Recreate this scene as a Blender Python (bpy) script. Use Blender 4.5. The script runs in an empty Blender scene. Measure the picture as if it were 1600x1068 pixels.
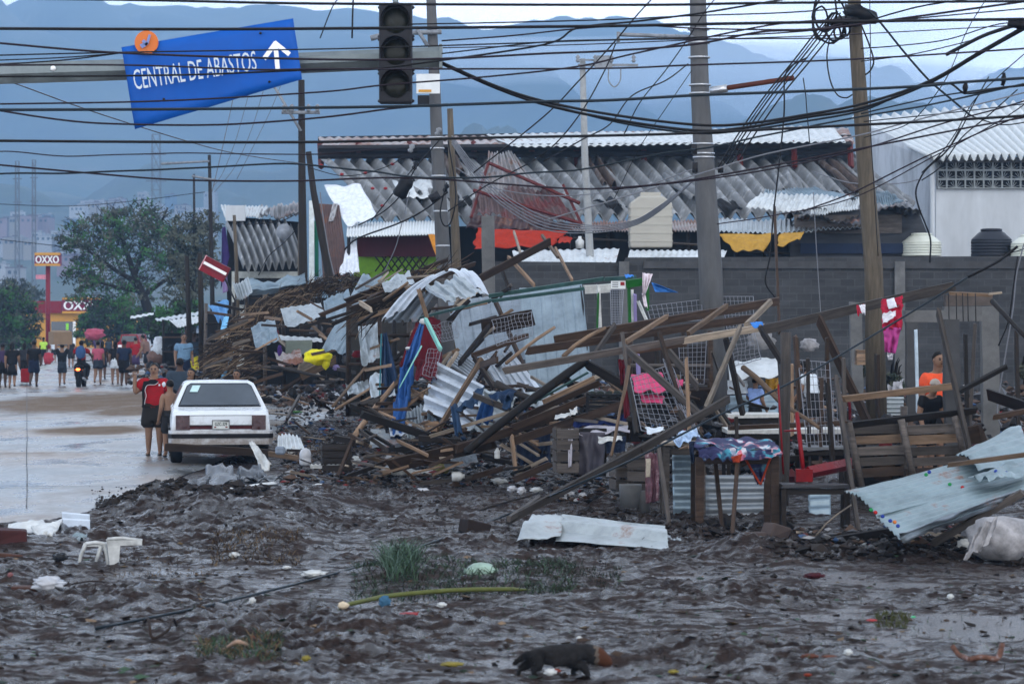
import bpy, bmesh, math, random
import numpy as np
from mathutils import Vector, Matrix, noise as mnoise
R = math.radians
random.seed(7)
rng = np.random.default_rng(11)
SC = bpy.context.scene
COL = SC.collection
# ---------------------------------------------------------------- camera, sky, sun, exposure
F, H, HY = 4400.0,2.48,499.0          # focal length in photo pixels, eye height, horizon row
cam_d = bpy.data.cameras.new('camera')
cam = bpy.data.objects.new('camera', cam_d)
COL.objects.link(cam)
cam.location = (0,0, H)
cam.rotation_euler = (R(90),0,0)
cam_d.sensor_width = 36.0
cam_d.lens = 36.0 * F / 1600.0
cam_d.shift_y = -(534 - HY) / 1600.0
cam_d.clip_start = 0.5
cam_d.clip_end = 20000
cam_d.dof.use_dof = True
cam_d.dof.focus_distance = 46.0
cam_d.dof.aperture_fstop = 4.5
SC.camera = cam
SUN_EL, SUN_AZ = 38.0,160.0
w = bpy.data.worlds.new('World')
SC.world = w
w.use_nodes = True
nt = w.node_tree
nt.nodes.clear()
out = nt.nodes.new('ShaderNodeOutputWorld')
bg = nt.nodes.new('ShaderNodeBackground')
sky = nt.nodes.new('ShaderNodeTexSky')
sky.sky_type = 'NISHITA'
sky.sun_disc = False
sky.sun_elevation = R(SUN_EL)
sky.sun_rotation = R(SUN_AZ)
sky.air_density = 1.5
sky.dust_density = 3.0
tc = nt.nodes.new('ShaderNodeTexCoord')
mp = nt.nodes.new('ShaderNodeMapping')
mp.inputs['Scale'].default_value = (3.0,3.0,14.0)
nz = nt.nodes.new('ShaderNodeTexNoise')
nz.inputs['Scale'].default_value = 2.2
nz.inputs['Detail'].default_value = 8
nz.inputs['Roughness'].default_value = 0.55
cr = nt.nodes.new('ShaderNodeValToRGB')           # cloud brightness, dark bellies to pale gaps
cr.color_ramp.elements[0].position = 0.30
cr.color_ramp.elements[0].color = (5.4,6.1,7.2,1)
cr.color_ramp.elements[1].position = 0.68
cr.color_ramp.elements[1].color = (10.4,10.9,11.8,1)
mx = nt.nodes.new('ShaderNodeMix')
mx.data_type = 'RGBA'
mx.inputs[0].default_value = 0.88                 # thick overcast in front of the clear sky
nt.links.new(tc.outputs['Generated'], mp.inputs['Vector'])
nt.links.new(mp.outputs[0], nz.inputs['Vector'])
nt.links.new(nz.outputs['Fac'], cr.inputs[0])
nt.links.new(sky.outputs[0], mx.inputs[6])
sx = nt.nodes.new('ShaderNodeSeparateXYZ')           # thinner, brighter cloud towards the horizon
hr = nt.nodes.new('ShaderNodeMapRange')
hr.inputs['From Min'].default_value = 0.06
hr.inputs['From Max'].default_value = 0.45
hr.inputs['To Min'].default_value = 2.7
hr.inputs['To Max'].default_value = 1.0
hm = nt.nodes.new('ShaderNodeVectorMath')
hm.operation = 'SCALE'
nt.links.new(tc.outputs['Generated'], sx.inputs[0])
nt.links.new(sx.outputs[2], hr.inputs['Value'])
nt.links.new(cr.outputs[0], hm.inputs[0])
nt.links.new(hr.outputs[0], hm.inputs['Scale'])
nt.links.new(hm.outputs[0], mx.inputs[7])
nt.links.new(mx.outputs[2], bg.inputs['Color'])
bg.inputs['Strength'].default_value = 0.10
nt.links.new(bg.outputs[0], out.inputs[0])
sun_d = bpy.data.lights.new('sun', 'SUN')
sun_d.energy = 0.5
sun_d.angle = R(25)
sun_d.color = (1.0,0.96,0.92)
sun = bpy.data.objects.new('sun', sun_d)
COL.objects.link(sun)
_az, _el = R(SUN_AZ), R(SUN_EL)
_dir = Vector((math.sin(_az) * math.cos(_el), math.cos(_az) * math.cos(_el), math.sin(_el)))
sun.rotation_euler = _dir.to_track_quat('Z', 'Y').to_euler()
SC.view_settings.view_transform = 'Standard'
SC.view_settings.look = 'None'
SC.view_settings.exposure = 0.55
SC.view_settings.gamma = 1
SC.cycles.max_bounces = 6
SC.cycles.diffuse_bounces = 3
SC.cycles.glossy_bounces = 3
SC.cycles.transmission_bounces = 4
SC.cycles.volume_bounces = 2
SC.cycles.transparent_max_bounces = 8
SC.cycles.use_denoising = True
SC.cycles.sample_clamp_indirect = 4.0

# ---------------------------------------------------------------- helpers
def P(px, py, D):
    """photo pixel at distance D (metres along the view) -> world point"""
    return Vector(((px - 800) * D / F, D, H - (py - HY) * D / F))
def GD(py):
    return F * H / (py - HY)
def G(px, py, z=0.0):
    D = F * (H - z) / (py - HY)
    return Vector(((px - 800) * D / F, D, z))
_N = {}
def _lat(seed):
    if seed not in _N:
        _N[seed] = np.random.default_rng(seed).random((256,256))
    return _N[seed]
def vnoise(x, y, s, seed=1):
    """smooth value noise in 0..1, feature size s metres"""
    L = _lat(seed)
    u, v = np.asarray(x) / s, np.asarray(y) / s
    i, j = np.floor(u).astype(int), np.floor(v).astype(int)
    fu, fv = u - i, v - j
    fu = fu * fu * (3 - 2 * fu); fv = fv * fv * (3 - 2 * fv)
    i0, j0, i1, j1 = i & 255, j & 255,(i + 1) & 255,(j + 1) & 255
    return (L[i0, j0] * (1 - fu) + L[i1, j0] * fu) * (1 - fv) + (L[i0, j1] * (1 - fu) + L[i1, j1] * fu) * fv

def tag(o, label=None, cat=None, group=None, kind=None):
    if label: o['label'] = label
    if cat: o['category'] = cat
    if group: o['group'] = group
    if kind: o['kind'] = kind
    return o
def link_mesh(name, me, mats, parent=None, loc=None):
    o = bpy.data.objects.new(name, me)
    COL.objects.link(o)
    for m in (mats if isinstance(mats, (list, tuple)) else [mats]):
        me.materials.append(m)
    if parent is not None: o.parent = parent
    if loc is not None: o.location = loc
    return o
def thing(name, label, cat, loc=(0,0,0), rotz=0, group=None):
    o = bpy.data.objects.new(name, None)
    o.empty_display_size = 0.1
    COL.objects.link(o)
    o.location = loc
    o.rotation_euler = (0,0, rotz)
    return tag(o, label, cat, group)
def copy_tree(o, parent=None):
    c = o.copy(); COL.objects.link(c)
    if parent is not None: c.parent = parent
    for ch in list(o.children): copy_tree(ch, c)
    return c

class MB:
    """collects shapes; build() links them as ONE mesh object"""
    def __init__(s): s.v, s.f, s.m, s.sm = [],[],[],[]
    def add(s, vs, fs, mi=0, smooth=False):
        n = len(s.v)
        s.v += [tuple(v) for v in vs]
        s.f += [tuple(i + n for i in f) for f in fs]
        s.m += [mi] * len(fs); s.sm += [smooth] * len(fs)
        return s
    def box(s, c, d, mi=0, rot=None, jit=0):
        c = Vector(c); vs = []
        for z in (-.5,.5):
            for y in (-.5,.5):
                for x in (-.5,.5):
                    p = Vector((x * d[0], y * d[1], z * d[2]))
                    if jit: p += Vector([random.uniform(-jit, jit) for _ in range(3)])
                    if rot is not None: p = rot @ p
                    vs.append(c + p)
        return s.add(vs, [(0,2,3,1),(4,5,7,6),(0,1,5,4),(2,6,7,3),(0,4,6,2),(1,3,7,5)], mi)
    def tube(s, pts, r, seg=6, mi=0, caps=True, smooth=True):
        pts = [Vector(p) for p in pts]
        rs = r if isinstance(r, (list, tuple)) else [r] * len(pts)
        vs, fs = [],[]
        up0 = None
        for k, p in enumerate(pts):
            t = (pts[min(k + 1, len(pts) - 1)] - pts[max(k - 1,0)])
            if t.length < 1e-9: t = Vector((0,0,1))
            t.normalize()
            a = up0 if up0 is not None else (Vector((0,0,1)) if abs(t.z) < .9 else Vector((1,0,0)))
            u = (a - t * a.dot(t))
            if u.length < 1e-4: u = t.orthogonal()
            u.normalize(); up0 = u; v = t.cross(u)
            for i in range(seg):
                an = 2 * math.pi * i / seg
                vs.append(p + (u * math.cos(an) + v * math.sin(an)) * rs[k])
        for k in range(len(pts) - 1):
            for i in range(seg):
                j = (i + 1) % seg
                fs.append((k * seg + i, k * seg + j, (k + 1) * seg + j, (k + 1) * seg + i))
        if caps:
            fs.append(tuple(range(seg))[::-1]); n = (len(pts) - 1) * seg
            fs.append(tuple(n + i for i in range(seg)))
        return s.add(vs, fs, mi, smooth)
    def ell(s, c, r, mi=0, nu=10, nv=7, rot=None, lump=0.0, z0=-1.0):
        c = Vector(c); vs, fs = [],[]
        for j in range(nv + 1):
            ph = math.acos(max(-1, min(1,1 - (1 - z0) * j / nv)))
            for i in range(nu):
                th = 2 * math.pi * i / nu
                q = Vector((math.sin(ph) * math.cos(th), math.sin(ph) * math.sin(th), math.cos(ph)))
                k = 1 + (lump * mnoise.noise(q * 2.3 + c * 3.1) if lump else 0)
                p = Vector((q.x * r[0] * k, q.y * r[1] * k, q.z * r[2] * k))
                if rot is not None: p = rot @ p
                vs.append(c + p)
        for j in range(nv):
            for i in range(nu):
                k = (i + 1) % nu
                fs.append((j * nu + i, (j + 1) * nu + i, (j + 1) * nu + k, j * nu + k))
        return s.add(vs, fs, mi, True)
    def prism(s, poly, y0, y1, axis='y', mi=0, f=None):
        """polygon (2D list) extruded; axis y: poly in x,z ; axis x: poly in y,z ; axis z: poly in x,y"""
        n = len(poly); vs = []
        for t in (y0, y1):
            for a, b in poly:
                p = {'y': (a, t, b), 'x': (t, a, b), 'z': (a, b, t)}[axis]
                vs.append(f(p) if f else p)
        fs = [tuple(range(n))[::-1], tuple(range(n, 2 * n))]
        fs += [(i, (i + 1) % n, n + (i + 1) % n, n + i) for i in range(n)]
        return s.add(vs, fs, mi)
    def lathe(s, prof, c=(0,0,0), seg=14, mi=0, rot=None):
        c = Vector(c); vs, fs = [],[]
        for r, z in prof:
            for i in range(seg):
                a = 2 * math.pi * i / seg
                p = Vector((r * math.cos(a), r * math.sin(a), z))
                if rot is not None: p = rot @ p
                vs.append(c + p)
        for k in range(len(prof) - 1):
            for i in range(seg):
                j = (i + 1) % seg
                fs.append((k * seg + i, k * seg + j, (k + 1) * seg + j, (k + 1) * seg + i))
        fs.append(tuple(range(seg))[::-1]); n = (len(prof) - 1) * seg
        fs.append(tuple(n + i for i in range(seg)))
        return s.add(vs, fs, mi, True)
    def build(s, name, mats, parent=None, origin=None, loc=None, auto=False):
        """origin: subtract it from the vertices (and, without a parent, place the object there)"""
        vs = s.v
        if auto:
            a = np.array(vs); origin = Vector(((a[:, 0].min() + a[:, 0].max()) / 2,(a[:, 1].min() + a[:, 1].max()) / 2, a[:, 2].min()))
        if origin is not None:
            o = Vector(origin); vs = [(v[0] - o.x, v[1] - o.y, v[2] - o.z) for v in vs]
            if parent is None and loc is None: loc = o
        me = bpy.data.meshes.new(name)
        me.from_pydata(vs, [], s.f)
        me.polygons.foreach_set('material_index', s.m)
        me.polygons.foreach_set('use_smooth', s.sm)
        me.update()
        return link_mesh(name, me, mats, parent, loc)

# ---------------------------------------------------------------- materials
_M = {}
def _base(name):
    m = bpy.data.materials.new(name); m.use_nodes = True
    n = m.node_tree; b = n.nodes['Principled BSDF']
    return m, n, b
def _nz(n, vec, scale, detail=4, rough=.6):
    k = n.nodes.new('ShaderNodeTexNoise')
    k.inputs['Scale'].default_value = scale; k.inputs['Detail'].default_value = detail; k.inputs['Roughness'].default_value = rough
    if vec is not None: n.links.new(vec, k.inputs['Vector'])
    return k
def _ramp(n, fac, stops):
    r = n.nodes.new('ShaderNodeValToRGB')
    e = r.color_ramp.elements
    while len(e) < len(stops): e.new(0.5)
    for k, (p, c) in enumerate(stops):
        e[k].position = p; e[k].color = (*c, 1) if len(c) == 3 else c
    n.links.new(fac, r.inputs[0])
    return r
def _bump(n, b, h, strength, dist=0.02):
    k = n.nodes.new('ShaderNodeBump')
    k.inputs['Strength'].default_value = strength; k.inputs['Distance'].default_value = dist
    n.links.new(h, k.inputs['Height']); n.links.new(k.outputs[0], b.inputs['Normal'])
def _vec(n, scale=(1,1,1), coord='Object'):
    t = n.nodes.new('ShaderNodeTexCoord'); m = n.nodes.new('ShaderNodeMapping')
    m.inputs['Scale'].default_value = scale
    n.links.new(t.outputs[coord], m.inputs['Vector'])
    return m.outputs[0]
def mul(c, k): return tuple(max(0, min(1, x * k)) for x in c[:3])
def tone(name, c):
    """base colour with dark tones lowered and bright ones kept, for contrast under the exposure"""
    l = .3 * c[0] + .5 * c[1] + .2 * c[2]
    return c if name.startswith(('leaf', 'sign', 'blade', 'tail', 'emblem')) else mul(c, .44 + .56 * max(0, min(1,(l - .12) / .33)))
def plain(name, col, rough=.6, metal=0.0, var=.3, scale=6, bump=.15, col2=None, vs=(1,1,1), emit=0, spec=.5):
    """surface with two-tone mottling, wear and slight relief"""
    if name in _M: return _M[name]
    if not emit: col = tone(name, col); col2 = tone(name, col2) if col2 else None
    spec = spec if spec > .5 else (.14 if sum(col[:3]) < .5 else .3)
    m, n, b = _base(name)
    v = _vec(n, vs)
    a = _nz(n, v, scale, 6,.65)
    r = _ramp(n, a.outputs['Fac'],[(.3, mul(col, 1 - var)),(.55, col),(.75, col2 or mul(col, 1 + var))])
    n.links.new(r.outputs[0], b.inputs['Base Color'])
    b.inputs['Metallic'].default_value = metal
    rr = _ramp(n, a.outputs['Fac'],[(.3,(max(.05, rough - .15),) * 3),(.7,(min(1, rough + .15),) * 3)])
    n.links.new(rr.outputs[0], b.inputs['Roughness'])
    b.inputs['Specular IOR Level'].default_value = spec
    if bump: _bump(n, b, _nz(n, v, scale * 4,3).outputs['Fac'], bump, .01)
    if emit:
        b.inputs['Emission Color'].default_value = (*col, 1); b.inputs['Emission Strength'].default_value = emit
    _M[name] = m
    return m
def wood(name, col, col2=None, rough=.6):
    if name in _M: return _M[name]
    col = tone(name, col) if name not in ('wood_tan', 'wood_pale') else mul(col, .8); col = tuple(x * .9 + sum(col) / 3 * .1 for x in col)
    m, n, b = _base(name)
    b.inputs['Specular IOR Level'].default_value = .14
    v = _vec(n, (1.2,14,14))
    a = _nz(n, v, 1.6,8,.7)
    oi = n.nodes.new('ShaderNodeObjectInfo')
    r = _ramp(n, a.outputs['Fac'],[(.28, mul(col, .35)),(.5, col),(.72, col2 or mul(col, 1.7))])
    hs = n.nodes.new('ShaderNodeHueSaturation')
    mr = n.nodes.new('ShaderNodeMapRange'); mr.inputs['To Min'].default_value = .45; mr.inputs['To Max'].default_value = 1.3
    n.links.new(oi.outputs['Random'], mr.inputs['Value']); n.links.new(mr.outputs[0], hs.inputs['Value'])
    n.links.new(r.outputs[0], hs.inputs['Color']); n.links.new(hs.outputs[0], b.inputs['Base Color'])
    b.inputs['Roughness'].default_value = rough
    _bump(n, b, a.outputs['Fac'],.5,.008)
    _M[name] = m
    return m
def metal(name, col, rust=0.0, rough=.38, met=.55, rustcol=(.16,.06,.03)):
    """galvanised roofing sheet: spangle, streaks, rust"""
    if name in _M: return _M[name]
    col = mul(col, .78)
    m, n, b = _base(name)
    v = _vec(n)
    a = _nz(n, v, 2.2,8,.7)
    r = _ramp(n, a.outputs['Fac'],[(.3, mul(col, .62)),(.5, col),(.7, mul(col, 1.25))])
    d = _nz(n, v, 1.1,10,.75)
    k = _ramp(n, d.outputs['Fac'],[(.62 - rust * .4,(0,0,0)),(.70 - rust * .35,(1,1,1))])
    mxn = n.nodes.new('ShaderNodeMix'); mxn.data_type = 'RGBA'
    n.links.new(k.outputs[0], mxn.inputs[0]); n.links.new(r.outputs[0], mxn.inputs[6])
    mxn.inputs[7].default_value = (*rustcol, 1)
    n.links.new(mxn.outputs[2], b.inputs['Base Color'])
    mt = n.nodes.new('ShaderNodeMath'); mt.operation = 'MULTIPLY_ADD'
    n.links.new(k.outputs[0], mt.inputs[0]); mt.inputs[1].default_value = -met; mt.inputs[2].default_value = met
    n.links.new(mt.outputs[0], b.inputs['Metallic'])
    b.inputs['Roughness'].default_value = rough
    _bump(n, b, _nz(n, v, 9,4).outputs['Fac'],.15,.01)
    _M[name] = m
    return m

WOODS = [wood('wood_wet_brown', (.10,.06,.04)), wood('wood_grey', (.15,.125,.11)), wood('wood_tan', (.26,.165,.10)),
         wood('wood_dark', (.035,.026,.022)), wood('wood_pale', (.34,.27,.20))]
WB, WG, WT, WD, WP = range(5)

def plank(name, label, a, b, w, t, mi=0, group=None, cat='plank', up=None, round_=False, bend=0.0, mat=None):
    """one board or pole from point a to b; local X runs along it; ragged ends, slight bow"""
    a, b = Vector(a), Vector(b)
    L = (b - a).length
    x = (b - a).normalized()
    up = Vector(up) if up else Vector((0,-.25,1))
    y = up.cross(x)
    if y.length < 1e-3: y = Vector((1,0,0)).cross(x)
    y.normalize(); z = x.cross(y)
    n = max(3, min(12, int(L / .35)))
    m = MB()
    if round_:
        pts = [Vector((L * k / n - L / 2, bend * L * math.sin(math.pi * k / n) + random.uniform(-.006,.006), random.uniform(-.006,.006))) for k in range(n + 1)]
        m.tube(pts, [w / 2 * random.uniform(.85,1.1) * (1 - .15 * k / n) for k in range(n + 1)],8)
    else:
        vs, fs = [],[]
        for k in range(n + 1):
            X = L * k / n - L / 2
            by = bend * L * math.sin(math.pi * k / n)
            for (sy, sz) in ((-1,-1),(1,-1),(1,1),(-1,1)):
                ex = random.uniform(-.5,.5) * min(w, .12) if k in (0, n) else 0
                vs.append((X + ex, sy * t / 2 + random.uniform(-.003,.003), by + sz * w / 2 * random.uniform(.95,1.03)))
        for k in range(n):
            for i in range(4):
                j = (i + 1) % 4
                fs.append((k * 4 + i, k * 4 + j, k * 4 + 4 + j, k * 4 + 4 + i))
        fs.append((3,2,1,0)); fs.append((n * 4, n * 4 + 1, n * 4 + 2, n * 4 + 3))
        m.add(vs, fs)
    o = m.build(name, mat or WOODS[mi])
    o.matrix_world = Matrix.Translation((a + b) / 2) @ Matrix((x, y, z)).transposed().to_4x4()
    return tag(o, label, cat, group)

def quadpt(c, u, v):
    return (c[0] * (1 - u) + c[1] * u) * (1 - v) + (c[3] * (1 - u) + c[2] * u) * v
def sheet(name, label, cat, c, mat, ribs=8, amp=.02, along='v', bow=0.0, crumple=0.0, tear=0.0, thick=.004, res=None, group=None, parent=None, prof='sin', sag=0, kind=None, sub=10, curl=0):
    """sheet over 4 world corners TL,TR,BR,BL. ribs run along 'v' (top to bottom) or 'u'. bow lifts the middle along the normal."""
    c = [Vector(p) for p in c]
    nrm = (c[1] - c[0]).cross(c[3] - c[0]).normalized()
    if nrm.y > 0: nrm = -nrm
    nu = max(8, ribs * (8 if prof == 'sin' else 8)) if ribs else 24
    nu = min(nu, 640); nv = sub
    vs, fs = [],[]
    sd = random.random() * 50
    for j in range(nv + 1):
        for i in range(nu + 1):
            a, b2 = i / nu, j / nv
            if tear:
                ed = 1 - tear * (.5 + .5 * mnoise.noise(Vector((a * 9, sd, 0)))) 
                b3 = b2 * ed
            else: b3 = b2
            u, v = (a, b3) if along == 'v' else (b3, a)
            p = quadpt(c, u, v)
            ph = a * ribs * 2 * math.pi
            if prof == 'sin': h = math.sin(ph)
            elif prof == 'trap':
                q = (a * ribs) % 1.0
                h = 1.0 if .1 < q < .4 else (-1.0 if .5 < q else (q / .1 * 2 - 1 if q <= .1 else 1 - (q - .4) / .1 * 2))
            else:                                   # thin raised seams
                q = (a * ribs) % 1.0
                h = 1.0 if q < .13 else 0.0
            d = amp * h if ribs else 0
            d += bow * math.sin(math.pi * v) * (1 if not sag else 1)
            d += curl * (u - .5) ** 2 * 4
            if crumple: d += crumple * mnoise.noise(Vector((u * 3 + sd, v * 3, sd))) + crumple * .5 * mnoise.noise(Vector((u * 8 + sd, v * 7, sd)))
            q = p + nrm * d
            if sag: q.z -= sag * math.sin(math.pi * u)
            vs.append(q)
    for j in range(nv):
        for i in range(nu):
            fs.append((j * (nu + 1) + i, j * (nu + 1) + i + 1,(j + 1) * (nu + 1) + i + 1,(j + 1) * (nu + 1) + i))
    m = MB(); m.add(vs, fs, 0, prof == 'sin' or not ribs)
    if parent is not None: o = m.build(name, mat, parent, origin=parent.location)
    else: o = m.build(name, mat, auto=True)
    if thick:
        s = o.modifiers.new('thickness', 'SOLIDIFY'); s.thickness = thick; s.offset = 0
    if label: tag(o, label, cat, group, kind)
    return o
def cloth(name, label, cat, c, mat, folds=4, amp=.05, crumple=.06, along='v', thick=.006, sag=0, group=None, sub=18, parent=None, tear=0, curl=0):
    return sheet(name, label, cat, c, mat, ribs=0, bow=0, crumple=crumple, thick=thick, sag=sag, group=group, sub=sub, parent=parent, tear=tear, curl=curl) if not folds else \
        _folded(name, label, cat, c, mat, folds, amp, crumple, thick, sag, group, sub, parent)
def _folded(name, label, cat, c, mat, folds, amp, crumple, thick, sag, group, sub, parent):
    c = [Vector(p) for p in c]
    nrm = (c[1] - c[0]).cross(c[3] - c[0]).normalized()
    nu, nv = folds * 8, sub
    sd = random.random() * 40
    vs, fs = [],[]
    for j in range(nv + 1):
        for i in range(nu + 1):
            u, v = i / nu, j / nv
            w = u + .05 * mnoise.noise(Vector((u * 3, v * 2 + sd, 0))) * math.sin(math.pi * u)
            p = quadpt(c, max(0, min(1, w)), v)
            d = amp * (.3 + .7 * v) * math.sin(folds * 2 * math.pi * u + 2.0 * mnoise.noise(Vector((u * 2, v * 2, sd))))
            d += crumple * mnoise.noise(Vector((u * 4 + sd, v * 4, sd)))
            q = p + nrm * d; q.z -= sag * math.sin(math.pi * u)
            q += (c[1] - c[0]) * (.04 * mnoise.noise(Vector((sd, v * 4, u))))
            vs.append(q)
    for j in range(nv):
        for i in range(nu):
            fs.append((j * (nu + 1) + i, j * (nu + 1) + i + 1,(j + 1) * (nu + 1) + i + 1,(j + 1) * (nu + 1) + i))
    m = MB(); m.add(vs, fs, 0, True)
    o = m.build(name, mat, parent, origin=parent.location) if parent is not None else m.build(name, mat, auto=True)
    s = o.modifiers.new('thickness', 'SOLIDIFY'); s.thickness = thick; s.offset = 0
    if label: tag(o, label, cat, group)
    return o
def PQ(*pts):
    """photo pixels with distances [(px,py,D)...] -> world points"""
    return [P(*p) for p in pts]
def fab(name, col, rough=.75, var=.25, scale=9):
    return plain(name, col, rough=rough, var=var, scale=scale, bump=.25)
def poly_path(pts, n=6):
    """Catmull-Rom through points"""
    pts = [Vector(p) for p in pts]
    if len(pts) < 3: 
        return [pts[0].lerp(pts[-1], k / n) for k in range(n + 1)]
    q = [pts[0] * 2 - pts[1]] + pts + [pts[-1] * 2 - pts[-2]]
    r = []
    for i in range(1, len(q) - 2):
        for k in range(n):
            t = k / n; a, b, c, d = q[i - 1], q[i], q[i + 1], q[i + 2]
            r.append(.5 * ((2 * b) + (c - a) * t + (2 * a - 5 * b + 4 * c - d) * t * t + (3 * b - a - 3 * c + d) * t ** 3))
    r.append(pts[-1])
    return r
def text_shape(s, squash=.75):
    """the writing s as (verts 0..1 in x and y, faces)"""
    cu = bpy.data.curves.new('writing', 'FONT'); cu.body = s; cu.extrude = 0; cu.resolution_u = 3
    o = bpy.data.objects.new('writing', cu); COL.objects.link(o)
    dg = bpy.context.evaluated_depsgraph_get()
    me = bpy.data.meshes.new_from_object(o.evaluated_get(dg))
    v = [x.co.copy() for x in me.vertices]; f = [tuple(p.vertices) for p in me.polygons]
    bpy.data.objects.remove(o); bpy.data.curves.remove(cu); bpy.data.meshes.remove(me)
    x0, x1 = min(p.x for p in v), max(p.x for p in v); y0, y1 = min(p.y for p in v), max(p.y for p in v)
    return [((p.x - x0) / (x1 - x0),(p.y - y0) / (y1 - y0)) for p in v], f
def text_on(s, corners, off=(0,-.01,0), name='lettering', mat=None, parent=None, origin=None, bold=0.0):
    vv, ff = text_shape(s)
    c = [Vector(p) for p in corners]; off = Vector(off)
    m = MB()
    m.add([quadpt(c, u, 1 - v) + off for u, v in vv], ff)
    if bold:
        e = (c[1] - c[0]).normalized() * bold
        m.add([quadpt(c, u, 1 - v) + off * 1.3 + e for u, v in vv], ff)
        m.add([quadpt(c, u, 1 - v) + off * 1.6 - e for u, v in vv], ff)
    return m.build(name, mat, parent, origin=origin)
# ---------------------------------------------------------------- ground, road, hills, haze
RB = [(2500,-7000),(1100,-2200),(840,-300),(815,30),(802,130),(786,180),(760,250),(735,300),(700,400),(668,470),(640,540),(615,560),(590,520),(560,400),(530,300),(512,200),(503,90)]
_rb_y = np.array([p[0] for p in RB][::-1], float); _rb_x = np.array([p[1] for p in RB][::-1], float)
def road_edge_x(D):
    """world x of the road's right edge at distance D"""
    py = HY + F * H / D
    return (np.interp(py, _rb_y, _rb_x) - 800) * D / F
MOUNDS = [  # px, py (foot), half width px, half depth m, height
    (330,806,140,2.6,.25),(240,800,55,1.6,.18),(470,800,80,3.5,.10),(1180,868,90,.8,.10),(640,900,130,1.3,.08),(860,906,90,.8,.06),
    (470,640,80,4.5,.38),(560,628,80,5,.45),(700,700,150,6,.25),(900,720,150,6,.22),(60,852,130,1.6,.10),(420,855,70,1.5,.08)]
def ground_h(x, y):
    x = np.asarray(x, float); y = np.asarray(y, float)
    far = np.clip((y - 70) / 80,0,1)
    ridge = lambda s_, sd: 1 - np.abs(vnoise(x, y * .85, s_, sd) * 2 - 1)
    warp = vnoise(x, y, .6,8) * .5
    n1, n2 = vnoise(x, y * .8,1.7,3), vnoise(x + warp, y * .7,.5,4)
    rough_ = np.clip(n1 * 1.6 - .30,0.30,1)                       # trampled lumps here, smoother slurry there
    h = .08 * (n1 - .5) + .08 * (n2 - .5) + rough_ * (.060 * (vnoise(x + warp, y, .21,5) - .5) + .044 * (ridge(.13,16) - .5) + .050 * (vnoise(x, y, .075,6) - .5) + .042 * (vnoise(x, y, .040,7) - .5))
    h = h + .05 * (vnoise(x * .35 + y * .05, y, .9,9) - .5)
    h = h * (1 - .8 * far)
    for px, py, hw, hd, hh in MOUNDS:
        D = GD(py); cx = (px - 800) * D / F; sx = hw * D / F
        g = np.exp(-(((x - cx) / sx) ** 2 + ((y - D) / hd) ** 2))
        h = h + hh * g * (.75 + .5 * vnoise(x, y, .35,14) + .35 * vnoise(x, y, .12,15))
    wl = -.040 + .040 * (vnoise(x, y, 6,21) - .5)            # standing water level: puddles lie flat
    h = np.maximum(h, wl)
    e = road_edge_x(y)
    k = np.clip((e + .25 - x) / .5,0,1)
    return h * (1 - k) + (-.06) * k
def gz(x, y): return float(ground_h(np.array([x]), np.array([y]))[0])

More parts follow.
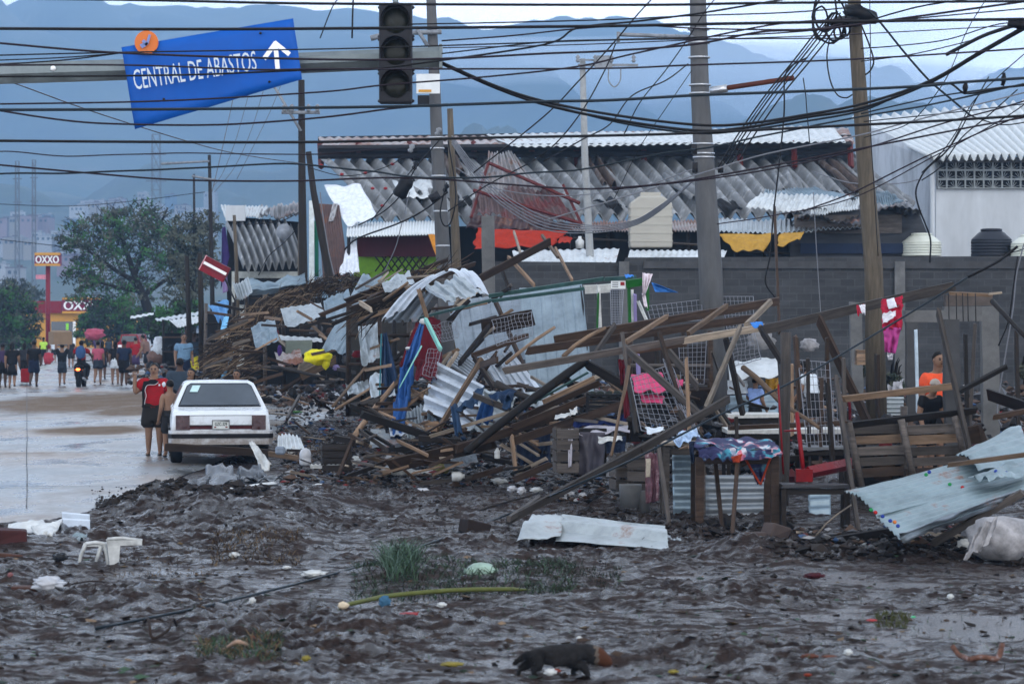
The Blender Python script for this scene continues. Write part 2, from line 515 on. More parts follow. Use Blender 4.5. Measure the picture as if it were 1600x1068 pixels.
def ground_mat():
    m, n, b = _base('mud')
    v = _vec(n)
    v2 = _vec(n, (1,1.0,1))
    big = _nz(n, v, .35,5,.6); mid = _nz(n, v, 2.3,8,.7); fin = _nz(n, v2,14,6,.7)
    c1 = _ramp(n, mid.outputs['Fac'],[(.30,(.011,.0078,.0068)),(.5,(.028,.0200,.0175)),(.72,(.060,.044,.038))])
    c2 = _ramp(n, fin.outputs['Fac'],[(.35,(.55,.5,.48)),(.65,(1.25,1.2,1.2))])
    mm = n.nodes.new('ShaderNodeMix'); mm.data_type = 'RGBA'; mm.blend_type = 'MULTIPLY'; mm.inputs[0].default_value = 1
    n.links.new(c1.outputs[0], mm.inputs[6]); n.links.new(c2.outputs[0], mm.inputs[7])
    n.links.new(mm.outputs[2], b.inputs['Base Color'])
    ad = n.nodes.new('ShaderNodeMath'); ad.operation = 'ADD'
    wn = _nz(n, _vec(n, (.7,1.5,1)),4.5,6,.65)
    n.links.new(mid.outputs['Fac'], ad.inputs[0]); n.links.new(wn.outputs['Fac'], ad.inputs[1])
    rr = _ramp(n, ad.outputs[0],[(.0,(.5,) * 3),(1.0,(.5,) * 3)])
    mr = n.nodes.new('ShaderNodeMapRange'); mr.inputs['From Min'].default_value = .86; mr.inputs['From Max'].default_value = 1.18
    mr.inputs['To Min'].default_value = .17; mr.inputs['To Max'].default_value = .60
    n.links.new(ad.outputs[0], mr.inputs['Value'])
    n.nodes.remove(rr)
    # standing water reads from the flat attribute: very smooth
    at = n.nodes.new('ShaderNodeAttribute'); at.attribute_name = 'wet'
    mi = n.nodes.new('ShaderNodeMix'); mi.data_type = 'FLOAT'
    n.links.new(at.outputs['Fac'], mi.inputs[0]); n.links.new(mr.outputs[0], mi.inputs[2]); mi.inputs[3].default_value = .20
    n.links.new(mi.outputs[0], b.inputs['Roughness'])
    bs = n.nodes.new('ShaderNodeMath'); bs.operation = 'MULTIPLY_ADD'
    n.links.new(at.outputs['Fac'], bs.inputs[0]); bs.inputs[1].default_value = -.70; bs.inputs[2].default_value = 1.0
    k = n.nodes.new('ShaderNodeBump'); k.inputs['Distance'].default_value = .05
    n.links.new(bs.outputs[0], k.inputs['Strength']); 
    a2 = n.nodes.new('ShaderNodeMath'); a2.operation = 'ADD'
    n.links.new(fin.outputs['Fac'], a2.inputs[0]); n.links.new(mid.outputs['Fac'], a2.inputs[1])
    n.links.new(a2.outputs[0], k.inputs['Height']); n.links.new(k.outputs[0], b.inputs['Normal'])
    sp = n.nodes.new('ShaderNodeMapRange'); sp.inputs['From Min'].default_value = .89; sp.inputs['From Max'].default_value = 1.02
    sp.inputs['To Min'].default_value = .68; sp.inputs['To Max'].default_value = .02
    n.links.new(ad.outputs[0], sp.inputs['Value'])
    sm = n.nodes.new('ShaderNodeMath'); sm.operation = 'MAXIMUM'; sw = n.nodes.new('ShaderNodeMath'); sw.operation = 'MULTIPLY'; sw.inputs[1].default_value = .6
    n.links.new(at.outputs['Fac'], sw.inputs[0]); n.links.new(sw.outputs[0], sm.inputs[0]); n.links.new(sp.outputs[0], sm.inputs[1]); n.links.new(sm.outputs[0], b.inputs['Specular IOR Level'])
    return m

def grid_mesh(name, X, Y, Z, mat, wet=None, kind='structure'):
    nr, nc = X.shape
    co = np.stack([X, Y, Z],-1).reshape(-1,3).astype(np.float32)
    i = np.arange(nr - 1)[:, None] * nc + np.arange(nc - 1)[None, :]
    f = np.stack([i, i + 1, i + nc + 1, i + nc],-1).reshape(-1,4).astype(np.int32)
    me = bpy.data.meshes.new(name)
    me.vertices.add(len(co)); me.vertices.foreach_set('co', co.ravel())
    me.loops.add(f.size); me.loops.foreach_set('vertex_index', f.ravel())
    me.polygons.add(len(f)); me.polygons.foreach_set('loop_start', np.arange(0, f.size, 4, dtype=np.int32))
    me.update(calc_edges=True)
    me.polygons.foreach_set('use_smooth', np.ones(len(f), bool))
    if wet is not None:
        a = me.attributes.new('wet', 'FLOAT', 'POINT'); a.data.foreach_set('value', wet.ravel().astype(np.float32))
    o = link_mesh(name, me, mat)
    return tag(o, kind=kind)

# rows spaced by perspective, dense where the camera looks closely
Ds = np.concatenate([np.linspace(3,18,12)[:-1],18 * (95 / 18) ** np.linspace(0,1,560), np.array([110,140,200,300,500,900,1500,2400,4400])])
ts = np.concatenate([np.linspace(-3.2,-.215,14)[:-1], np.linspace(-.215,.215,620), np.linspace(.215,3.2,14)[1:]])
Y = np.repeat(Ds[:, None], len(ts),1); X = np.clip(Y * ts[None, :],-5800,5800)
Z = ground_h(X, Y)
wl = -.040 + .040 * (vnoise(X, Y, 6,21) - .5)
wet = np.clip((.006 - (Z - wl)) / .006,0,1)
Z = np.where(Y > 300,-0.06, Z)
grid_mesh('ground', X, Y, Z, ground_mat(), wet)

def road_mat():
    m, n, b = _base('wet_road')
    v = _vec(n)
    big = _nz(n, v, .16,6,.6); mid = _nz(n, _vec(n, (1,.35,1)),.9,8,.7); fin = _nz(n, v, 9,5,.6)
    c = _ramp(n, mid.outputs['Fac'],[(.3,(.10,.105,.11)),(.5,(.19,.205,.215)),(.7,(.27,.29,.31))])
    # tan mud dried on the slab in patches with a shape of their own
    k = _ramp(n, big.outputs['Fac'],[(.44,(0,0,0)),(.60,(1,1,1))])
    mm = n.nodes.new('ShaderNodeMix'); mm.data_type = 'RGBA'
    n.links.new(k.outputs[0], mm.inputs[0]); n.links.new(c.outputs[0], mm.inputs[6]); mm.inputs[7].default_value = (.20,.145,.10,1)
    # two broad silt patches, each with its own place and a ragged rim
    msk = None
    for (px, py, rx, ry) in ((140,627,3.0,11.0),(150,672,1.2,2.6),(215,640,1.0,6.0)):
        c_ = G(px, py)
        vm = n.nodes.new('ShaderNodeVectorMath'); vm.operation = 'SUBTRACT'; n.links.new(v, vm.inputs[0]); vm.inputs[1].default_value = (c_.x, c_.y, 0)
        vs_ = n.nodes.new('ShaderNodeVectorMath'); vs_.operation = 'MULTIPLY'; n.links.new(vm.outputs[0], vs_.inputs[0]); vs_.inputs[1].default_value = (1 / rx, 1 / ry, 0)
        ln = n.nodes.new('ShaderNodeVectorMath'); ln.operation = 'LENGTH'; n.links.new(vs_.outputs[0], ln.inputs[0])
        w1 = n.nodes.new('ShaderNodeMath'); w1.operation = 'MULTIPLY_ADD'; n.links.new(mid.outputs['Fac'], w1.inputs[0]); w1.inputs[1].default_value = 2.2; n.links.new(ln.outputs['Value'], w1.inputs[2])
        mk = n.nodes.new('ShaderNodeMapRange'); mk.inputs['From Min'].default_value = 2.35; mk.inputs['From Max'].default_value = 1.8; n.links.new(w1.outputs[0], mk.inputs['Value'])
        if msk is None: msk = mk.outputs[0]
        else:
            mxx = n.nodes.new('ShaderNodeMath'); mxx.operation = 'MAXIMUM'; n.links.new(msk, mxx.inputs[0]); n.links.new(mk.outputs[0], mxx.inputs[1]); msk = mxx.outputs[0]
    m3 = n.nodes.new('ShaderNodeMix'); m3.data_type = 'RGBA'; n.links.new(msk, m3.inputs[0]); n.links.new(mm.outputs[2], m3.inputs[6]); m3.inputs[7].default_value = (.15,.105,.070,1); mm = m3
    ml = n.nodes.new('ShaderNodeMix'); ml.data_type = 'RGBA'; ml.blend_type = 'MULTIPLY'; ml.inputs[0].default_value = .8
    f2 = _ramp(n, fin.outputs['Fac'],[(.3,(.6,.6,.6)),(.7,(1.2,1.2,1.2))])
    n.links.new(mm.outputs[2], ml.inputs[6]); n.links.new(f2.outputs[0], ml.inputs[7])
    n.links.new(ml.outputs[2], b.inputs['Base Color'])
    mr = n.nodes.new('ShaderNodeMapRange'); mr.inputs['From Min'].default_value = .35; mr.inputs['From Max'].default_value = .65
    mr.inputs['To Min'].default_value = .12; mr.inputs['To Max'].default_value = .5
    n.links.new(mid.outputs['Fac'], mr.inputs['Value'])
    ra = n.nodes.new('ShaderNodeMath'); ra.operation = 'MULTIPLY_ADD'; n.links.new(msk, ra.inputs[0]); ra.inputs[1].default_value = .45; n.links.new(mr.outputs[0], ra.inputs[2]); n.links.new(ra.outputs[0], b.inputs['Roughness'])
    rs = n.nodes.new('ShaderNodeMath'); rs.operation = 'MULTIPLY_ADD'; n.links.new(msk, rs.inputs[0]); rs.inputs[1].default_value = -.42; rs.inputs[2].default_value = .48; n.links.new(rs.outputs[0], b.inputs['Specular IOR Level'])
    _bump(n, b, fin.outputs['Fac'],.25,.012)
    return m
Dr = np.concatenate([30 * (120 / 30) ** np.linspace(0,1,160), np.array([150,200,300,400])])
tr = np.linspace(0,1,60)
E = road_edge_x(Dr)[:, None] + .10 * (vnoise(Dr, Dr * 0,1.1,33) - .5)[:, None]
Lx = np.minimum(-9 - .172 * (Dr - 30) - 7, E[:, 0] - 2)[:, None]
X = Lx + (E - Lx) * tr[None, :] ** .7
Y = np.repeat(Dr[:, None],60,1)
Z = .004 + .010 * (vnoise(X, Y, 2.0,40) - .5) + .008 * (vnoise(X, Y, .5,41) - .5) - .03 * (tr[None, :] > .985)
grid_mesh('road', X, Y, Z, road_mat())
# joints between the slabs of the road, sawn strips of darker mortar
jm = plain('joint_mortar', (.05,.05,.055), rough=.5, scale=3)
m = MB()
for j, x0 in enumerate((42,)):
    pts = []
    for D in np.geomspace(37,300,24):
        px = 42 - 3 * math.sin(D * .4) * (D < 60) * .2
        pts.append(P(px, HY + F * H / D, D) + Vector((0,0,.021)))
    for a, b in zip(pts[:-1], pts[1:]):
        m.add([a + Vector((-.008,0,0)), a + Vector((.008,0,0)), b + Vector((.008,0,0)), b + Vector((-.008,0,0))],[(0,1,2,3)])
for py in (758,705,668,641,622):
    a, b = G(-120, py + 3,.021), G(float(np.interp(py, _rb_y, _rb_x)) - 30, py, .021)
    m.add([a, b, b + Vector((0,.07,0)), a + Vector((0,.07,0))],[(0,1,2,3)])
tag(m.build('road_joint', jm), kind='structure')

# hills: ridges one behind another
def hill(name, D, prof, mat, depth, seed, rough=1.0):
    """prof: photo outline [(px, py)] of the ridge as it stands at distance D"""
    xs = np.linspace(-900,2500,260)
    py = np.interp(xs, [p[0] for p in prof],[p[1] for p in prof])
    py = py + rough * (10 * (vnoise(xs, xs * 0 + seed, 60, seed) - .5) + 6 * (vnoise(xs, xs * 0,17, seed + 1) - .5))
    top = H - (py - HY) * D / F
    t = np.linspace(0,1,34)
    s = np.sin(t * math.pi * .5) ** 1.15
    XX = np.repeat(((xs - 800) * D / F)[None, :], len(t),0)
    YY = D - depth * (1 - t)[:, None] + 0 * XX
    XX = XX * (YY / D) * .9 + XX * .1
    ZZ = top[None, :] * s[:, None]
    gul = (np.abs(vnoise(XX + YY * .35, YY * .3, D * .035, seed + 2) - .5) * 2 - .5) * D * .030 + (vnoise(XX, YY, D * .012, seed + 3) - .5) * D * .008
    ZZ = ZZ + gul * (np.sin(t * math.pi) ** .8)[:, None] - 2
    # back slope
    XX = np.vstack([XX, XX[-1:], XX[-1:]]); YY = np.vstack([YY, YY[-1:] + depth * .3, YY[-1:] + depth * .6]); ZZ = np.vstack([ZZ, ZZ[-1:] * .6, ZZ[-1:] * 0 - 5])
    return grid_mesh(name, XX, YY, ZZ, mat)
def forest_mat():
    m, n, b = _base('hill_forest')
    v = _vec(n, (1,1,2))
    a = _nz(n, v, .007,10,.7)
    r = _ramp(n, a.outputs['Fac'],[(.35,(.015,.028,.018)),(.55,(.045,.065,.035)),(.75,(.12,.11,.08))])
    n.links.new(r.outputs[0], b.inputs['Base Color']); b.inputs['Roughness'].default_value = .95
    return m
HM = forest_mat()
hill('hills', 3400,[(-900,60),(-200,25),(0,10),(120,2),(330,12),(450,6),(560,18),(700,30),(760,50),(850,40),(960,30),(1020,62),(1110,105),(1200,132),(1280,128),(1350,140),(1400,165),(1450,180),(1540,150),(1600,140),(1900,150),(2500,160)], HM, 1350,51)
hill('hills', 2000,[(-900,300),(-100,286),(150,300),(400,270),(640,262),(800,240),(1000,250),(1200,180),(1300,170),(1500,210),(2500,280)], HM, 800,61,.8)
def haze():
    m = bpy.data.materials.new('haze'); m.use_nodes = True
    n = m.node_tree; n.nodes.clear()
    o = n.nodes.new('ShaderNodeOutputMaterial'); v = n.nodes.new('ShaderNodeVolumePrincipled')
    v.inputs['Color'].default_value = (.38,.61,.92,1)
    v.inputs['Density'].default_value = .00037
    v.inputs['Anisotropy'].default_value = .2
    n.links.new(v.outputs[0], o.inputs['Volume'])
    b = MB(); b.box((0,2600,197),(12000,5300,398))
    return tag(b.build('haze', m), kind='stuff')
haze()
def mist(px, py, D, wpx, hpx, dep, dens):
    m = bpy.data.materials.new('mist'); m.use_nodes = True
    n = m.node_tree; n.nodes.clear()
    o = n.nodes.new('ShaderNodeOutputMaterial'); v = n.nodes.new('ShaderNodeVolumePrincipled')
    v.inputs['Color'].default_value = (.80,.88,.97,1); v.inputs['Density'].default_value = dens
    n.links.new(v.outputs[0], o.inputs['Volume'])
    b = MB(); s_ = D / F
    b.ell(P(px, py, D),(wpx / 2 * s_, dep, hpx / 2 * s_), nu=28, nv=14, lump=.25)
    return tag(b.build('mist', m), kind='stuff')
mist(980,112,2700,760,84,220,.0055)
mist(1290,150,2740,760,100,220,.0045)
mist(740,95,2720,340,56,160,.0035)

# ---------------------------------------------------------------- buildings
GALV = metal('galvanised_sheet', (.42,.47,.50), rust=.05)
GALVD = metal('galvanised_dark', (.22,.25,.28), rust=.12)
GALVB = metal('sheet_blue_grey', (.24,.32,.38), rust=.05)
GALVW = metal('sheet_white', (.62,.66,.68), rust=.0, met=.15, rough=.5)
RUSTY = metal('sheet_rusty', (.45,.42,.42), rust=.42, met=.3, rough=.6)
ASB = plain('fibre_cement', (.26,.27,.28), rough=.55, var=.5, scale=1.6, bump=.3, col2=(.46,.48,.50))
ASBW = plain('fibre_cement_clean', (.60,.63,.64), rough=.6, var=.12, scale=1.5, bump=.2)
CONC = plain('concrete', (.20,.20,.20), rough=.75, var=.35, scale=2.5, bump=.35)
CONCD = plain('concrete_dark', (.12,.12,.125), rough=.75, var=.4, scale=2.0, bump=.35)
STEEL = plain('painted_steel_dark', (.035,.033,.036), rough=.5, var=.3)
WHITEW = plain('white_wall', (.50,.53,.56), rough=.8, var=.22, scale=.9, bump=.2, vs=(1,1,.35))
STAINW = plain('stained_wall', (.46,.49,.53), rough=.85, var=.5, scale=1.1, bump=.2, vs=(2.5,1,.3), col2=(.52,.55,.58))
MAROON = plain('maroon_paint', (.13,.022,.035), rough=.6, var=.2)
LIME = plain('lime_paint', (.20,.42,.03), rough=.6, var=.15)
DARKIN = plain('dark_interior', (.022,.022,.025), rough=.8, var=.5, scale=3)  # near-black: the shade of insides and gaps is put into the colour
REDST = plain('red_oxide_steel', (.20,.035,.03), rough=.5, var=.3)

def block_mat(name, c1, c2, mortar, bw=.40, bh=.20):
    m, n, b = _base(name)
    t = n.nodes.new('ShaderNodeTexCoord'); s = n.nodes.new('ShaderNodeSeparateXYZ'); c = n.nodes.new('ShaderNodeCombineXYZ')
    n.links.new(t.outputs['Object'], s.inputs[0]); n.links.new(s.outputs[0], c.inputs[0]); n.links.new(s.outputs[2], c.inputs[1])
    k = n.nodes.new('ShaderNodeTexBrick')
    k.inputs['Scale'].default_value = 1; k.inputs['Brick Width'].default_value = bw; k.inputs['Row Height'].default_value = bh
    k.inputs['Mortar Size'].default_value = .012; k.inputs['Color1'].default_value = (*c1,1); k.inputs['Color2'].default_value = (*c2,1); k.inputs['Mortar'].default_value = (*mortar, 1)
    n.links.new(c.outputs[0], k.inputs['Vector'])
    a = _nz(n, _vec(n, (.35,1,1.6)),.9,10,.75)
    r = _ramp(n, a.outputs['Fac'],[(.35,(.42,.42,.44)),(.65,(1.5,1.45,1.45))])
    mm = n.nodes.new('ShaderNodeMix'); mm.data_type = 'RGBA'; mm.blend_type = 'MULTIPLY'; mm.inputs[0].default_value = 1
    n.links.new(k.outputs[0], mm.inputs[6]); n.links.new(r.outputs[0], mm.inputs[7]); n.links.new(mm.outputs[2], b.inputs['Base Color'])
    b.inputs['Roughness'].default_value = .85
    _bump(n, b, k.outputs['Fac'],-.5,.01)
    return m
BLOCK = block_mat('block_wall_grey', (.019,.021,.023),(.034,.036,.039),(.042,.043,.045))

# block wall behind the stalls, running across the right of the view, with cast-in columns
DW = 78.0
wl_t = thing('block_wall', 'long grey concrete block wall behind the wrecked stalls', 'wall', P(1200, HY, DW) - Vector((0,0, H)))
m = MB()
x0, x1 = (770 - 800) * DW / F, (1900 - 800) * DW / F
top = [(770,408),(975,410),(978,402),(1400,401),(1900,398)]
poly = [(x0,-.3)] + [((px - 800) * DW / F, H - (py - HY) * DW / F) for px, py in top] + [(x1,-.3)]
m.prism(poly, DW, DW + .2)
m.build('wall', BLOCK, wl_t, origin=wl_t.location)
for px in (975,1120,1405,1640):
    m = MB(); xc = (px - 800) * DW / F; h = H - (400 - HY) * DW / F
    m.box((xc, DW - .04, h / 2 - .1),(.28,.26, h - .1)); m.build('column', CONC, wl_t, origin=wl_t.location)
m = MB(); m.box(((1400 - 800) * DW / F, DW - .02, H - (407 - HY) * DW / F - .12),(14,.12,.2)); m.build('ring_beam', CONCD, wl_t, origin=wl_t.location)
# roof edges of shacks lying along the top of the block wall
sheet('roof_sheet', 'pale blue-white corrugated sheet on top of the block wall left of the beige water tank', 'roof sheet', PQ((800,392,81),(968,388,81),(962,410,79),(806,412,79)), GALVW, ribs=14, amp=.02)
sheet('roof_sheet', 'pale corrugated sheet under the beige water tank, on the block wall', 'roof sheet', PQ((984,391,81),(1136,391,81),(1130,405,79),(980,406,79)), GALVW, ribs=16, amp=.02)

# ---- big warehouse with the wavy fibre-cement roof
DB = 92.0
wh = thing('warehouse', 'long market warehouse with wavy grey fibre-cement roof and torn raised ridge roof', 'warehouse', P(920, HY, DB) - Vector((0,0, H)))
O = wh.location
def wq(*p): return PQ(*p)
sheet('roof', None, None, wq((500,248,96),(1330,236,100),(1430,338,90),(590,346,88)), ASB, ribs=35, amp=.17, bow=.12, thick=.012, parent=wh, prof='sin', sub=9, tear=.02)
# cross seams where sheets overlap
for k, (t0, lab) in enumerate(((.36,0),(.68,0))):
    a = wq((500,248,96),(1330,236,100),(1430,338,90),(590,346,88))
    c = [quadpt(a, 0, t0), quadpt(a, 1, t0), quadpt(a, 1, t0 + .035), quadpt(a, 0, t0 + .035)]
    c = [p + Vector((0,-.10,.06)) for p in c]
    sheet('sheet_overlap', None, None, c, ASB, ribs=35, amp=.17, thick=.015, parent=wh, sub=2)
sheet('ridge_roof', None, None, wq((497,216,101),(1325,200,104),(1336,224,97),(505,230,95)), RUSTY, ribs=60, amp=.03, parent=wh, sub=4, crumple=.05)
sheet('ridge_roof_white', None, None, wq((760,211,100.5),(1300,197,103),(1322,222,96.5),(800,229,94.6)), GALVW, ribs=40, amp=.03, parent=wh, sub=4, crumple=.05)
m = MB()
def beam(m, a, b, r=.09, seg=4): m.tube([a, b], r, seg, smooth=False)
for (a, b, r) in [((497,232,95),(1330,226,96.8),.11),((497,244,95.2),(1330,238,97),.10),((497,224,98),(1330,214,100),.08),((497,217,101),(1325,203,104),.08)]:
    beam(m, P(*a), P(*b), r)
m.build('ridge_beam', STEEL, wh, origin=O)
for px in (500,560,640,740,830,900,1005,1155,1240,1328):
    m = MB(); beam(m, P(px, 222,97), P(px + 2,262,96.3),.10); m.build('ridge_post', REDST, wh, origin=O)
sheet('ridge_fascia', None, None, wq((497,231,96.6),(1330,225,98),(1330,240,98),(497,245,96.6)), STEEL, ribs=0, thick=.03, parent=wh, sub=2)
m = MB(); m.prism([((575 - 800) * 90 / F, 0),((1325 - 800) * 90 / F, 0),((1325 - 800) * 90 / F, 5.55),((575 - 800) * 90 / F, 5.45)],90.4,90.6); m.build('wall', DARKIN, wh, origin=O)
# loose sheets slipped out of line, and dark patches coloured as the shade in the gaps
random.seed(31)
a = wq((500,248,96),(1330,236,100),(1430,338,90),(590,346,88)); MOSS = plain('fibre_cement_rusty', (.17,.12,.10), rough=.7, var=.7, scale=2.2, col2=(.30,.28,.26))
for (u, v, w_, h_, r_, mt_) in ((.09,.42,.05,.3,.1, ASB),(.21,.12,.04,.28,-.12, MOSS),(.47,.2,.035,.4,-.1, MOSS),(.58,.5,.045,.35,.12, ASB),(.79,.45,.05,.3,-.15, ASB),(.90,.25,.04,.5,.12, MOSS),(.95,.6,.05,.3,.1, ASB)):
    c = [quadpt(a, u, v), quadpt(a, u + w_, v), quadpt(a, u + w_ + r_ * .12, v + h_), quadpt(a, u + r_ * .12, v + h_)]
    sheet('loose_sheet', None, None, [p + Vector((0,-.28,.20)) for p in c], mt_, ribs=2, amp=.16, thick=.015, parent=wh, sub=4, crumple=.10)
for (u, v) in ((.15,.72),(.42,.78),(.63,.82),(.86,.7)):
    c = [quadpt(a, u, v), quadpt(a, u + .045, v), quadpt(a, u + .05, v + .12), quadpt(a, u + .01, v + .14)]
    sheet('dark_gap_patch', None, None, [p + Vector((0,-.25,.16)) for p in c], DARKIN, ribs=0, thick=.01, parent=wh, sub=3, crumple=.15)
# odd roof rags: white sheet missing areas, red caps
sheet('skylight_sheet', None, None, wq((612,283,91.2),(672,281,91.4),(680,308,90),(632,309,89.8)), GALVW, ribs=3, amp=.05, parent=wh, sub=3, crumple=.1)
REDP = plain('red_paint', (.45,.03,.035), rough=.5)
for (px, py) in ((535,278),(572,276),(583,300),(603,300),(571,313),(598,327),(614,262),(503,264)):
    m = MB(); m.ell(P(px, py, 92.0 - (py - 262) * .045) + Vector((0,-.35,.1)),(.07,.07,.05), nu=6, nv=4); m.build('red_cap', REDP, wh, origin=O)
# tarp on the torn left corner
TARPW = fab('white_tarp', (.62,.66,.72))
cloth('tarpaulin', 'torn white tarpaulin over the left corner of the wavy warehouse roof', 'tarpaulin', PQ((505,290,87.2),(565,288,87.2),(590,338,86),(543,352,85.5)), TARPW, folds=2, amp=.04, crumple=.09)
cloth('tarpaulin', 'narrow white rag hanging beside the maroon shop front', 'tarpaulin', PQ((546,372,84),(556,370,84),(562,425,83),(530,428,83)), TARPW, folds=2, amp=.05, crumple=.1)
cloth('tarpaulin', 'small grey rag hanging from the torn roof corner above the brown hut wall', 'tarpaulin', PQ((520,318,86),(528,318,86),(523,345,86),(513,346,86)), fab('grey_rag', (.4,.4,.42)), folds=1, amp=.03, crumple=.1)
# ---- shop front under the roof: pale awning, maroon and lime walls
sh = thing('shop_front', 'small shop with pale awning, maroon fascia and lime green wall under the warehouse eaves', 'shop', P(620, HY, 84) - Vector((0,0, H))); O = sh.location
sheet('awning', None, None, PQ((543,348,87),(692,345,87),(690,366,83.5),(541,370,83.5)), ASBW, ribs=32, amp=.025, parent=sh, sub=3)
m = MB(); m.box(P(624,385,85),(2.55,.12,.62)); m.build('fascia', MAROON, sh, origin=O)
m = MB(); m.box(P(620,425,85.4),(2.6,.12,1.0)); m.build('wall', LIME, sh, origin=O)
m = MB(); m.box(P(580,480,85.3),(.7,.1,1.6)); m.build('door', DARKIN, sh, origin=O)
m = MB(); m.box(P(640,520,85.6),(4.0,.12,2.6)); m.build('lower_wall', CONCD, sh, origin=O)
m = MB(); beam(m, P(545,370,83.6), P(545,610,83.6),.05); beam(m, P(690,368,83.6), P(690,610,83.6),.05); m.build('awning_post', STEEL, sh, origin=O)
# trellis
m = MB()
for k in range(7):
    a, b = P(586 + k * 11,400,83.8), P(604 + k * 11,424,83.8); beam(m, a, b, .022)
    a, b = P(604 + k * 11,400,83.9), P(586 + k * 11,424,83.9); beam(m, a, b, .022)
tag(m.build('trellis', WOODS[WD], auto=True), 'broken dark lattice trellis leaning on the lime green wall', 'trellis')
YEL = fab('orange_cloth', (.60,.24,.02))
cloth('tarpaulin', 'narrow orange cloth hanging between the shop front and the tall concrete pole', 'tarpaulin', PQ((669,366,83),(683,366,83),(690,402,82.5),(682,402,82.5)), YEL, folds=1, amp=.03)
# brown hut wall at left corner
sheet('wall_sheet', 'rusty brown corrugated hut wall under the torn roof corner', 'wall sheet', PQ((497,318,86.5),(530,320,86),(545,430,85),(505,440,86)), metal('sheet_brown', (.12,.07,.065), rust=.3, met=.1, rough=.7), ribs=10, amp=.03)
WST = plain('white_green_paint', (.55,.6,.6), rough=.6)
m = MB(); m.box(P(487,385,80),(.14,.1,2.6)); o = m.build('banner_post', WST, auto=True); tag(o, 'white strip post beside the green strip, left of the slanting pole', 'post')
cloth('banner', 'thin green banner strip hanging beside the slanting wooden pole', 'banner', PQ((491,345,79.5),(497,345,79.5),(498,432,79.5),(492,432,79.5)), fab('green_cloth', (.02,.20,.12)), folds=1, amp=.03)

# crumpled sheets with red frame torn over the roof
cr_t = thing('torn_roof_panel', 'crumpled grey and rust roof panel with red frame bars lying on the wavy roof', 'roof panel', P(820,330,86)); O = cr_t.location
sheet('panel_sheet', None, None, PQ((763,236,88),(808,246,87.6),(856,300,86),(742,320,86.2)), metal('sheet_streaked', (.34,.33,.34), rust=.25, met=.3, rough=.6), ribs=10, amp=.05, parent=cr_t, crumple=.3, sub=10)
sheet('panel_sheet', None, None, PQ((742,300,86),(860,290,85.9),(908,352,85),(736,336,85)), metal('sheet_maroon', (.13,.085,.085), rust=.3, met=.2, rough=.6, rustcol=(.11,.02,.02)), ribs=16, amp=.05, parent=cr_t, crumple=.3, sub=10)
sheet('panel_sheet', None, None, PQ((736,336,85),(908,350,84.9),(905,360,84.8),(728,357,84.8)), metal('sheet_maroon_dark', (.05,.02,.022), rust=.3, met=.2), ribs=10, amp=.04, parent=cr_t, crumple=.15, sub=4)
m = MB()
for a, b in [((763,255,87.4),(905,318,85.2)),((740,298,85.8),(908,350,84.7)),((763,255,87.4),(736,340,85)),((880,290,86),(908,350,84.8))]:
    beam(m, P(*a) + Vector((0,-.3,0)), P(*b) + Vector((0,-.3,0)),.055)
m.build('frame', REDST, cr_t, origin=O)
# red-orange tarp below and little white band
cloth('tarpaulin', 'bright red tarpaulin stretched beneath the crumpled panel behind the square concrete post', 'tarpaulin', PQ((745,356,83.5),(888,362,83.5),(860,385,83),(740,388,83)), fab('red_tarp', (.55,.045,.02)), folds=3, amp=.04, crumple=.06)
cloth('tarpaulin', 'small red tarpaulin scrap under the middle of the wavy roof', 'tarpaulin', PQ((876,366,83.5),(895,372,83.5),(890,380,83),(872,378,83)), fab('red_tarp', (.55,.045,.02)), folds=1, amp=.03)

# low roofs in front of the warehouse, right half
def shack(label, cs, mat, ribs, amp=.03, cr=.12, group=None):
    return sheet('roof_sheet', label, 'roof sheet', PQ(*cs), mat, ribs=max(ribs, 18), amp=amp, crumple=cr * .5, sub=6, group=group)
shack('rust-speckled low roof strip left of the beige water tank', [(890,347,87),(985,345,87),(982,362,84),(895,362,84)], RUSTY, 20)
shack('rust-speckled low roof strip right of the beige water tank', [(1048,344,87),(1140,342,87),(1140,360,84),(1052,362,84)], RUSTY, 18)
shack('grey-white crumpled roof strip between the two right poles', [(1120,343,86),(1345,345,86),(1345,358,83),(1118,364,83)], GALV, 30, cr=.25)
shack('bent white sheet perched on the wavy roof left of the wooden pole', [(1187,305,85),(1330,306,85),(1322,330,84),(1165,322,84)], GALVW, 8, cr=.25)
shack('blue-grey sheet tilted on the roof above the bent white sheet', [(1195,297,86),(1275,296,86),(1340,308,85),(1190,312,85)], GALVB, 8, cr=.2)
shack('white sheet torn at the lower edge, right of the orange tarpaulin', [(1272,318,84.6),(1345,310,84.6),(1340,326,83.6),(1265,338,83.6)], GALVW, 6, cr=.3)
shack('grey curled sheet at the right end of the wavy roof', [(1345,296,87),(1395,300,87),(1412,318,86),(1350,322,86)], GALVB, 6, cr=.3)
hut = thing('shack', 'dark battered shack with sagging roof right of the wooden pole, above the block wall', 'shack', P(1290, HY, 84) - Vector((0,0, H))); O = hut.location
m = MB(); m.prism([((a - 800) * 84 / F, H - (b - HY) * 84 / F) for a, b in ((1235,610),(1235,352),(1290,332),(1400,322),(1435,330),(1452,372),(1452,610))],84,86.5)
m.build('wall', plain('grey_boards', (.10,.105,.12), rough=.8, var=.5, scale=1.5, vs=(.4,1,3)), hut, origin=O)
m = MB(); m.box(P(1325,350,83.9),(3.2,.06,.55)); m.build('board', WOODS[WG], hut, origin=O)
m = MB(); m.box(P(1350,388,83.9),(3.8,.06,.3)); m.build('blue_board', plain('navy_boards', (.03,.05,.11), rough=.7), hut, origin=O)
sheet('roof', None, None, PQ((1225,336,87),(1420,316,87),(1440,328,83),(1250,350,83)), metal('sheet_black', (.05,.05,.055), rust=.2, met=.2), ribs=18, amp=.03, crumple=.35, parent=hut)
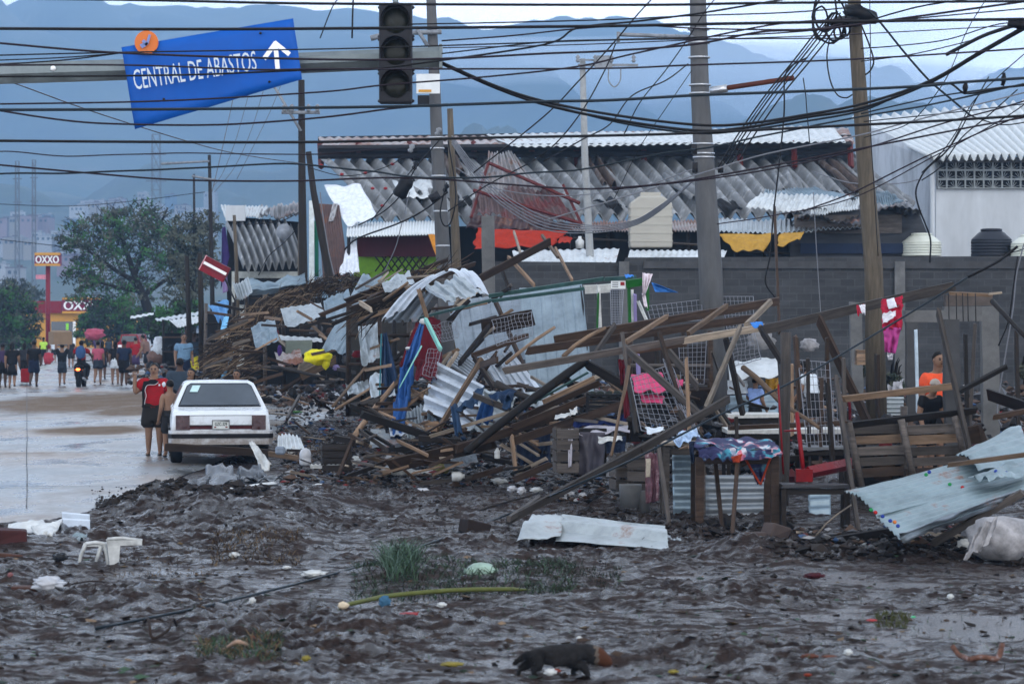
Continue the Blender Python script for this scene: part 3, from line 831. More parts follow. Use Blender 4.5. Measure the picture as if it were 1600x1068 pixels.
# dark inside band over block wall, between huts
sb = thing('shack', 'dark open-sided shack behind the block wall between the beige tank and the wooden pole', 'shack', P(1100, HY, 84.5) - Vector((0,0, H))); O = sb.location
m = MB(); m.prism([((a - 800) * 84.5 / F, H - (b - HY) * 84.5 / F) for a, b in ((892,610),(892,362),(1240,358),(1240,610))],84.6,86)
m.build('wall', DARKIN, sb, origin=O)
for k, px in enumerate((912,950,1075,1150,1195)):
    m = MB(); beam(m, P(px, 360,84.3), P(px, 405,84.3),.06); m.build('post', WOODS[WD], sb, origin=O)
for (px0, px1, py) in ((895,980,372),(1050,1120,380),(1150,1235,392)):
    m = MB(); beam(m, P(px0, py, 84.2), P(px1, py + 4,84.2),.035); m.build('rail', WOODS[WG], sb, origin=O)
cloth('tarpaulin', 'orange-yellow tarpaulin sagging along the shack right of the tall concrete pole', 'tarpaulin', PQ((1120,366,83),(1208,364,83),(1195,392,82.5),(1150,392,82.5)), fab('yellow_tarp', (.50,.28,.04)), folds=2, amp=.04, crumple=.08)
cloth('tarpaulin', 'narrow yellow tarpaulin end twisted right of the thin wooden post', 'tarpaulin', PQ((1216,366,83),(1256,361,83),(1250,374,82.5),(1215,386,82.5)), fab('yellow_tarp', (.62,.33,.03)), folds=1, amp=.06, crumple=.08)
m = MB(); m.lathe([(.12,0),(.13,.22),(.05,.30),(.05,.36)], P(906,388,83.6),10); tag(m.build('gas_cylinder', plain('tank_white', (.6,.62,.62), rough=.4), auto=True), 'small white gas cylinder in front of the dark shack', 'gas cylinder')

# ---- white building at right
wb = thing('white_building', 'white walled warehouse with pale corrugated gable roof and ventilation blocks at right', 'building', P(1500, HY, 104) - Vector((0,0, H))); O = wb.location
D1 = 104.0
def X(px, D): return (px - 800) * D / F
def Zp(py, D): return H - (py - HY) * D / F
m = MB()   # gable end wall, turned to the left
m.add([P(1336,205,112), P(1462,250, D1), P(1462,640, D1), P(1336,620,112)],[(0,1,2,3)])
m.add([P(1336,205,112), P(1370,200,110), P(1462,250, D1)],[(0,1,2)])
m.build('gable_wall', STAINW, wb, origin=O)
m = MB(); m.prism([(X(1462, D1),0),(X(1760, D1),0),(X(1760, D1), Zp(244, D1)),(X(1462, D1), Zp(246, D1))], D1, D1 + .25)
m.build('wall', WHITEW, wb, origin=O)
sheet('roof', None, None, PQ((1330,186,118),(1700,150,122),(1745,243,102.6),(1452,247,102.8)), ASBW, ribs=24, amp=.13, thick=.012, parent=wb, sub=8, prof='sin')
m = MB(); m.box(P(1600,252, D1 - .3) , (6.9,.12,.10)); m.build('eaves_beam', CONC, wb, origin=O)
m = MB(); m.tube([P(1457,250, D1 - .3), P(1457,396, D1 - .3), P(1457,640, D1 - .3)],.09,8); m.build('downpipe', WHITEW, wb, origin=O)
# ventilation blocks: a lattice set in the wall over a panel coloured dark as the shaded inside
m = MB(); m.box(P(1610,274, D1 - .05),(6.9,.06,1.0)); m.build('opening', DARKIN, wb, origin=O)
VB = plain('vent_block', (.34,.37,.38), rough=.8)
bw = 14.4 * D1 / F
for r in range(3):
    for k in range(20):
        cx = X(1464, D1) + bw * (k + .5); cz = Zp(259 + r * 14.4, D1) - 0
        if X(1760, D1) < cx: continue
        m = MB(); h = bw / 2
        for (dx, dz, sx, sz) in ((0, h - .015, bw, .03),(0,-h + .015, bw, .03),(h - .015,0,.03, bw - .06),(-h + .015,0,.03, bw - .06)):
            m.box((cx + dx, D1 - .12, cz + dz),(sx - .002,.10, sz))
        sgn = 1 if (k + r) % 2 else -1
        for q in range(4):
            m.tube([(cx + sgn * (h - .03), D1 - .13, cz - (h - .03)),(cx + sgn * (-h + .03 + q * .06 * (q > 1)), D1 - .13, cz - (h - .03) + q * .1)],.011,4, smooth=False)
        m.build('vent_block', VB, wb, origin=O)
# parapet roof between: the higher pale wall left of gable

# ---- water tanks
TB = plain('tank_beige', (.40,.38,.33), rough=.5, var=.08, scale=2)
def tank(label, px, py0, py1, wpx, D, mat, kind='round'):
    s = D / F; base = P(px, py1, D); h = (py1 - py0) * s; r = wpx * s / 2
    t = thing('water_tank', label, 'water tank', base)
    if kind == 'round':
        m = MB(); prof = [(r * .98,0)]
        for k in range(5):
            z = h * (.02 + .11 * k); prof += [(r, z),(r, z + h * .07),(r * .96, z + h * .085),(r * .96, z + h * .10)]
        prof += [(r, h * .58),(r * .96, h * .62),(r * .62, h * .86),(r * .5, h * .9)]
        m.lathe(prof, (0,0,0),24); m.build('body', mat, t)
        m = MB(); m.lathe([(r * .50, h * .895),(r * .53, h * .91),(r * .53, h * .98),(r * .4, h)],(0,0,0),20); m.build('lid', mat, t)
    else:
        m = MB(); prof = [(-r, 0),(r, 0),(r, h * .80),(r * .55, h * .93),(-r * .55, h * .93),(-r, h * .80)]
        m.prism(prof, -r * .9, r * .9); o = m.build('body', mat, t)
        bv = o.modifiers.new('round', 'BEVEL'); bv.width = .06; bv.segments = 3
        m = MB()
        for k in range(5): m.box((0,0, h * (.12 + k * .15)),(2 * r + .03,1.8 * r + .03,.035))
        m.build('rib', mat, t)
        m = MB(); m.box((0,0, h * .965),(r * .95, r * .9, h * .07)); m.build('lid', mat, t)
    return t
tank('tall beige box-shaped water tank standing on the block wall', 1016,301,388,66,83, TB, 'box')
tank('dark grey round water tank with narrow neck in front of the white building', 1549,357,400,64,84, plain('tank_black', (.05,.055,.07), rough=.45, var=.15))
tank('cream round water tank just right of the wooden pole', 1440,364,400,62,84, plain('tank_cream', (.55,.57,.50), rough=.5, var=.08))
tank('cream water tank cut by the picture edge right of the dark round tank', 1612,366,402,66,83.5, plain('tank_cream', (.55,.57,.50), rough=.5, var=.08))

# ---- smaller market hall at left
lm = thing('market_hall', 'small market hall with steep grey wavy roof and dark ridge, left of the leaning poles', 'market hall', P(410, HY, 96) - Vector((0,0, H))); O = lm.location
sheet('roof', None, None, PQ((352,352,101),(452,345,102),(476,412,96),(380,420,95)), ASB, ribs=9, amp=.16, bow=.1, thick=.012, parent=lm, sub=8)
sheet('upper_roof', None, None, PQ((345,324,104),(420,320,104),(410,338,101),(352,342,101)), GALVW, ribs=14, amp=.03, parent=lm, sub=4, crumple=.1)
sheet('upper_roof', None, None, PQ((408,322,104),(470,318,104),(470,336,101),(406,340,101)), metal('sheet_black', (.05,.05,.055)), ribs=10, amp=.03, parent=lm, sub=4, crumple=.2)
m = MB(); m.prism([(X(348,100),0),(X(470,100),0),(X(470,100), Zp(345,100)),(X(348,100), Zp(335,100))],101.5,102); m.build('wall', DARKIN, lm, origin=O)
m = MB(); m.box(P(368,333,100.8),(.7,.1,.55)); m.build('white_panel', WHITEW, lm, origin=O)
m = MB(); m.prism([(X(362,96),0),(X(470,96),0),(X(470,96), Zp(424,96)),(X(362,96), Zp(424,96))],96,96.3); m.build('front_wall', plain('pale_wall', (.42,.44,.42), rough=.8), lm, origin=O)
m = MB(); m.box(P(420,455,95.9),(2.0,.08,.9)); m.build('opening', DARKIN, lm, origin=O)  # dark panel on the wall, inside shade put into its colour
m = MB(); m.tube([P(444,362,97), P(444,362,96.6)],.28,20); tag(m.build('satellite_dish', plain('dish_grey', (.3,.33,.38), rough=.5), auto=True), 'round grey satellite dish on the small wavy roof', 'satellite dish')

# ---- convenience shop far down the road with pylon sign
DS = 250.0
st = thing('convenience_shop', 'distant convenience shop with red fascia and orange-yellow wall at the road end', 'shop', P(90, HY, DS) - Vector((0,0, H))); O = st.location
def bx(px0, py0, px1, py1, D, dep, name, mat, parent, O):
    m = MB(); a, b = P(px0, py0, D), P(px1, py1, D)
    m.box(((a.x + b.x) / 2, D + dep / 2,(a.z + b.z) / 2),(abs(b.x - a.x), dep, abs(a.z - b.z)))
    return m.build(name, mat, parent, origin=O)
SRED = plain('shop_red', (.38,.012,.03), rough=.4, var=.1); SYEL = plain('shop_yellow', (.62,.30,.03), rough=.5, var=.1)
SPUR = plain('sign_maroon', (.18,.012,.05), rough=.4, var=.1); SWHT = plain('sign_white', (.8,.8,.8), rough=.5, var=.05, bump=0)
GLASS = plain('dark_glass', (.03,.04,.05), rough=.08, var=.2, bump=0, spec=.8)
bx(36,488,200,543, DS, 9, 'wall', SYEL, st, O)
bx(42,470,96,489, DS - .5,.45, 'fascia', SRED, st, O)
bx(97,466,160,489, DS - .5,.45, 'sign_panel', SPUR, st, O)
bx(97,464.5,160,468, DS - .6,.1, 'sign_band', SYEL, st, O); bx(97,486,160,489.5, DS - .6,.1, 'sign_band', SYEL, st, O)
text_on('OXXO', PQ((100,470, DS - .52),(158,470, DS - .52),(158,484, DS - .52),(100,484, DS - .52)),(0,-.06,0), 'lettering', SWHT, st, O, bold=.03)
bx(80,502,114,540, DS - .12,.1, 'window', GLASS, st, O)
bx(103,505,107,515, DS - .2,.05, 'poster', plain('poster_green', (.25,.7,.05)), st, O)
bx(114,502,118,540, DS - .15,.1, 'door_frame', SWHT, st, O)
py_t = thing('pylon_sign', 'tall red pole with maroon and yellow sign box reading OXXO', 'sign', P(75, HY, 235) - Vector((0,0, H))); O = py_t.location
m = MB(); m.tube([P(75,545,235), P(75,413,235)],.20,10); m.build('pole', SRED, py_t, origin=O)
bx(54,395,94,415,234.4,.8, 'sign_box', SPUR, py_t, O)
bx(54,394.5,94,398.6,234.25,.12, 'sign_band', SYEL, py_t, O); bx(54,411.8,94,415.3,234.25,.12, 'sign_band', SYEL, py_t, O)
text_on('OXXO', PQ((56,399.5,234.38),(92,399.5,234.38),(92,411,234.38),(56,411,234.38)),(0,-.06,0), 'lettering', SWHT, py_t, O, bold=.02)
bx(56,429,71,436,234.6,.3, 'small_sign', plain('sign_pink', (.55,.2,.25)), py_t, O)

# ---- houses on the far hillside
HW = [plain('house_white', (.40,.40,.40), rough=.8, var=.1), plain('house_cream', (.34,.30,.25), rough=.8, var=.1), plain('house_pink', (.34,.22,.22), rough=.8, var=.1), plain('house_blue', (.14,.22,.30), rough=.8, var=.1), plain('house_grey', (.32,.32,.32), rough=.8, var=.1)]
HN = ['white', 'cream', 'pink', 'blue', 'grey']
RT = plain('roof_tile', (.2,.08,.05), rough=.8, var=.2); WIN = plain('window_dark', (.03,.035,.045), rough=.3)
spots = []
random.seed(21)
for k in range(26): spots.append((random.uniform(2,112), random.choice([random.uniform(338,352), random.uniform(368,384), random.uniform(395,440)])))
for k in range(16): spots.append((random.uniform(212,335), random.uniform(306,345)))
for k in range(10): spots.append((random.uniform(120,200), random.uniform(318,332)))
for k in range(8): spots.append((random.uniform(120,190), random.uniform(398,412)))
for k, (px, py) in enumerate(spots):
    D = 1.6 * (560 + (445 - py) * 3.2)
    c = random.choice([0,0,0,1,4,4,2,3]) if px < 130 else random.choice([0,0,1,4])
    ww, hh, dd = random.uniform(6,13) * .72, random.uniform(3,6.5) * .72,8
    b = P(px, py + 5, D); c = (c + k) % 5 if k % 3 == 0 else c
    t = thing('hillside_house', '%s %s house on the hazy far hillside, %s' % ('small' if ww < 6.7 else 'long' if hh < 3.5 else 'tall', HN[c], 'at the left picture edge' if px < 22 else 'left of the pylon sign' if px < 54 else 'above the pylon sign' if px < 118 else 'just above the big tree' if py < 350 else 'seen through the big tree') + (', higher up' if py < 341 or 360 < py < 376 else ''), 'house', b, random.uniform(-.3,.3), 'houses on the far hillside')
    m = MB(); m.box((0,0, hh / 2 - 6),(ww, dd, hh + 12)); m.build('wall', HW[c], t)
    m = MB(); m.box((0,0, hh + .15),(ww + .6, dd + .6,.3)); m.box((ww * .2,0, hh + .7),(ww * .3,2,.8)); m.build('roof', HW[4] if k % 3 else RT, t)
    for q in range(2 if ww < 7.5 else 3):
        m = MB(); m.box((-ww * .3 + q * ww * .3,-dd / 2 - .03, hh * .55),(1.1,.08,1.2)); m.build('window', WIN, t)
# the slope they stand on
sl = []
xs = np.linspace(-1000,1100,90); ds = np.linspace(480,1000,26) * 1.6
XX = np.repeat(((xs - 800) / F)[None, :],26,0) * ds[:, None]; YY = np.repeat(ds[:, None],90,1)
d1 = ds / 1.6
pyg = 452 - (d1 - 560) / 3.2 + 10
pyg = np.where(d1 < 560,499 + (452 + 10 - 499) * (d1 - 480) / 80, pyg)
ZZ = (H - (pyg - HY) * ds / F)[:, None] + 4 * (vnoise(XX, YY, 30,71) - .5)
fall = np.clip((300 - ((XX / YY) * F + 800)) / 500 + 1,0,1)
ZZ = ZZ * np.where(((XX / YY) * F + 800) > 330, np.clip(1 - (((XX / YY) * F + 800) - 330) / 300,.3,1),1) - 1.5
grid_mesh('hills', XX, YY, ZZ, HM)
# ---------------------------------------------------------------- poles, mast, cables
POLEC = plain('pole_concrete', (.17,.17,.175), rough=.7, var=.3, scale=5, bump=.4, vs=(1,1,.25))
POLEW = plain('pole_wood', (.19,.155,.115), rough=.75, var=.45, scale=7, bump=.5, vs=(3,3,.3))
POLEWD = plain('pole_wood_dark', (.05,.042,.038), rough=.75, var=.4, scale=7, bump=.4, vs=(3,3,.3))
BAND = plain('steel_band', (.45,.46,.48), rough=.35, metal=.8, var=.15)
INS = plain('insulator_grey', (.26,.28,.31), rough=.3)
BLK = plain('cable_black', (.012,.012,.016), rough=.45, var=.2, bump=0)
BLKB = plain('cable_blue_black', (.02,.035,.05), rough=.4, var=.2, bump=0)
BLKG = plain('cable_grey', (.22,.23,.26), rough=.45, var=.2, bump=0)
BLKP = plain('cable_purple_black', (.03,.018,.03), rough=.45, var=.2, bump=0)
def pole(name, label, pts, ws, D, mat, cat='utility pole', Db=None):
    """pts photo pixels top to foot, ws widths px"""
    t = thing(name, label, cat, P(pts[-1][0], pts[-1][1], D))
    m = MB(); m.tube([P(a, b, D) for a, b in pts],[w_ / 2 * D / F for w_ in ws],16)
    m.build('shaft', mat, t, origin=t.location)
    return t
def bands(t, ys, px0, w0, D, pts):
    for y in ys:
        x = np.interp(y, [p[1] for p in pts],[p[0] for p in pts])
        m = MB(); m.tube([P(x, y - 1.4, D), P(x, y + 1.4, D)],(w0 / 2 + 1.2) * D / F, 16); m.build('steel_band', BAND, t, origin=t.location)
pp = [(1089,-60),(1094,150),(1110,420),(1119,690)]
t = pole('utility_pole', 'thick round concrete utility pole with steel bands, right of the picture centre', pp, [24,29,37,41],50, POLEC)
bands(t, (46,67,90,133,146,225,240,246),1100,32,50, pp)
m = MB(); m.tube([P(1118,142,49.7), P(1126,139,49.7), P(1240,122,49)],.045,8); m.build('steel_arm', plain('rusty_arm', (.16,.04,.02), rough=.6), t, origin=t.location)
m = MB(); m.tube([P(1110,142,49.7), P(1136,138,49.6)],.07,8); m.build('arm_socket', BAND, t, origin=t.location)
m = MB(); m.tube([P(1082,58,49.8), P(966,54,49)],.035,6); m.tube([P(966,66,49), P(966,50,49)],.03,6); m.build('side_arm', INS, t, origin=t.location)
for (x, y) in ((1085,233),(1086,262),(1126,262)):
    m = MB(); m.tube([P(x, y - 8,49.6), P(x, y + 8,49.6)],.05,8); m.build('clamp', STEEL, t, origin=t.location)
pp = [(1333,-60),(1336,40),(1350,240),(1365,420),(1370,660)]
t = pole('utility_pole', 'brown wooden utility pole with a tangle of coiled cable at its top', pp, [19,21,25,29,33],45, POLEW)
m = MB(); m.ell(P(1344,22,44.7),(.30,.22,.14), rot=Matrix.Rotation(.35,3, 'Y'), lump=.3); m.ell(P(1322,34,44.6),(.26,.2,.10), lump=.4); m.build('splice_case', BLK, t, origin=t.location)
pp = [(671,-60),(676,60),(684,250),(697,480),(702,640)]
t = pole('utility_pole', 'weathered concrete utility pole behind the traffic signal', pp, [14,16,20,24,27],58, POLEC)
bands(t, (50,165,215,232,275,330,384),680,20,58, pp)
m = MB(); m.tube([P(612,52,57.8), P(690,50,57.8)],.05,6); m.tube([P(650,42,57.7), P(668,72,57.7)],.04,6); m.tube([P(579,60,58), P(600,55,58)],.06,6); m.build('crossarm', INS, t, origin=t.location)
for (x, y) in ((646,265),(640,290),(682,212),(640,238),(694,300)):
    m = MB(); m.lathe([(.03,0),(.06,.04),(.035,.08),(.065,.13),(.03,.18)], P(x, y, 57.5),8, rot=Matrix.Rotation(.4,3, 'Y')); m.build('insulator', BLK if y > 250 else INS, t, origin=t.location)
m = MB(); m.box(P(669,131,57.4),(.48,.05,.40)); m.build('notice_plate', plain('plate_white', (.6,.62,.62), rough=.5, var=.1), t, origin=t.location)
m = MB(); m.box(P(664,142,57.36),(.26,.01,.05)); m.build('notice_stripe', SYEL, t, origin=t.location)
m = MB(); m.box(P(662,158,57.3),(.24,.2,.22)); m.build('junction_box', BLK, t, origin=t.location)
pole('utility_pole', 'slim wooden pole standing just right of the weathered concrete pole', [(703,170),(706,250),(712,380),(716,470),(718,640)],[9,11,14,15,15],57, POLEW)
pp = [(471,125),(472,300),(474,450),(475,580)]
t = pole('utility_pole', 'thin dark concrete pole below the right end of the blue sign', pp, [10,12,14,15],72, POLEWD)
m = MB()
m.tube([P(440,176,71.8), P(500,176,71.8)],.05,5); m.tube([P(428,135,71.8), P(470,205,71.8)],.04,5); m.build('crossarm', INS, t, origin=t.location)
for x in (444,456,482,496):
    m = MB(); m.lathe([(.03,0),(.06,.05),(.03,.1),(.06,.15),(.02,.2)], P(x, 175,71.7),8); m.build('insulator', INS, t, origin=t.location)
pole('utility_pole', 'dark wooden pole leaning left, between the white strip and the torn warehouse corner', [(482,237),(490,300),(503,370),(518,450),(528,560)],[9,10,12,13,14],70, POLEWD)
pole('utility_pole', 'short wooden post stub left of the white banner strip', [(470,350),(470,440),(471,560)],[9,10,11],76, POLEW)
pp = [(910,92),(914,250),(922,400),(926,560)]
t = pole('utility_pole', 'pale slim concrete pole with transformer gear above the wavy roof', pp, [9,11,12,13],80, plain('pole_pale', (.33,.34,.34), rough=.7, var=.2))
m = MB(); m.box(P(950,102,79.8),(1.7,.08,.07)); m.box(P(925,94,79.8),(.9,.08,.05)); m.build('crossarm', INS, t, origin=t.location)
m = MB(); m.box(P(943,97,79.7),(.5,.2,.35)); m.build('transformer_box', INS, t, origin=t.location)
for x in (903,930,955,990):
    m = MB(); m.lathe([(.03,0),(.07,.05),(.03,.1),(.07,.15),(.02,.22)], P(x, 98,79.6),8); m.build('insulator', INS, t, origin=t.location)
m = MB(); m.tube(poly_path([P(951,108,79.6), P(951,126,79.6), P(960,136,79.6), P(969,126,79.6), P(970,108,79.6)]),.02,5); m.build('cable_loop', INS, t, origin=t.location)
t = pole('utility_pole', 'thin grey pole with crossarm behind the big tree', [(327,242),(329,330),(331,420),(333,540)],[5,6,7,8],120, POLEWD)
m = MB(); m.tube([P(252,256,119.8), P(327,252,119.8)],.05,4); m.tube([P(300,275,119.8), P(338,282,119.8)],.05,4); m.build('crossarm', INS, t, origin=t.location)
pole('utility_pole', 'very thin far pole left of the thin grey pole with crossarm', [(303,272),(304,400),(305,540)],[3.5,4,4],150, POLEWD)
pole('utility_pole', 'dark pole rising between the small stalls and the small wavy roof', [(312,395),(314,470),(316,580)],[8,9,10],84, POLEWD)
pole('utility_pole', 'dark short pole with lamp bracket right of the big tree trunk', [(292,400),(294,470),(297,560)],[7,8,9],100, POLEWD)
pole('post', 'wooden post in front of the small wavy roof', [(366,336),(369,400),(372,520)],[5,6,7],88, POLEW, 'post')
# square concrete posts
def sqpost(label, pts, wpx, D, mat=None):
    mat = mat or CONC
    (x0, y0),(x1, y1) = pts
    a, b = P(x0, y0, D), P(x1, y1, D); s = wpx * D / F
    m = MB(); n = 8; vs, fs = [],[]
    for k in range(n + 1):
        c = a.lerp(b, k / n)
        for sx, sy in ((-1,-1),(1,-1),(1,1),(-1,1)):
            vs.append(c + Vector((sx * s / 2 + random.uniform(-.008,.008), sy * s / 2, random.uniform(-.02,.02) if k in (0, n) else 0)))
    for k in range(n):
        for i in range(4):
            j = (i + 1) % 4; fs.append((k * 4 + i, k * 4 + j, k * 4 + 4 + j, k * 4 + 4 + i))
    fs += [(3,2,1,0),(n * 4, n * 4 + 1, n * 4 + 2, n * 4 + 3)]
    m.add(vs, fs)
    return tag(m.build('concrete_post', mat, auto=True), label, 'post')
sqpost('square grey concrete post right of the slim wooden pole, in front of the red tarpaulin', [(762,338),(766,600)],20,60)
sqpost('pale square post standing against the block wall behind the wooden utility pole', [(1336,472),(1340,640)],18,60)
sqpost('rough square concrete pillar with spalled top under the stacked beam ends', [(1545,478),(1548,700)],26,40)
sqpost('wide dark concrete pillar left of the rough pillar', [(1486,500),(1488,700)],24,35.6, CONCD)
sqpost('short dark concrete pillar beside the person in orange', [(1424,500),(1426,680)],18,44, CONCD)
# power transmission towers far left
def tower(label, px, pt, pb, wpx, D):
    t = thing('lattice_tower', label, 'pylon', P(px, pb, D)); s = D / F; hw = wpx * s / 2; h = (pb - pt) * s
    m = MB(); n = 9
    for sx in (-1,1):
        for sy in (-1,1): m.tube([(sx * hw, sy * hw, 0),(sx * hw * .75, sy * hw * .75, h)],.07,4, smooth=False)
    for k in range(n):
        z0, z1 = h * k / n, h * (k + 1) / n; a = hw * (1 - .25 * k / n)
        for sy in (-1,1):
            m.tube([(-a, sy * a, z0),(a, sy * a, z1)],.035,3, smooth=False); m.tube([(a, sy * a, z0),(-a, sy * a, z1)],.055,3, smooth=False); m.tube([(-a, sy * a, z1),(a, sy * a, z1)],.055,3, smooth=False)
    m.build('lattice', plain('tower_steel', (.20,.22,.24), rough=.6), t)
    m = MB()
    for z in (.72,.88): m.box((0,0, h * z),(hw * 4,.2,.2))
    m.build('crossarm', plain('tower_steel', (.12,.13,.14)), t)
tower('tall hazy lattice pylon behind the big tree, below the blue sign', 244,210,470,16,640)
tower('faint thin lattice pylon at the left edge, inner one', 53,250,480,6,640)
tower('faint thin lattice pylon at the left edge, outer one', 27,252,480,7,650)

# ---- traffic mast
DM = 30.0
mast = thing('traffic_mast', 'galvanised horizontal traffic mast arm crossing the upper left, carrying the blue sign', 'traffic mast', P(-290,499, DM) - Vector((0,0, H)))
O = mast.location
MST = plain('mast_galvanised', (.24,.28,.29), rough=.45, metal=.5, var=.25, scale=6)
MSD = plain('mast_underside', (.11,.11,.12), rough=.6, metal=.3, var=.3, scale=5)
m = MB(); vs, fs = [],[]
st_ = [(-300,121,17),(0,115,16),(300,106,15.5),(690,89,15.5)]
for k, (x, y, h) in enumerate(st_):
    c = P(x, y, DM); hh = h * DM / F
    for (dy, dz) in ((-.5,1),(.5,1),(1,.4),(1,-.4),(.5,-1),(-.5,-1),(-1,-.15),(-1,.55)):
        vs.append(c + Vector((0, dy * hh, dz * hh)))
for k in range(3):
    for i in range(8):
        j = (i + 1) % 8; fs.append((k * 8 + i, k * 8 + j, k * 8 + 8 + j, k * 8 + 8 + i))
fs += [tuple(range(8))[::-1], tuple(24 + i for i in range(8))]
m.add(vs, fs); m.build('arm', MST, mast, origin=O)
m = MB(); m.tube([P(-300,560, DM) - Vector((0,0,2)), P(-300,100, DM)],[.16,.13],12); m.build('column', MST, mast, origin=O)
m = MB(); m.ell(P(83,107, DM - .12),(.03,.03,.03), nu=8, nv=6); m.build('bolt', SWHT, mast, origin=O)
m = MB(); m.box(P(689,89, DM),(.03,.27,.25)); m.build('end_cap', MST, mast, origin=O)
# blue sign
DG = 29.7
sg = thing('direction_sign', 'bent blue direction sign tilted by the wind, reading CENTRAL DE ABASTOS with a white arrow', 'road sign', P(330,115, DG)); O = sg.location
BLU = plain('sign_blue', (.006,.080,.36), rough=.45, var=.10, scale=3, bump=.05)
sheet('board', None, None, PQ((190,74, DG),(458,29, DG - .2),(472,124, DG - .25),(211,202, DG + .05)), BLU, ribs=0, bow=0, crumple=.03, thick=.006, parent=sg, sub=8)
text_on('CENTRAL DE ABASTOS', PQ((207,110, DG - .03),(399,80, DG - .22),(402,110, DG - .22),(212,141, DG - .03)),(0,-.035,0), 'lettering', plain('letter_white', (.52,.58,.62), rough=.5, var=.05, bump=0), sg, O)
m = MB()
def strip(m, a, b, w, D, off=-.05):
    a, b = P(a[0], a[1], D) + Vector((0, off, 0)), P(b[0], b[1], D) + Vector((0, off, 0)); t_ = (b - a).normalized(); s_ = Vector((-t_.z, 0, t_.x)) * w * D / F / 2
    m.add([a - s_, a + s_, b + s_, b - s_],[(0,1,2,3)])
strip(m, (431,70),(434.5,109),7, DG - .28); strip(m, (432,67),(413,93),7, DG - .28,-.052); strip(m, (429,67),(453,86),7, DG - .28,-.054)
m.build('arrow', SWHT, sg, origin=O)
m = MB(); m.tube([P(229.5,67, DG - .03) + Vector((0,-.02,0)), P(229.5,67, DG - .03) + Vector((0,-.035,0))],18.5 * DG / F, 28, smooth=False); m.build('emblem_disc', plain('emblem_orange', (.55,.13,.015), rough=.4, var=.08), sg, origin=O)
m = MB()
for a, b, w_ in (((235,55),(231,69),4),((231,69),(222,75),4),((224,64),(231,71),5),((220,72),(226,69),3)):
    strip(m, a, b, w_, DG - .05,-.05)
m.build('emblem_mark', plain('emblem_blue', (.15,.2,.4), rough=.5), sg, origin=O)
for (x, y) in ((407,52),(421,128),(256,155),(243,80)):
    m = MB(); m.ell(P(x, y, DG - .2),(.015,.02,.015), nu=8, nv=5); m.build('bolt', STEEL, sg, origin=O)
# traffic signal
DT = 29.4
tl = thing('traffic_signal', 'unlit black three-lamp traffic signal hanging on the mast arm', 'traffic light', P(619,162, DT)); O = tl.location
HSG = plain('signal_black', (.018,.018,.022), rough=.5, var=.2, scale=8)
m = MB(); c = P(618.5,84.5, DT)
m.box((c.x, DT, c.z),(.345,.20,1.04)); o = m.build('housing', HSG, tl, origin=O)
bv = o.modifiers.new('round', 'BEVEL'); bv.width = .02; bv.segments = 2
m = MB()
for y in (12,57,62,110,115,158):
    for x in (593,645): m.ell(P(x, y, DT - .02),(.02,.03,.02), nu=6, nv=4)
m.build('latch', HSG, tl, origin=O)
LN = plain('lens_dull', (.035,.037,.03), rough=.25, var=.3, bump=0)
for y in (34,83,134):
    c = P(619, y, DT)
    m = MB(); m.lathe([(.135,0),(.13,.012),(.08,.03),(.02,.036)],(c.x, DT - .10, c.z),22, rot=Matrix.Rotation(R(90),3, 'X')); m.build('lens', LN, tl, origin=O)
    m = MB(); vs, fs = [],[]; n = 18
    for k in range(n + 1):
        a = R(-25) + R(230) * k / n
        for (dy, rr) in ((-.10,.150),(-.10 - .20 * (.25 + .75 * math.sin(math.pi * k / n)),.152)):
            vs.append((c.x + rr * math.cos(a), DT + dy, c.z + rr * math.sin(a)))
    for k in range(n): fs.append((2 * k, 2 * k + 1,2 * k + 3,2 * k + 2))
    m.add(vs, fs, 0, True); o = m.build('visor', HSG, tl, origin=O); s_ = o.modifiers.new('thickness', 'SOLIDIFY'); s_.thickness = .006
m = MB(); m.tube([P(619,8, DT), P(617,-4, DT)],.03,8); m.box(P(619,92, DT + .25),(.10,.45,.12)); m.build('bracket', MST, tl, origin=O)

# ---- overhead cables, each one its own tube
def cable(label, pts, D, r=.010, mat=None, name='cable', cat='cable', n=7, D1=None, waver=0):
    D1 = D if D1 is None else D1
    q = []
    for k, (x, y) in enumerate(pts):
        q.append(P(x, y, D + (D1 - D) * k / max(1, len(pts) - 1)))
    q = poly_path(q, n)
    if waver: q = [p + Vector((0,0, waver * mnoise.noise(p * 1.3))) for p in q]
    m = MB(); m.tube(q, r, 5)
    o = m.build(name, mat or BLK, auto=True)
    return tag(o, label, cat, 'cables strung across the view')
C = cable
C('thick black cable along the very top edge of the picture', [(-20,-3),(250,1),(500,6),(1000,8),(1200,5),(1620,2)],27,.014)
C('thick black cable crossing the upper part of the traffic signal', [(-20,45),(300,46),(640,44),(950,41),(1100,38),(1400,33),(1620,30)],27,.016)
C('cable over the top left sign corner, sagging past the mast end', [(-20,66),(190,83),(500,93),(687,92),(850,84),(950,80),(1081,70),(1190,50),(1269,47),(1345,38),(1620,0)],28,.012, BLKP)
C('thin cable rising slightly across the emblem disc of the blue sign', [(-20,87),(190,82),(500,77),(644,73),(800,68),(1000,62),(1328,60)],28.2,.008)
C('thin cable meeting the sign edge from the left, middle one', [(-20,95),(100,90),(190,83)],28.4,.007)
C('thin cable meeting the sign edge from the left, lowest one', [(-20,102),(100,94),(190,83)],28.6,.008)
C('cable crossing the lettering and running level to the wooden pole', [(-20,102),(200,102),(400,109),(500,108),(690,108),(950,107),(1078,102),(1328,93),(1620,75)],28,.010, BLKP)
C('cable crossing the lower half of the sign lettering', [(-20,120),(150,119),(300,117),(400,113),(470,110),(590,106),(650,100),(850,70),(903,44),(1000,33),(1100,20),(1232,-2)],28.3,.011)
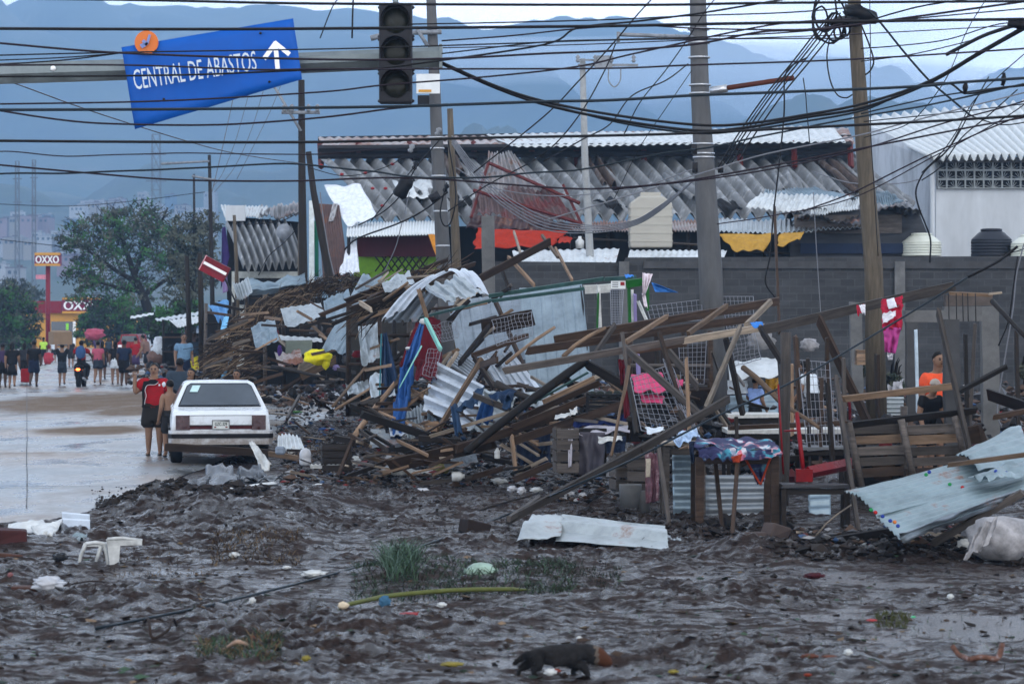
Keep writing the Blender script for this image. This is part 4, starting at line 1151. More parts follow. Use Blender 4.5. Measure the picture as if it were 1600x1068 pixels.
C('long cable slanting down from the left under the mast arm to the leaning dark pole', [(-20,116),(25,131),(150,176),(297,222),(380,242),(482,257)],33,.010, BLKP, D1=68)
C('cable passing across the lower part of the sign and rising to the right', [(-20,163),(250,158),(500,144),(600,133),(762,120),(903,104),(1000,82),(1200,40),(1330,30)],29,.010, BLKP)
C('thick blue-black cable crossing just below the traffic signal', [(-20,172),(250,171),(450,169),(640,166),(850,159),(950,157),(1090,149),(1200,145),(1420,136),(1500,129),(1620,121)],28,.016, BLKB)
C('cable sagging under the bottom tip of the blue sign', [(-20,170),(100,188),(190,194),(344,195),(500,184),(619,169),(700,163)],29,.011, BLKP)
C('thick black cable level with the ridge of the warehouse', [(-20,220),(250,222),(500,222),(730,216),(950,212),(1085,208),(1350,195),(1450,190),(1620,180)],28,.015)
C('thin wavy cable below the thick one on the left', [(-20,242),(40,243),(160,245),(300,243),(500,241),(620,238)],30,.007, BLKP, waver=.06)
C('cable starting low at the left edge and sagging across both concrete poles', [(-20,256),(156,272),(280,281),(450,283),(640,278),(860,293),(950,294),(1088,280),(1350,231),(1500,202),(1620,180)],30,.011, BLKP)
C('wavy dark cable lying low across the hillside at left', [(-20,274),(80,272),(160,269),(300,265),(450,256),(580,270),(640,276),(760,277),(950,258),(1085,233),(1250,200),(1340,184),(1600,134)],30,.011, BLKB, waver=.04)
C('topmost strand of the heavy bundle sagging from the mast end', [(688,97),(778,136),(856,160),(960,180),(1085,195),(1162,194),(1256,180),(1350,162),(1450,128),(1530,82),(1600,42)],30,.016)
C('middle strand of the heavy bundle sagging from the mast end', [(688,99),(778,139),(856,165),(960,187),(1085,204),(1162,200),(1256,184),(1350,168),(1450,131),(1530,85),(1600,46)],30.1,.017)
C('lowest strand of the heavy bundle sagging from the mast end', [(850,162),(975,193),(1085,208),(1162,204),(1256,190),(1350,172),(1420,140)],30.2,.013, BLKB)
C('cable running from the signal up to the top of the thick concrete pole', [(640,38),(760,36),(950,31),(1078,25),(1228,20),(1330,12)],29,.008)
C('cable rising from the mast end steeply to the upper right', [(690,64),(800,56),(903,45),(1000,40),(1100,45),(1262,46),(1330,34)],29.3,.009, BLKP)
C('thin cable rising through the side arm of the thick concrete pole', [(690,84),(850,66),(966,62),(1100,58),(1269,48),(1400,32),(1620,12)],29.5,.008)
C('thin pale cable drifting level above the warehouse ridge', [(690,75),(900,70),(1100,62),(1328,54),(1620,38)],34,.007, BLKP)
C('cable climbing from the wavy roof top left to the side arm', [(700,330),(760,290),(850,240),(905,180),(945,110),(962,68)],48,.012, BLK, D1=49)
C('steep cable from the ridge crossing the pale slim pole', [(740,270),(850,182),(903,128),(959,67),(990,30),(1022,-5)],40,.011)
C('second steep cable parallel to it ending above the side arm', [(975,210),(1000,160),(1040,110),(1075,60),(1100,20),(1120,-5)],42,.009)
C('dark cable drooping from the ridge to the thick pole at the arm socket', [(850,252),(910,218),(953,194),(987,150),(1040,126),(1075,100)],46,.012, D1=49.5)
C('thin straight wire between the arm socket and the lower roof', [(960,310),(1000,230),(1040,170),(1081,110)],46,.007)
for k, (a, lab) in enumerate(zip((0,5,10,17,26),('first', 'second', 'third', 'fourth', 'fifth'))):
    C('%s strand from the left of those dropping from the coiled tangle to the concrete pole' % lab, [(1122 + a * 1.3,262 - a * .5),(1150 + a, 215),(1195 + a, 150),(1240 + a, 95),(1275 + a, 50),(1300 + a * .5,20)],45,.010 if k % 2 else .013, D1=44.6)
C('black cable hanging down from the rusty steel arm to the orange-yellow tarpaulin', [(1262,90),(1236,104),(1226,125),(1225,180),(1216,270),(1209,330),(1203,400),(1196,440),(1212,466)],46,.014)
C('long diagonal stay cable from the coiled tangle down to the white roof', [(1355,15),(1375,35),(1413,82),(1450,124),(1480,150),(1517,181)],44,.018, BLKB)
C('short slack tail continuing right from the foot of the diagonal stay', [(1517,181),(1550,192),(1575,195),(1620,188)],44,.010)
C('thick spliced cable sloping down-left from the junction at the right edge', [(1620,35),(1580,42),(1540,55),(1505,72),(1478,86)],30,.022)
C('cable rising from lower left across the wooden pole to the right edge', [(850,345),(1000,300),(1125,262),(1200,240),(1340,212),(1400,196),(1470,178),(1620,140)],32,.009, BLKG)
C('dark cable crossing the wooden pole low and rising over the white roof', [(960,296),(1088,282),(1200,265),(1340,235),(1470,194),(1560,170),(1620,152)],33,.010, BLKP)
C('cable crossing the gable wall of the white building and rising right', [(1255,330),(1330,302),(1405,265),(1457,240),(1560,195),(1620,172)],34,.010, BLKP)
C('low cable crossing below it down to the shack roof', [(1120,350),(1200,338),(1330,310),(1460,244),(1560,190),(1620,150)],36,.008, BLKP)
C('double-bend cable hanging in front of the white building down to the cream tank', [(1501,200),(1480,235),(1450,262),(1438,279),(1431,300),(1436,325),(1446,350),(1454,375),(1453,410)],60,.020)
C('second cable joining the double bend from the upper left', [(1590,140),(1545,180),(1503,215),(1470,260),(1440,282)],60,.015)
C('cable swinging from the pole to the double bend', [(1270,268),(1320,284),(1365,288),(1410,286),(1438,280)],60,.012, BLKG)
C('steep cable over the white roof crossing the stay, left one', [(1600,85),(1560,120),(1520,160),(1495,205),(1470,240),(1440,270)],50,.010)
C('steep cable over the white roof crossing the stay, right one', [(1545,120),(1520,165),(1500,205),(1480,235),(1462,250)],50,.012)
C('thin wire curving up from the wooden pole to the upper right corner', [(1350,215),(1410,198),(1440,175),(1480,120),(1510,50),(1540,0)],44,.008)
C('cable sloping up from the wooden pole just below the bundle', [(1345,178),(1400,165),(1470,150),(1540,140),(1620,130)],36,.011, BLKB)
C('thin cable just above the ventilation blocks rising right', [(1350,190),(1450,180),(1540,170),(1620,160)],38,.008)
C('thin cable between the wooden pole and the right edge, uppermost', [(1350,35),(1400,20),(1450,8),(1540,-5)],38,.012)
C('thin cable between the wooden pole and the right edge, level with the splice', [(1345,76),(1400,72),(1480,62),(1560,38),(1620,36)],38,.009)
C('knotted cable running level to the twin ties near the right edge', [(1345,96),(1420,86),(1500,68),(1560,50),(1590,40)],37,.008)
C('cable with hanging ties crossing right of the wooden pole', [(1420,136),(1480,130),(1510,146),(1560,138),(1620,132)],30,.012)
C('thin cable hanging in a loop left of the wooden pole top', [(1296,60),(1292,90),(1297,125),(1308,148),(1322,153),(1332,148)],44,.012)
C('frayed cable dangling right of the wooden pole top', [(1346,40),(1358,70),(1365,95),(1360,110),(1352,117)],44,.014)
C('thin straight plumb wire hanging from the arm tip to the roof', [(1255,122),(1259,150),(1260,165),(1263,200),(1266,236)],49,.010)
C('long thin vertical wire in front of the shack right of the pole', [(1271,300),(1274,360),(1279,440),(1283,500)],50,.008, BLKG)
C('thin vertical wire down the right side of the wooden pole', [(1359,0),(1360,80),(1360,190),(1366,300),(1372,400)],44.6,.008)
# service drops fanned out from the slim wooden pole
for k, lab in enumerate(('uppermost', 'second', 'third', 'fourth', 'lowest')):
    C('%s pale service wire fanning from the slim wooden pole over the crumpled panel' % lab, [(706,212 + k * 3),(745,262 + k * 5),(790,305 + k * 5),(850,338 + k * 5),(920,352 + k * 3),(985,346 + k * 2),(1030,322 + k * 2),(1088,278)],56,.011, BLKG, D1=50)
for k, (pts, lab) in enumerate([
    ([(712,262),(760,290),(830,304),(900,305),(1000,292),(1090,262)], 'pale slack wire crossing the top of the crumpled panel'),
    ([(700,300),(660,330),(620,350),(560,372),(538,390)], 'black cable drooping from the weathered pole toward the white rag'),
    ([(690,215),(650,262),(630,300),(600,330),(560,352)], 'cable from the pole insulators down across the torn white tarpaulin'),
    ([(500,300),(505,340),(515,400),(528,450),(537,478)], 'pale rope hanging along the leaning dark pole'),
    ([(655,232),(600,262),(540,275),(482,262)], 'thin wire linking the leaning pole with the weathered concrete pole'),
    ([(640,300),(625,360),(612,400),(560,500),(520,540)], 'thin grey wire falling from the splice across the lime green wall'),
    ([(648,260),(612,305),(580,345)], 'short dark wire beside the hanging black splice'),
    ([(700,220),(712,300),(705,345),(694,352),(688,330),(698,285)], 'black cable loop hanging on the slim wooden pole'),
    ([(470,330),(440,345),(400,350),(368,350)], 'thin wire strung in front of the small wavy roof, upper'),
    ([(470,350),(445,378),(420,400),(404,430)], 'thin wire strung in front of the small wavy roof, lower'),
    ([(365,150),(350,220),(336,280),(331,300)], 'straight thin wire sloping from the blue sign down to the grey pole, first'),
    ([(388,150),(368,220),(348,270),(333,292)], 'straight thin wire sloping from the blue sign down to the grey pole, second'),
    ([(412,140),(392,205),(366,262),(335,300)], 'straight thin wire sloping from the blue sign down to the grey pole, third'),
    ([(440,130),(424,170),(400,220),(370,280)], 'straight thin wire sloping from the blue sign down to the grey pole, fourth'),
    ([(-20,318),(100,322),(200,315),(320,300)], 'very thin far wire in front of the hillside houses, upper'),
    ([(-20,372),(80,383),(160,392)], 'very thin far wire in front of the hillside houses, lower'),
    ([(500,60),(520,10),(535,-8)], 'thin crooked wire above the traffic signal, left'),
    ([(552,-5),(551,20),(550,60)], 'vertical bracket wire above the mast left of the signal'),
    ([(1590,385),(1560,408),(1512,433)], 'first length of the fallen dark cable at the right edge, before the beams'),
    ([(1560,400),(1590,392),(1615,384)], 'thin cable tail lying on the block wall top at the right edge'),
    ([(1600,380),(1588,430),(1583,480),(1570,560),(1558,640),(1565,668)], 'pale cord hanging in front of the rough concrete pillar'),
    ([(1590,400),(1583,450),(1576,500),(1560,540)], 'black cord dangling beside the pale cord'),
]):
    C(lab, pts, [56,56,56,66,62,60,56,56,80,80,90,90,90,90,200,200,31,30,31,60,38,38][k],[.012,.018,.014,.014,.010,.010,.012,.016,.014,.014,.014,.010,.010,.010,.03,.03,.007,.010,.016,.012,.010,.012][k], BLKG if lab.startswith('pale') or 'grey' in lab else BLK)
# more long thin overhead lines
random.seed(5)
# coiled cable tangle
for k, (cx, cy, rx, ry, ln) in enumerate([(1296,30,26,38, 'widest'),(1290,18,18,32, 'tall narrow'),(1304,42,14,22, 'middle-sized'),(1312,50,9,11, 'small lower'),(1282,36,12,26, 'left-hanging'),(1320,45,8,12, 'small right')]):
    pts = [P(cx + rx * math.cos(a) + random.uniform(-1,1), cy + ry * math.sin(a) + random.uniform(-1,1),44 + .1 * math.sin(a * 2)) for a in np.linspace(0,2 * math.pi * 1.6,26)]
    m = MB(); m.tube(pts, .016,5); tag(m.build('cable_coil', BLK, auto=True), '%s loop of the black cable coil hung on the wooden utility pole' % ln, 'cable coil', 'cable loops on the wooden pole')
m = MB(); m.tube([P(1590,38,30), P(1605,40,30)],.06,10); m.tube([P(1575,36,30), P(1625,44,30)],.045,8); tag(m.build('cable_junction', BLK, auto=True), 'black cable junction bundle at the upper right edge', 'cable junction')
for (x, y, l) in ((1508,137, 'left'),(1568,124, 'right')):
    m = MB(); m.tube([P(x, y - 10,29.9), P(x + 2, y, 29.9), P(x - 2, y + 10,29.9)],.02,6); m.ell(P(x, y, 29.9),(.03,.03,.05), nu=7, nv=5); tag(m.build('cable_tie', BLK, auto=True), 'dark tie clamped on the spliced cable, %s one of two' % l, 'cable clamp')
m = MB(); m.lathe([(.10,0),(.15,.05),(.13,.22),(.15,.3),(.12,.42),(.05,.46)], P(622,308,55),12, rot=Matrix.Rotation(.5,3, 'Y')); tag(m.build('cable_splice', BLK, auto=True), 'black cylindrical splice case hanging in front of the torn white tarpaulin', 'splice case')
m = MB(); m.tube([P(672,312,56), P(686,303,56)],.09,8); tag(m.build('flood_lamp', HSG, auto=True), 'small dark flood lamp fixed left of the weathered concrete pole', 'lamp')
# ---------------------------------------------------------------- people and animals
SKIN = plain('skin_brown', (.34,.20,.135), rough=.5, var=.08, scale=12, bump=.05)
SKIND = plain('skin_dark', (.16,.09,.062), rough=.5, var=.08, scale=12, bump=.05)
HAIR = plain('hair_black', (.012,.010,.010), rough=.45, var=.3, scale=30)
EYE = plain('eye_dark', (.01,.008,.008), rough=.3, bump=0)
LIP = plain('lip', (.20,.07,.06), rough=.5, bump=0)
SOLE = plain('shoe_dark', (.03,.03,.032), rough=.6)

def skinned(verts, edges, radii, root=0, sub=1):
    """connected edges with radii grown into one continuous surface; returns (verts, faces)"""
    me = bpy.data.meshes.new('limb'); me.from_pydata([tuple(v) for v in verts], edges, [])
    o = bpy.data.objects.new('limb', me); COL.objects.link(o)
    s = o.modifiers.new('s', 'SKIN'); s.branch_smoothing = .6
    for k, r in enumerate(radii):
        d = me.skin_vertices[0].data[k]; d.radius = (r, r) if not isinstance(r, tuple) else r; d.use_root = (k == root)
    if sub: u = o.modifiers.new('u', 'SUBSURF'); u.levels = sub; u.render_levels = sub
    dg = bpy.context.evaluated_depsgraph_get()
    m2 = bpy.data.meshes.new_from_object(o.evaluated_get(dg))
    vs = [v.co.copy() for v in m2.vertices]; fs = [tuple(p.vertices) for p in m2.polygons]
    bpy.data.objects.remove(o); bpy.data.meshes.remove(me); bpy.data.meshes.remove(m2)
    return vs, fs

def person(label, px, fy, hpx, shirt=None, pants=None, skin=SKIN, face=180, arms=None, legs=None, lean=0, hair='short', hairmat=HAIR,
           top='tee', bottom='shorts', near=False, D=None, group='people on the road and among the stalls', shoes=SOLE, fat=1.0, sit=0, cap=None):
    """px, fy: feet in the photo; hpx: standing height in photo pixels; face: 0 looks away from the camera, 180 toward it.
    arms: (left, right) each (elbow xyz, wrist xyz) in body heights from the shoulder, or None for hanging."""
    D = D or GD(fy); base = P(px, fy, D); h = hpx * D / F
    t = thing('person', label, 'person', base, R(face), group)
    fx = fat
    L, Rr = (arms or (None, None))
    sh = .098 * fx
    J = {}
    J['pel'] = Vector((0,0,.515)); J['spi'] = Vector((0,.008 + lean * .10,.62)); J['che'] = Vector((0, lean * .25,.735)); J['nk'] = Vector((0, lean * .36,.825)); J['hd0'] = Vector((0,.012 + lean * .42,.872)); J['hd'] = Vector((0,.012 + lean * .47,.925)); J['top'] = Vector((0, lean * .50,.968))
    V = [J['pel'], J['spi'], J['che'], J['nk'], J['hd0'], J['hd'], J['top']]
    E = [(0,1),(1,2),(2,3),(3,4),(4,5),(5,6)]
    Rd = [(.100 * fx, .078 * fx),(.094 * fx, .070 * fx),(.104 * fx, .076 * fx),.040,.042,(.043,.050),.034]
    hands = []
    for sx, A in ((-1, L),(1, Rr)):
        s0 = Vector((sx * sh, lean * .30,.795))
        if A is None: A = (((sx * .030,-.015,-.165),(sx * .030,.03 + .05 * ((int(px) + sx) % 3),-.31)))
        e = s0 + Vector(A[0]); w_ = s0 + Vector(A[1])
        n = len(V)
        d = (w_ - e).normalized()
        V += [s0, s0.lerp(e, .5), e, w_, w_ + d * .03, w_ + d * .055]
        E += [(2, n),(n, n + 1),(n + 1, n + 2),(n + 2, n + 3),(n + 3, n + 4),(n + 4, n + 5)]
        Rd += [.042 * fx, .038 * fx, .031,.021,(.025,.018),(.018,.012)]
        hands.append((w_ + d * .05, d, sx))
    for sx, k in ((-1,0),(1,1)):
        lg = (legs or (None, None))[k] or ((sx * .058,.01,.285),(sx * .062,-.01,.045))
        hp = Vector((sx * .050 * fx, 0,.47)); kn = Vector(lg[0]); an = Vector(lg[1])
        n = len(V)
        V += [hp, hp.lerp(kn, .5), kn, kn.lerp(an, .35), an, an + Vector((0,.045,-.018)), an + Vector((0,.095,-.024))]
        E += [(0, n)] + [(n + i, n + i + 1) for i in range(6)]
        Rd += [.072 * fx, .064 * fx, .042,.041,.023,(.026,.023),(.020,.015)]
    V = [v * h for v in V]; Rd = [tuple(a * h for a in r) if isinstance(r, tuple) else r * h for r in Rd]
    vs, fs = skinned(V, E, Rd, 0,1)
    m = MB(); m.add(vs, fs, 0, True)
    hc = J['hd'] * h + Vector((0,.004 * h, -.004 * h))
    m.ell(hc, (.046 * h, .055 * h, .066 * h),0,14,10)                     # skull
    m.tube([hc + Vector((0,.050,.004)) * h, hc + Vector((0,.066,-.012)) * h],[.006 * h, .010 * h],6,0)  # nose
    for sx in (-1,1):
        m.ell(hc + Vector((sx * .018,.050,.006)) * h, (.010 * h, .006 * h, .006 * h),1,8,5)
        m.ell(hc + Vector((sx * .047,-.002,-.002)) * h, (.006 * h, .012 * h, .016 * h),0,8,5)
        m.ell(hc + Vector((sx * .018,.050,.017)) * h, (.014 * h, .006 * h, .0035 * h),1,8,4)
    m.ell(hc + Vector((0,.051,-.028)) * h, (.014 * h, .005 * h, .005 * h),2,8,4)
    if near:
        for (p, d, sx) in hands:
            side = d.cross(Vector((0,1,0)));
            if side.length < .2: side = Vector((1,0,0))
            side.normalize(); nrm = d.cross(side).normalized()
            for q in range(4):
                b = p * h + side * (q - 1.5) * .0095 * h; ln = (.034,.040,.038,.030)[q] * h
                m.tube([b - d * .006 * h, b + d * ln * .5 + side * (q - 1.5) * .003 * h, b + d * ln * .9 + nrm * .008 * h + side * (q - 1.5) * .005 * h],[.0050 * h, .0046 * h, .0036 * h],7,0)
            b = p * h - side * sx * .016 * h - d * .018 * h
            m.tube([b, b - side * sx * .014 * h + d * .012 * h, b - side * sx * .017 * h + d * .028 * h],[.0066 * h, .0055 * h, .0042 * h],7,0)
    m.build('body', [skin, EYE, LIP], t)
    # hair
    m = MB(); hr = hc + Vector((0,-.008,.010)) * h
    if hair in ('short', 'long', 'bun'):
        m.ell(hr + Vector((0,-.002,.004)) * h, (.052 * h, .058 * h, .063 * h),0,16,9, rot=Matrix.Rotation(R(36),3, 'X'), lump=.10, z0=-.05)
    if hair == 'long':
        m.ell(hr + Vector((0,-.028,-.045)) * h, (.050 * h, .030 * h, .085 * h),0,12,8, lump=.15)
    if hair == 'bun':
        m.ell(hr + Vector((0,-.05,.035)) * h, (.026 * h, .024 * h, .026 * h),0,10,7, lump=.15)
    if m.v: m.build('hair', hairmat, t)
    if cap:
        m = MB(); m.ell(hc + Vector((0,0,.016)) * h, (.055 * h, .062 * h, .062 * h),0,16,6, z0=.05); m.box(hc + Vector((0,.07,.022)) * h, (.07 * h, .06 * h, .006 * h)); m.build('cap', cap, t)
    g = 1.0
    if shirt and top:
        k = 1.22; vs2 = [J['pel'] + Vector((0,0,-.055)), J['spi'], J['che'], J['nk'] + Vector((0,0,-.012))]; e2 = [(0,1),(1,2),(2,3)]
        r2 = [(.128 * fx, .104 * fx),(.120 * fx, .096 * fx),(.128 * fx, .098 * fx),.052]
        for sx, A in ((-1, L),(1, Rr)):
            s0 = Vector((sx * sh, lean * .30,.795))
            if A is None: A = (((sx * .030,-.015,-.165),(sx * .030,.03 + .05 * ((int(px) + sx) % 3),-.31)))
            e = s0 + Vector(A[0]); w_ = s0 + Vector(A[1]); n = len(vs2)
            if top == 'tank': continue
            vs2 += [s0, s0.lerp(e, .72)]; e2 += [(2, n),(n, n + 1)]; r2 += [.062 * fx, .060 * fx]
            if top == 'long':
                vs2 += [e, e.lerp(w_, .9)]; e2 += [(n + 1, n + 2),(n + 2, n + 3)]; r2 += [.044,.034]
        vs3, fs3 = skinned([v * h for v in vs2], e2,[tuple(a * h for a in r) if isinstance(r, tuple) else r * h for r in r2],0,2)
        m = MB(); m.add([v + Vector([.006 * h * mnoise.noise(v * (9 / h * 1.6) + Vector((i * 9,0,0))) for i in range(3)]) for v in vs3], fs3,0, True)
        m.build('shirt' if top != 'tank' else 'vest', shirt, t)
    if pants:
        m = MB()
        if bottom == 'skirt':
            m.lathe([(.075 * h, .535 * h),(.092 * h, .49 * h),(.105 * h, .40 * h),(.118 * h, .28 * h),(.10 * h, .285 * h)],(0,0,0),18)
            m.build('skirt', pants, t)
        else:
            vs2 = [Vector((0,0,.53)), J['pel'], Vector((0,0,.47))]; e2 = [(0,1),(1,2)]; r2 = [(.106 * fx, .086 * fx),(.116 * fx, .094 * fx),(.104 * fx, .090 * fx)]
            for sx, k in ((-1,0),(1,1)):
                lg = (legs or (None, None))[k] or ((sx * .058,.01,.285),(sx * .062,-.01,.045))
                hp = Vector((sx * .050 * fx, 0,.46)); kn = Vector(lg[0]); an = Vector(lg[1]); n = len(vs2)
                vs2 += [hp, hp.lerp(kn, .5), hp.lerp(kn, .98 if bottom != 'mini' else .55)]; e2 += [(2, n),(n, n + 1),(n + 1, n + 2)]; r2 += [.082 * fx, .080 * fx, .074 * fx]
                if bottom == 'long': vs2 += [kn.lerp(an, .4), kn.lerp(an, .95)]; e2 += [(n + 2, n + 3),(n + 3, n + 4)]; r2 += [.056,.046]
            vs3, fs3 = skinned([v * h for v in vs2], e2,[tuple(a * h for a in r) if isinstance(r, tuple) else r * h for r in r2],1,1)
            m.add(vs3, fs3,0, True); m.build('trousers' if bottom == 'long' else 'shorts', pants, t)
    if shoes:
        for sx, k in ((-1,0),(1,1)):
            lg = (legs or (None, None))[k] or ((sx * .058,.01,.285),(sx * .062,-.01,.045)); an = Vector(lg[1])
            m = MB(); m.ell((an + Vector((0,.045,-.032))) * h, (.026 * h, .072 * h, .016 * h),0,12,6); m.build('shoe', shoes, t)
    return t, h
CB, CN, CR, CP, CW, CG, CLB = fab('cloth_black', (.014,.014,.018)), fab('cloth_navy', (.020,.035,.085)), fab('cloth_red', (.50,.012,.022)), fab('cloth_pink', (.55,.10,.17)), fab('cloth_white', (.55,.6,.65)), fab('cloth_charcoal', (.035,.035,.04)), fab('cloth_light_blue', (.16,.30,.46))
CDEN = fab('cloth_denim', (.055,.075,.11)); CPUR = fab('cloth_purple', (.10,.06,.16)); CSKY = fab('cloth_pale_blue', (.27,.40,.75)); CORG = fab('cloth_orange', (.90,.10,.03)); CKH = fab('cloth_olive', (.05,.045,.03)); CPAT = fab('cloth_patterned', (.28,.17,.14)); CTEAL = fab('cloth_slate', (.06,.09,.13))
SH = fab('shorts_plaid', (.035,.03,.028))
stride = ((-.05,.06,.285),(-.055,-.01,.05)),((.05,.0,.275),(.06,-.13,.08))
stride2 = ((-.05,.0,.275),(-.06,-.13,.08)),((.05,.06,.285),(.055,-.01,.05))
def up(sx, k=1.0): return ((sx * .06,.02,.12),(sx * .02,.03,.26))
# the man in red facing the camera, hand raised
t, h = person('man in red and black shirt and dark shorts raising one hand beside the white car', 241,712,146, CR, SH, SKIN, 180, arms=(None, ((.085,.035,-.125),(.080,.06,.02))), near=True, fat=1.22, D=51.5)
O = Vector((0,0,0))
# black side panel and collar, white piping
m = MB()
for sgn in (1,):
    pts = [(sgn * .045,.808),(sgn * .10,.80),(sgn * .118,.70),(sgn * .112,.60),(sgn * .116,.52),(sgn * .095,.515),(sgn * .082,.60),(sgn * .088,.70),(sgn * .06,.76),(-.05,.775),(-.06,.80),(-.03,.82),(.03,.82)]
m.prism([(a * h, b * h) for a, b in pts],.112 * h, .120 * h); o = m.build('black_panel', CB, t)
m = MB(); m.tube(poly_path([Vector((a * h, .121 * h, b * h)) for a, b in [(-.06,.79),(-.02,.765),(.055,.76),(.082,.71),(.070,.65),(.082,.60),(.088,.555)]],5),.0035 * h, 5); m.build('piping', fab('piping_grey', (.5,.5,.52)), t)
m = MB(); m.box(Vector((-.07 * h, .118 * h, .762 * h)),(.018 * h, .004 * h, .02 * h)); m.build('badge', CW, t)
person('shirtless boy in dark shorts standing between the man in red and the white car', 266,714,122, None, CG, SKIN, 25, near=True, D=50.6)
m = MB(); m.ell(P(264,600,50.5) + Vector((-.09,-.02,0)),(.03,.03,.05), nu=8, nv=6, lump=.5); tag(m.build('hair_tie', CW, auto=True), 'white band on the head of the shirtless boy', 'hair band')
person('broad man in slate shirt seen from behind, beyond the shirtless boy', 281,680,122, CTEAL, CB, SKIND, 10, fat=1.25, D=57)
person('woman with long dark hair holding a hand to her mouth, behind the car', 299,690,116, CB, CG, SKIN, 165, hair='long', arms=(((-.03,.05,-.13),(.06,.09,.01)), None), near=True, D=56)
person('young woman with tied dark hair looking over the car roof, facing the camera', 370,692,116, CN, CG, SKIN, 175, hair='bun', D=56.5)
person('child whose forehead just shows over the car roof', 352,690,96, CP, CG, SKIN, 180, D=56)
# walkers on the road
bk = fab('bag_red', (.45,.012,.02)); card = plain('cardboard', (.34,.24,.16), rough=.8, var=.12, scale=4)
person('stout woman in black dress walking away at the left edge of the road', 19,606,72, CB, CB, SKIN, 5, hair='long', bottom='skirt', legs=stride, fat=1.15)
person('thin walker in dark clothes carrying a white bundle at the far left', 4,605,70, CPUR, CB, SKIND, 0)
person('man in black shirt and shorts walking away beside the red case', 53,604,73, CB, CN, SKIND, 0, legs=stride2, fat=1.08)
person('woman in dark top between the stout woman and the man in black', 38,597,62, CG, CB, SKIND, 0, hair='long')
person('man in black shirt carrying a large carton on his head', 97,602,66, CB, CDEN, SKIN, 5, arms=(up(-1), up(1)), legs=stride)
person('woman in pink top and denim mini skirt walking away', 153,600,68, CP, CDEN, SKIN, 0, hair='bun', bottom='mini', legs=stride2)
person('woman beside the pink one, mostly hidden, in dark clothes', 160,592,60, CG, CB, SKIND, 0, hair='long')
person('barefoot man in navy shirt and black shorts walking away right of the motorcycle', 194,604,74, CN, CB, SKIND, 0, shoes=None, legs=stride, fat=1.1)
person('woman with long hair in light shorts left of the man in navy', 180,600,68, CB, CW, SKIN, 5, hair='long', bottom='mini')
person('woman in red blouse and purple skirt walking away', 212,586,60, CR, CPUR, SKIN, 0, hair='bun', bottom='skirt')
person('person in patterned shirt pushing a loaded cart', 231,588,66, CPAT, CB, SKIN, 60, lean=.3)
person('far pedestrian in purple carrying a pink bag on the head', 152,572,46, CPUR, CB, SKIND, 0, arms=(up(-1), up(1)))
person('far pedestrian in grey on the road left of the motorcycle', 111,574,46, CG, CG, SKIN, 0)
person('far pedestrian in lime vest beyond the man in black', 68,570,44, fab('cloth_lime', (.4,.65,.08)), CB, SKIND, 0)
person('far pedestrian in blue under the tree', 170,566,40, CTEAL, CB, SKIND, 180)
person('far pedestrian in white near the shop', 84,566,38, CW, CB, SKIN, 180)
person('man in light blue polo shirt and navy trousers bending over the debris', 287,612,92, CLB, CN, SKIN, 200, bottom='long', fat=1.15)
person('youth in dark blue shirt and yellow shorts right of the man in light blue', 303,604,86, CTEAL, fab('cloth_yellow', (.65,.55,.02)), SKIND, 170, arms=(None, up(1)))
person('person in slate shirt raising an arm behind the man in light blue', 272,598,74, CN, CG, SKIND, 90, arms=(up(-1), None))
person('person in white top crouching by the cart of bundles', 252,596,58, CPAT, CG, SKIN, 120, lean=.5)
# people among the stalls at right
person('person in pale blue tee shirt seen from behind at the white tables', 1180,690,102, CSKY, CG, SKIN, 330, arms=(((-.06,.06,-.13),(-.01,.16,-.20)), None), D=46)
person('person in white shirt with dark hair bending behind the wire rack', 1272,690,128, CW, CG, SKIN, 40, hair='long', lean=.35, D=44)
person('young man in bright orange shirt looking down beside the pillar', 1459,742,195, CORG, CB, SKIN, 200, lean=.15, D=36.8, near=True)
person('person with knitted beige cap bent low in front of the one in orange', 1446,742,152, CB, CG, SKIN, 200, lean=.4, D=36.2, cap=fab('knit_beige', (.45,.38,.32)), hair=None)
# what they carry
def carton(label, px, py, wpx, hpx, D, rot=.3):
    s = D / F; t = thing('carton', label, 'box', P(px, py, D), rot)
    m = MB(); m.box((0,0, hpx * s / 2),(wpx * s, wpx * s * .8, hpx * s)); m.build('box', card, t)
    m = MB(); m.box((0,-wpx * s * .1, hpx * s + .012),(wpx * s * 1.02, wpx * s * .42,.014), rot=Matrix.Rotation(.2,3, 'X')); m.build('flap', card, t)
    return t
carton('big brown carton carried on the head of the man in black', 94,538,30,20,104,.5)
m = MB(); m.box((0,0,.28),(.38,.28,.52)); t = thing('suitcase', 'red wheeled case carried by the man in black', 'suitcase', P(41,598,106)); o = m.build('case', bk, t); bv = o.modifiers.new('round', 'BEVEL'); bv.width = .05; bv.segments = 3
m = MB(); m.tube(poly_path([(-.10,0,.54),(-.08,0,.66),(.08,0,.66),(.10,0,.54)]),.015,6); m.build('handle', BLK, t)
def bag(label, px, py, w, hh, D, mat, name='bag', cat='bag', lump=.35, up_=0):
    m = MB(); m.ell((0,0, hh * .45),(w / 2, w / 2.4, hh / 2), nu=20, nv=14, lump=lump)
    o = m.build(name, mat, loc=P(px, py, D)); return tag(o, label, cat)
bag('pink bag balanced on the head of a far pedestrian', 148,530,1.0,.6,145, CP)
bag('red shopping bag hanging beside the far pedestrian in lime', 76,568,.5,.6,140, fab('bag_pink', (.55,.06,.09)))
bag('white bundle carried at the far left edge', 8,590,.5,.8,107, CW)
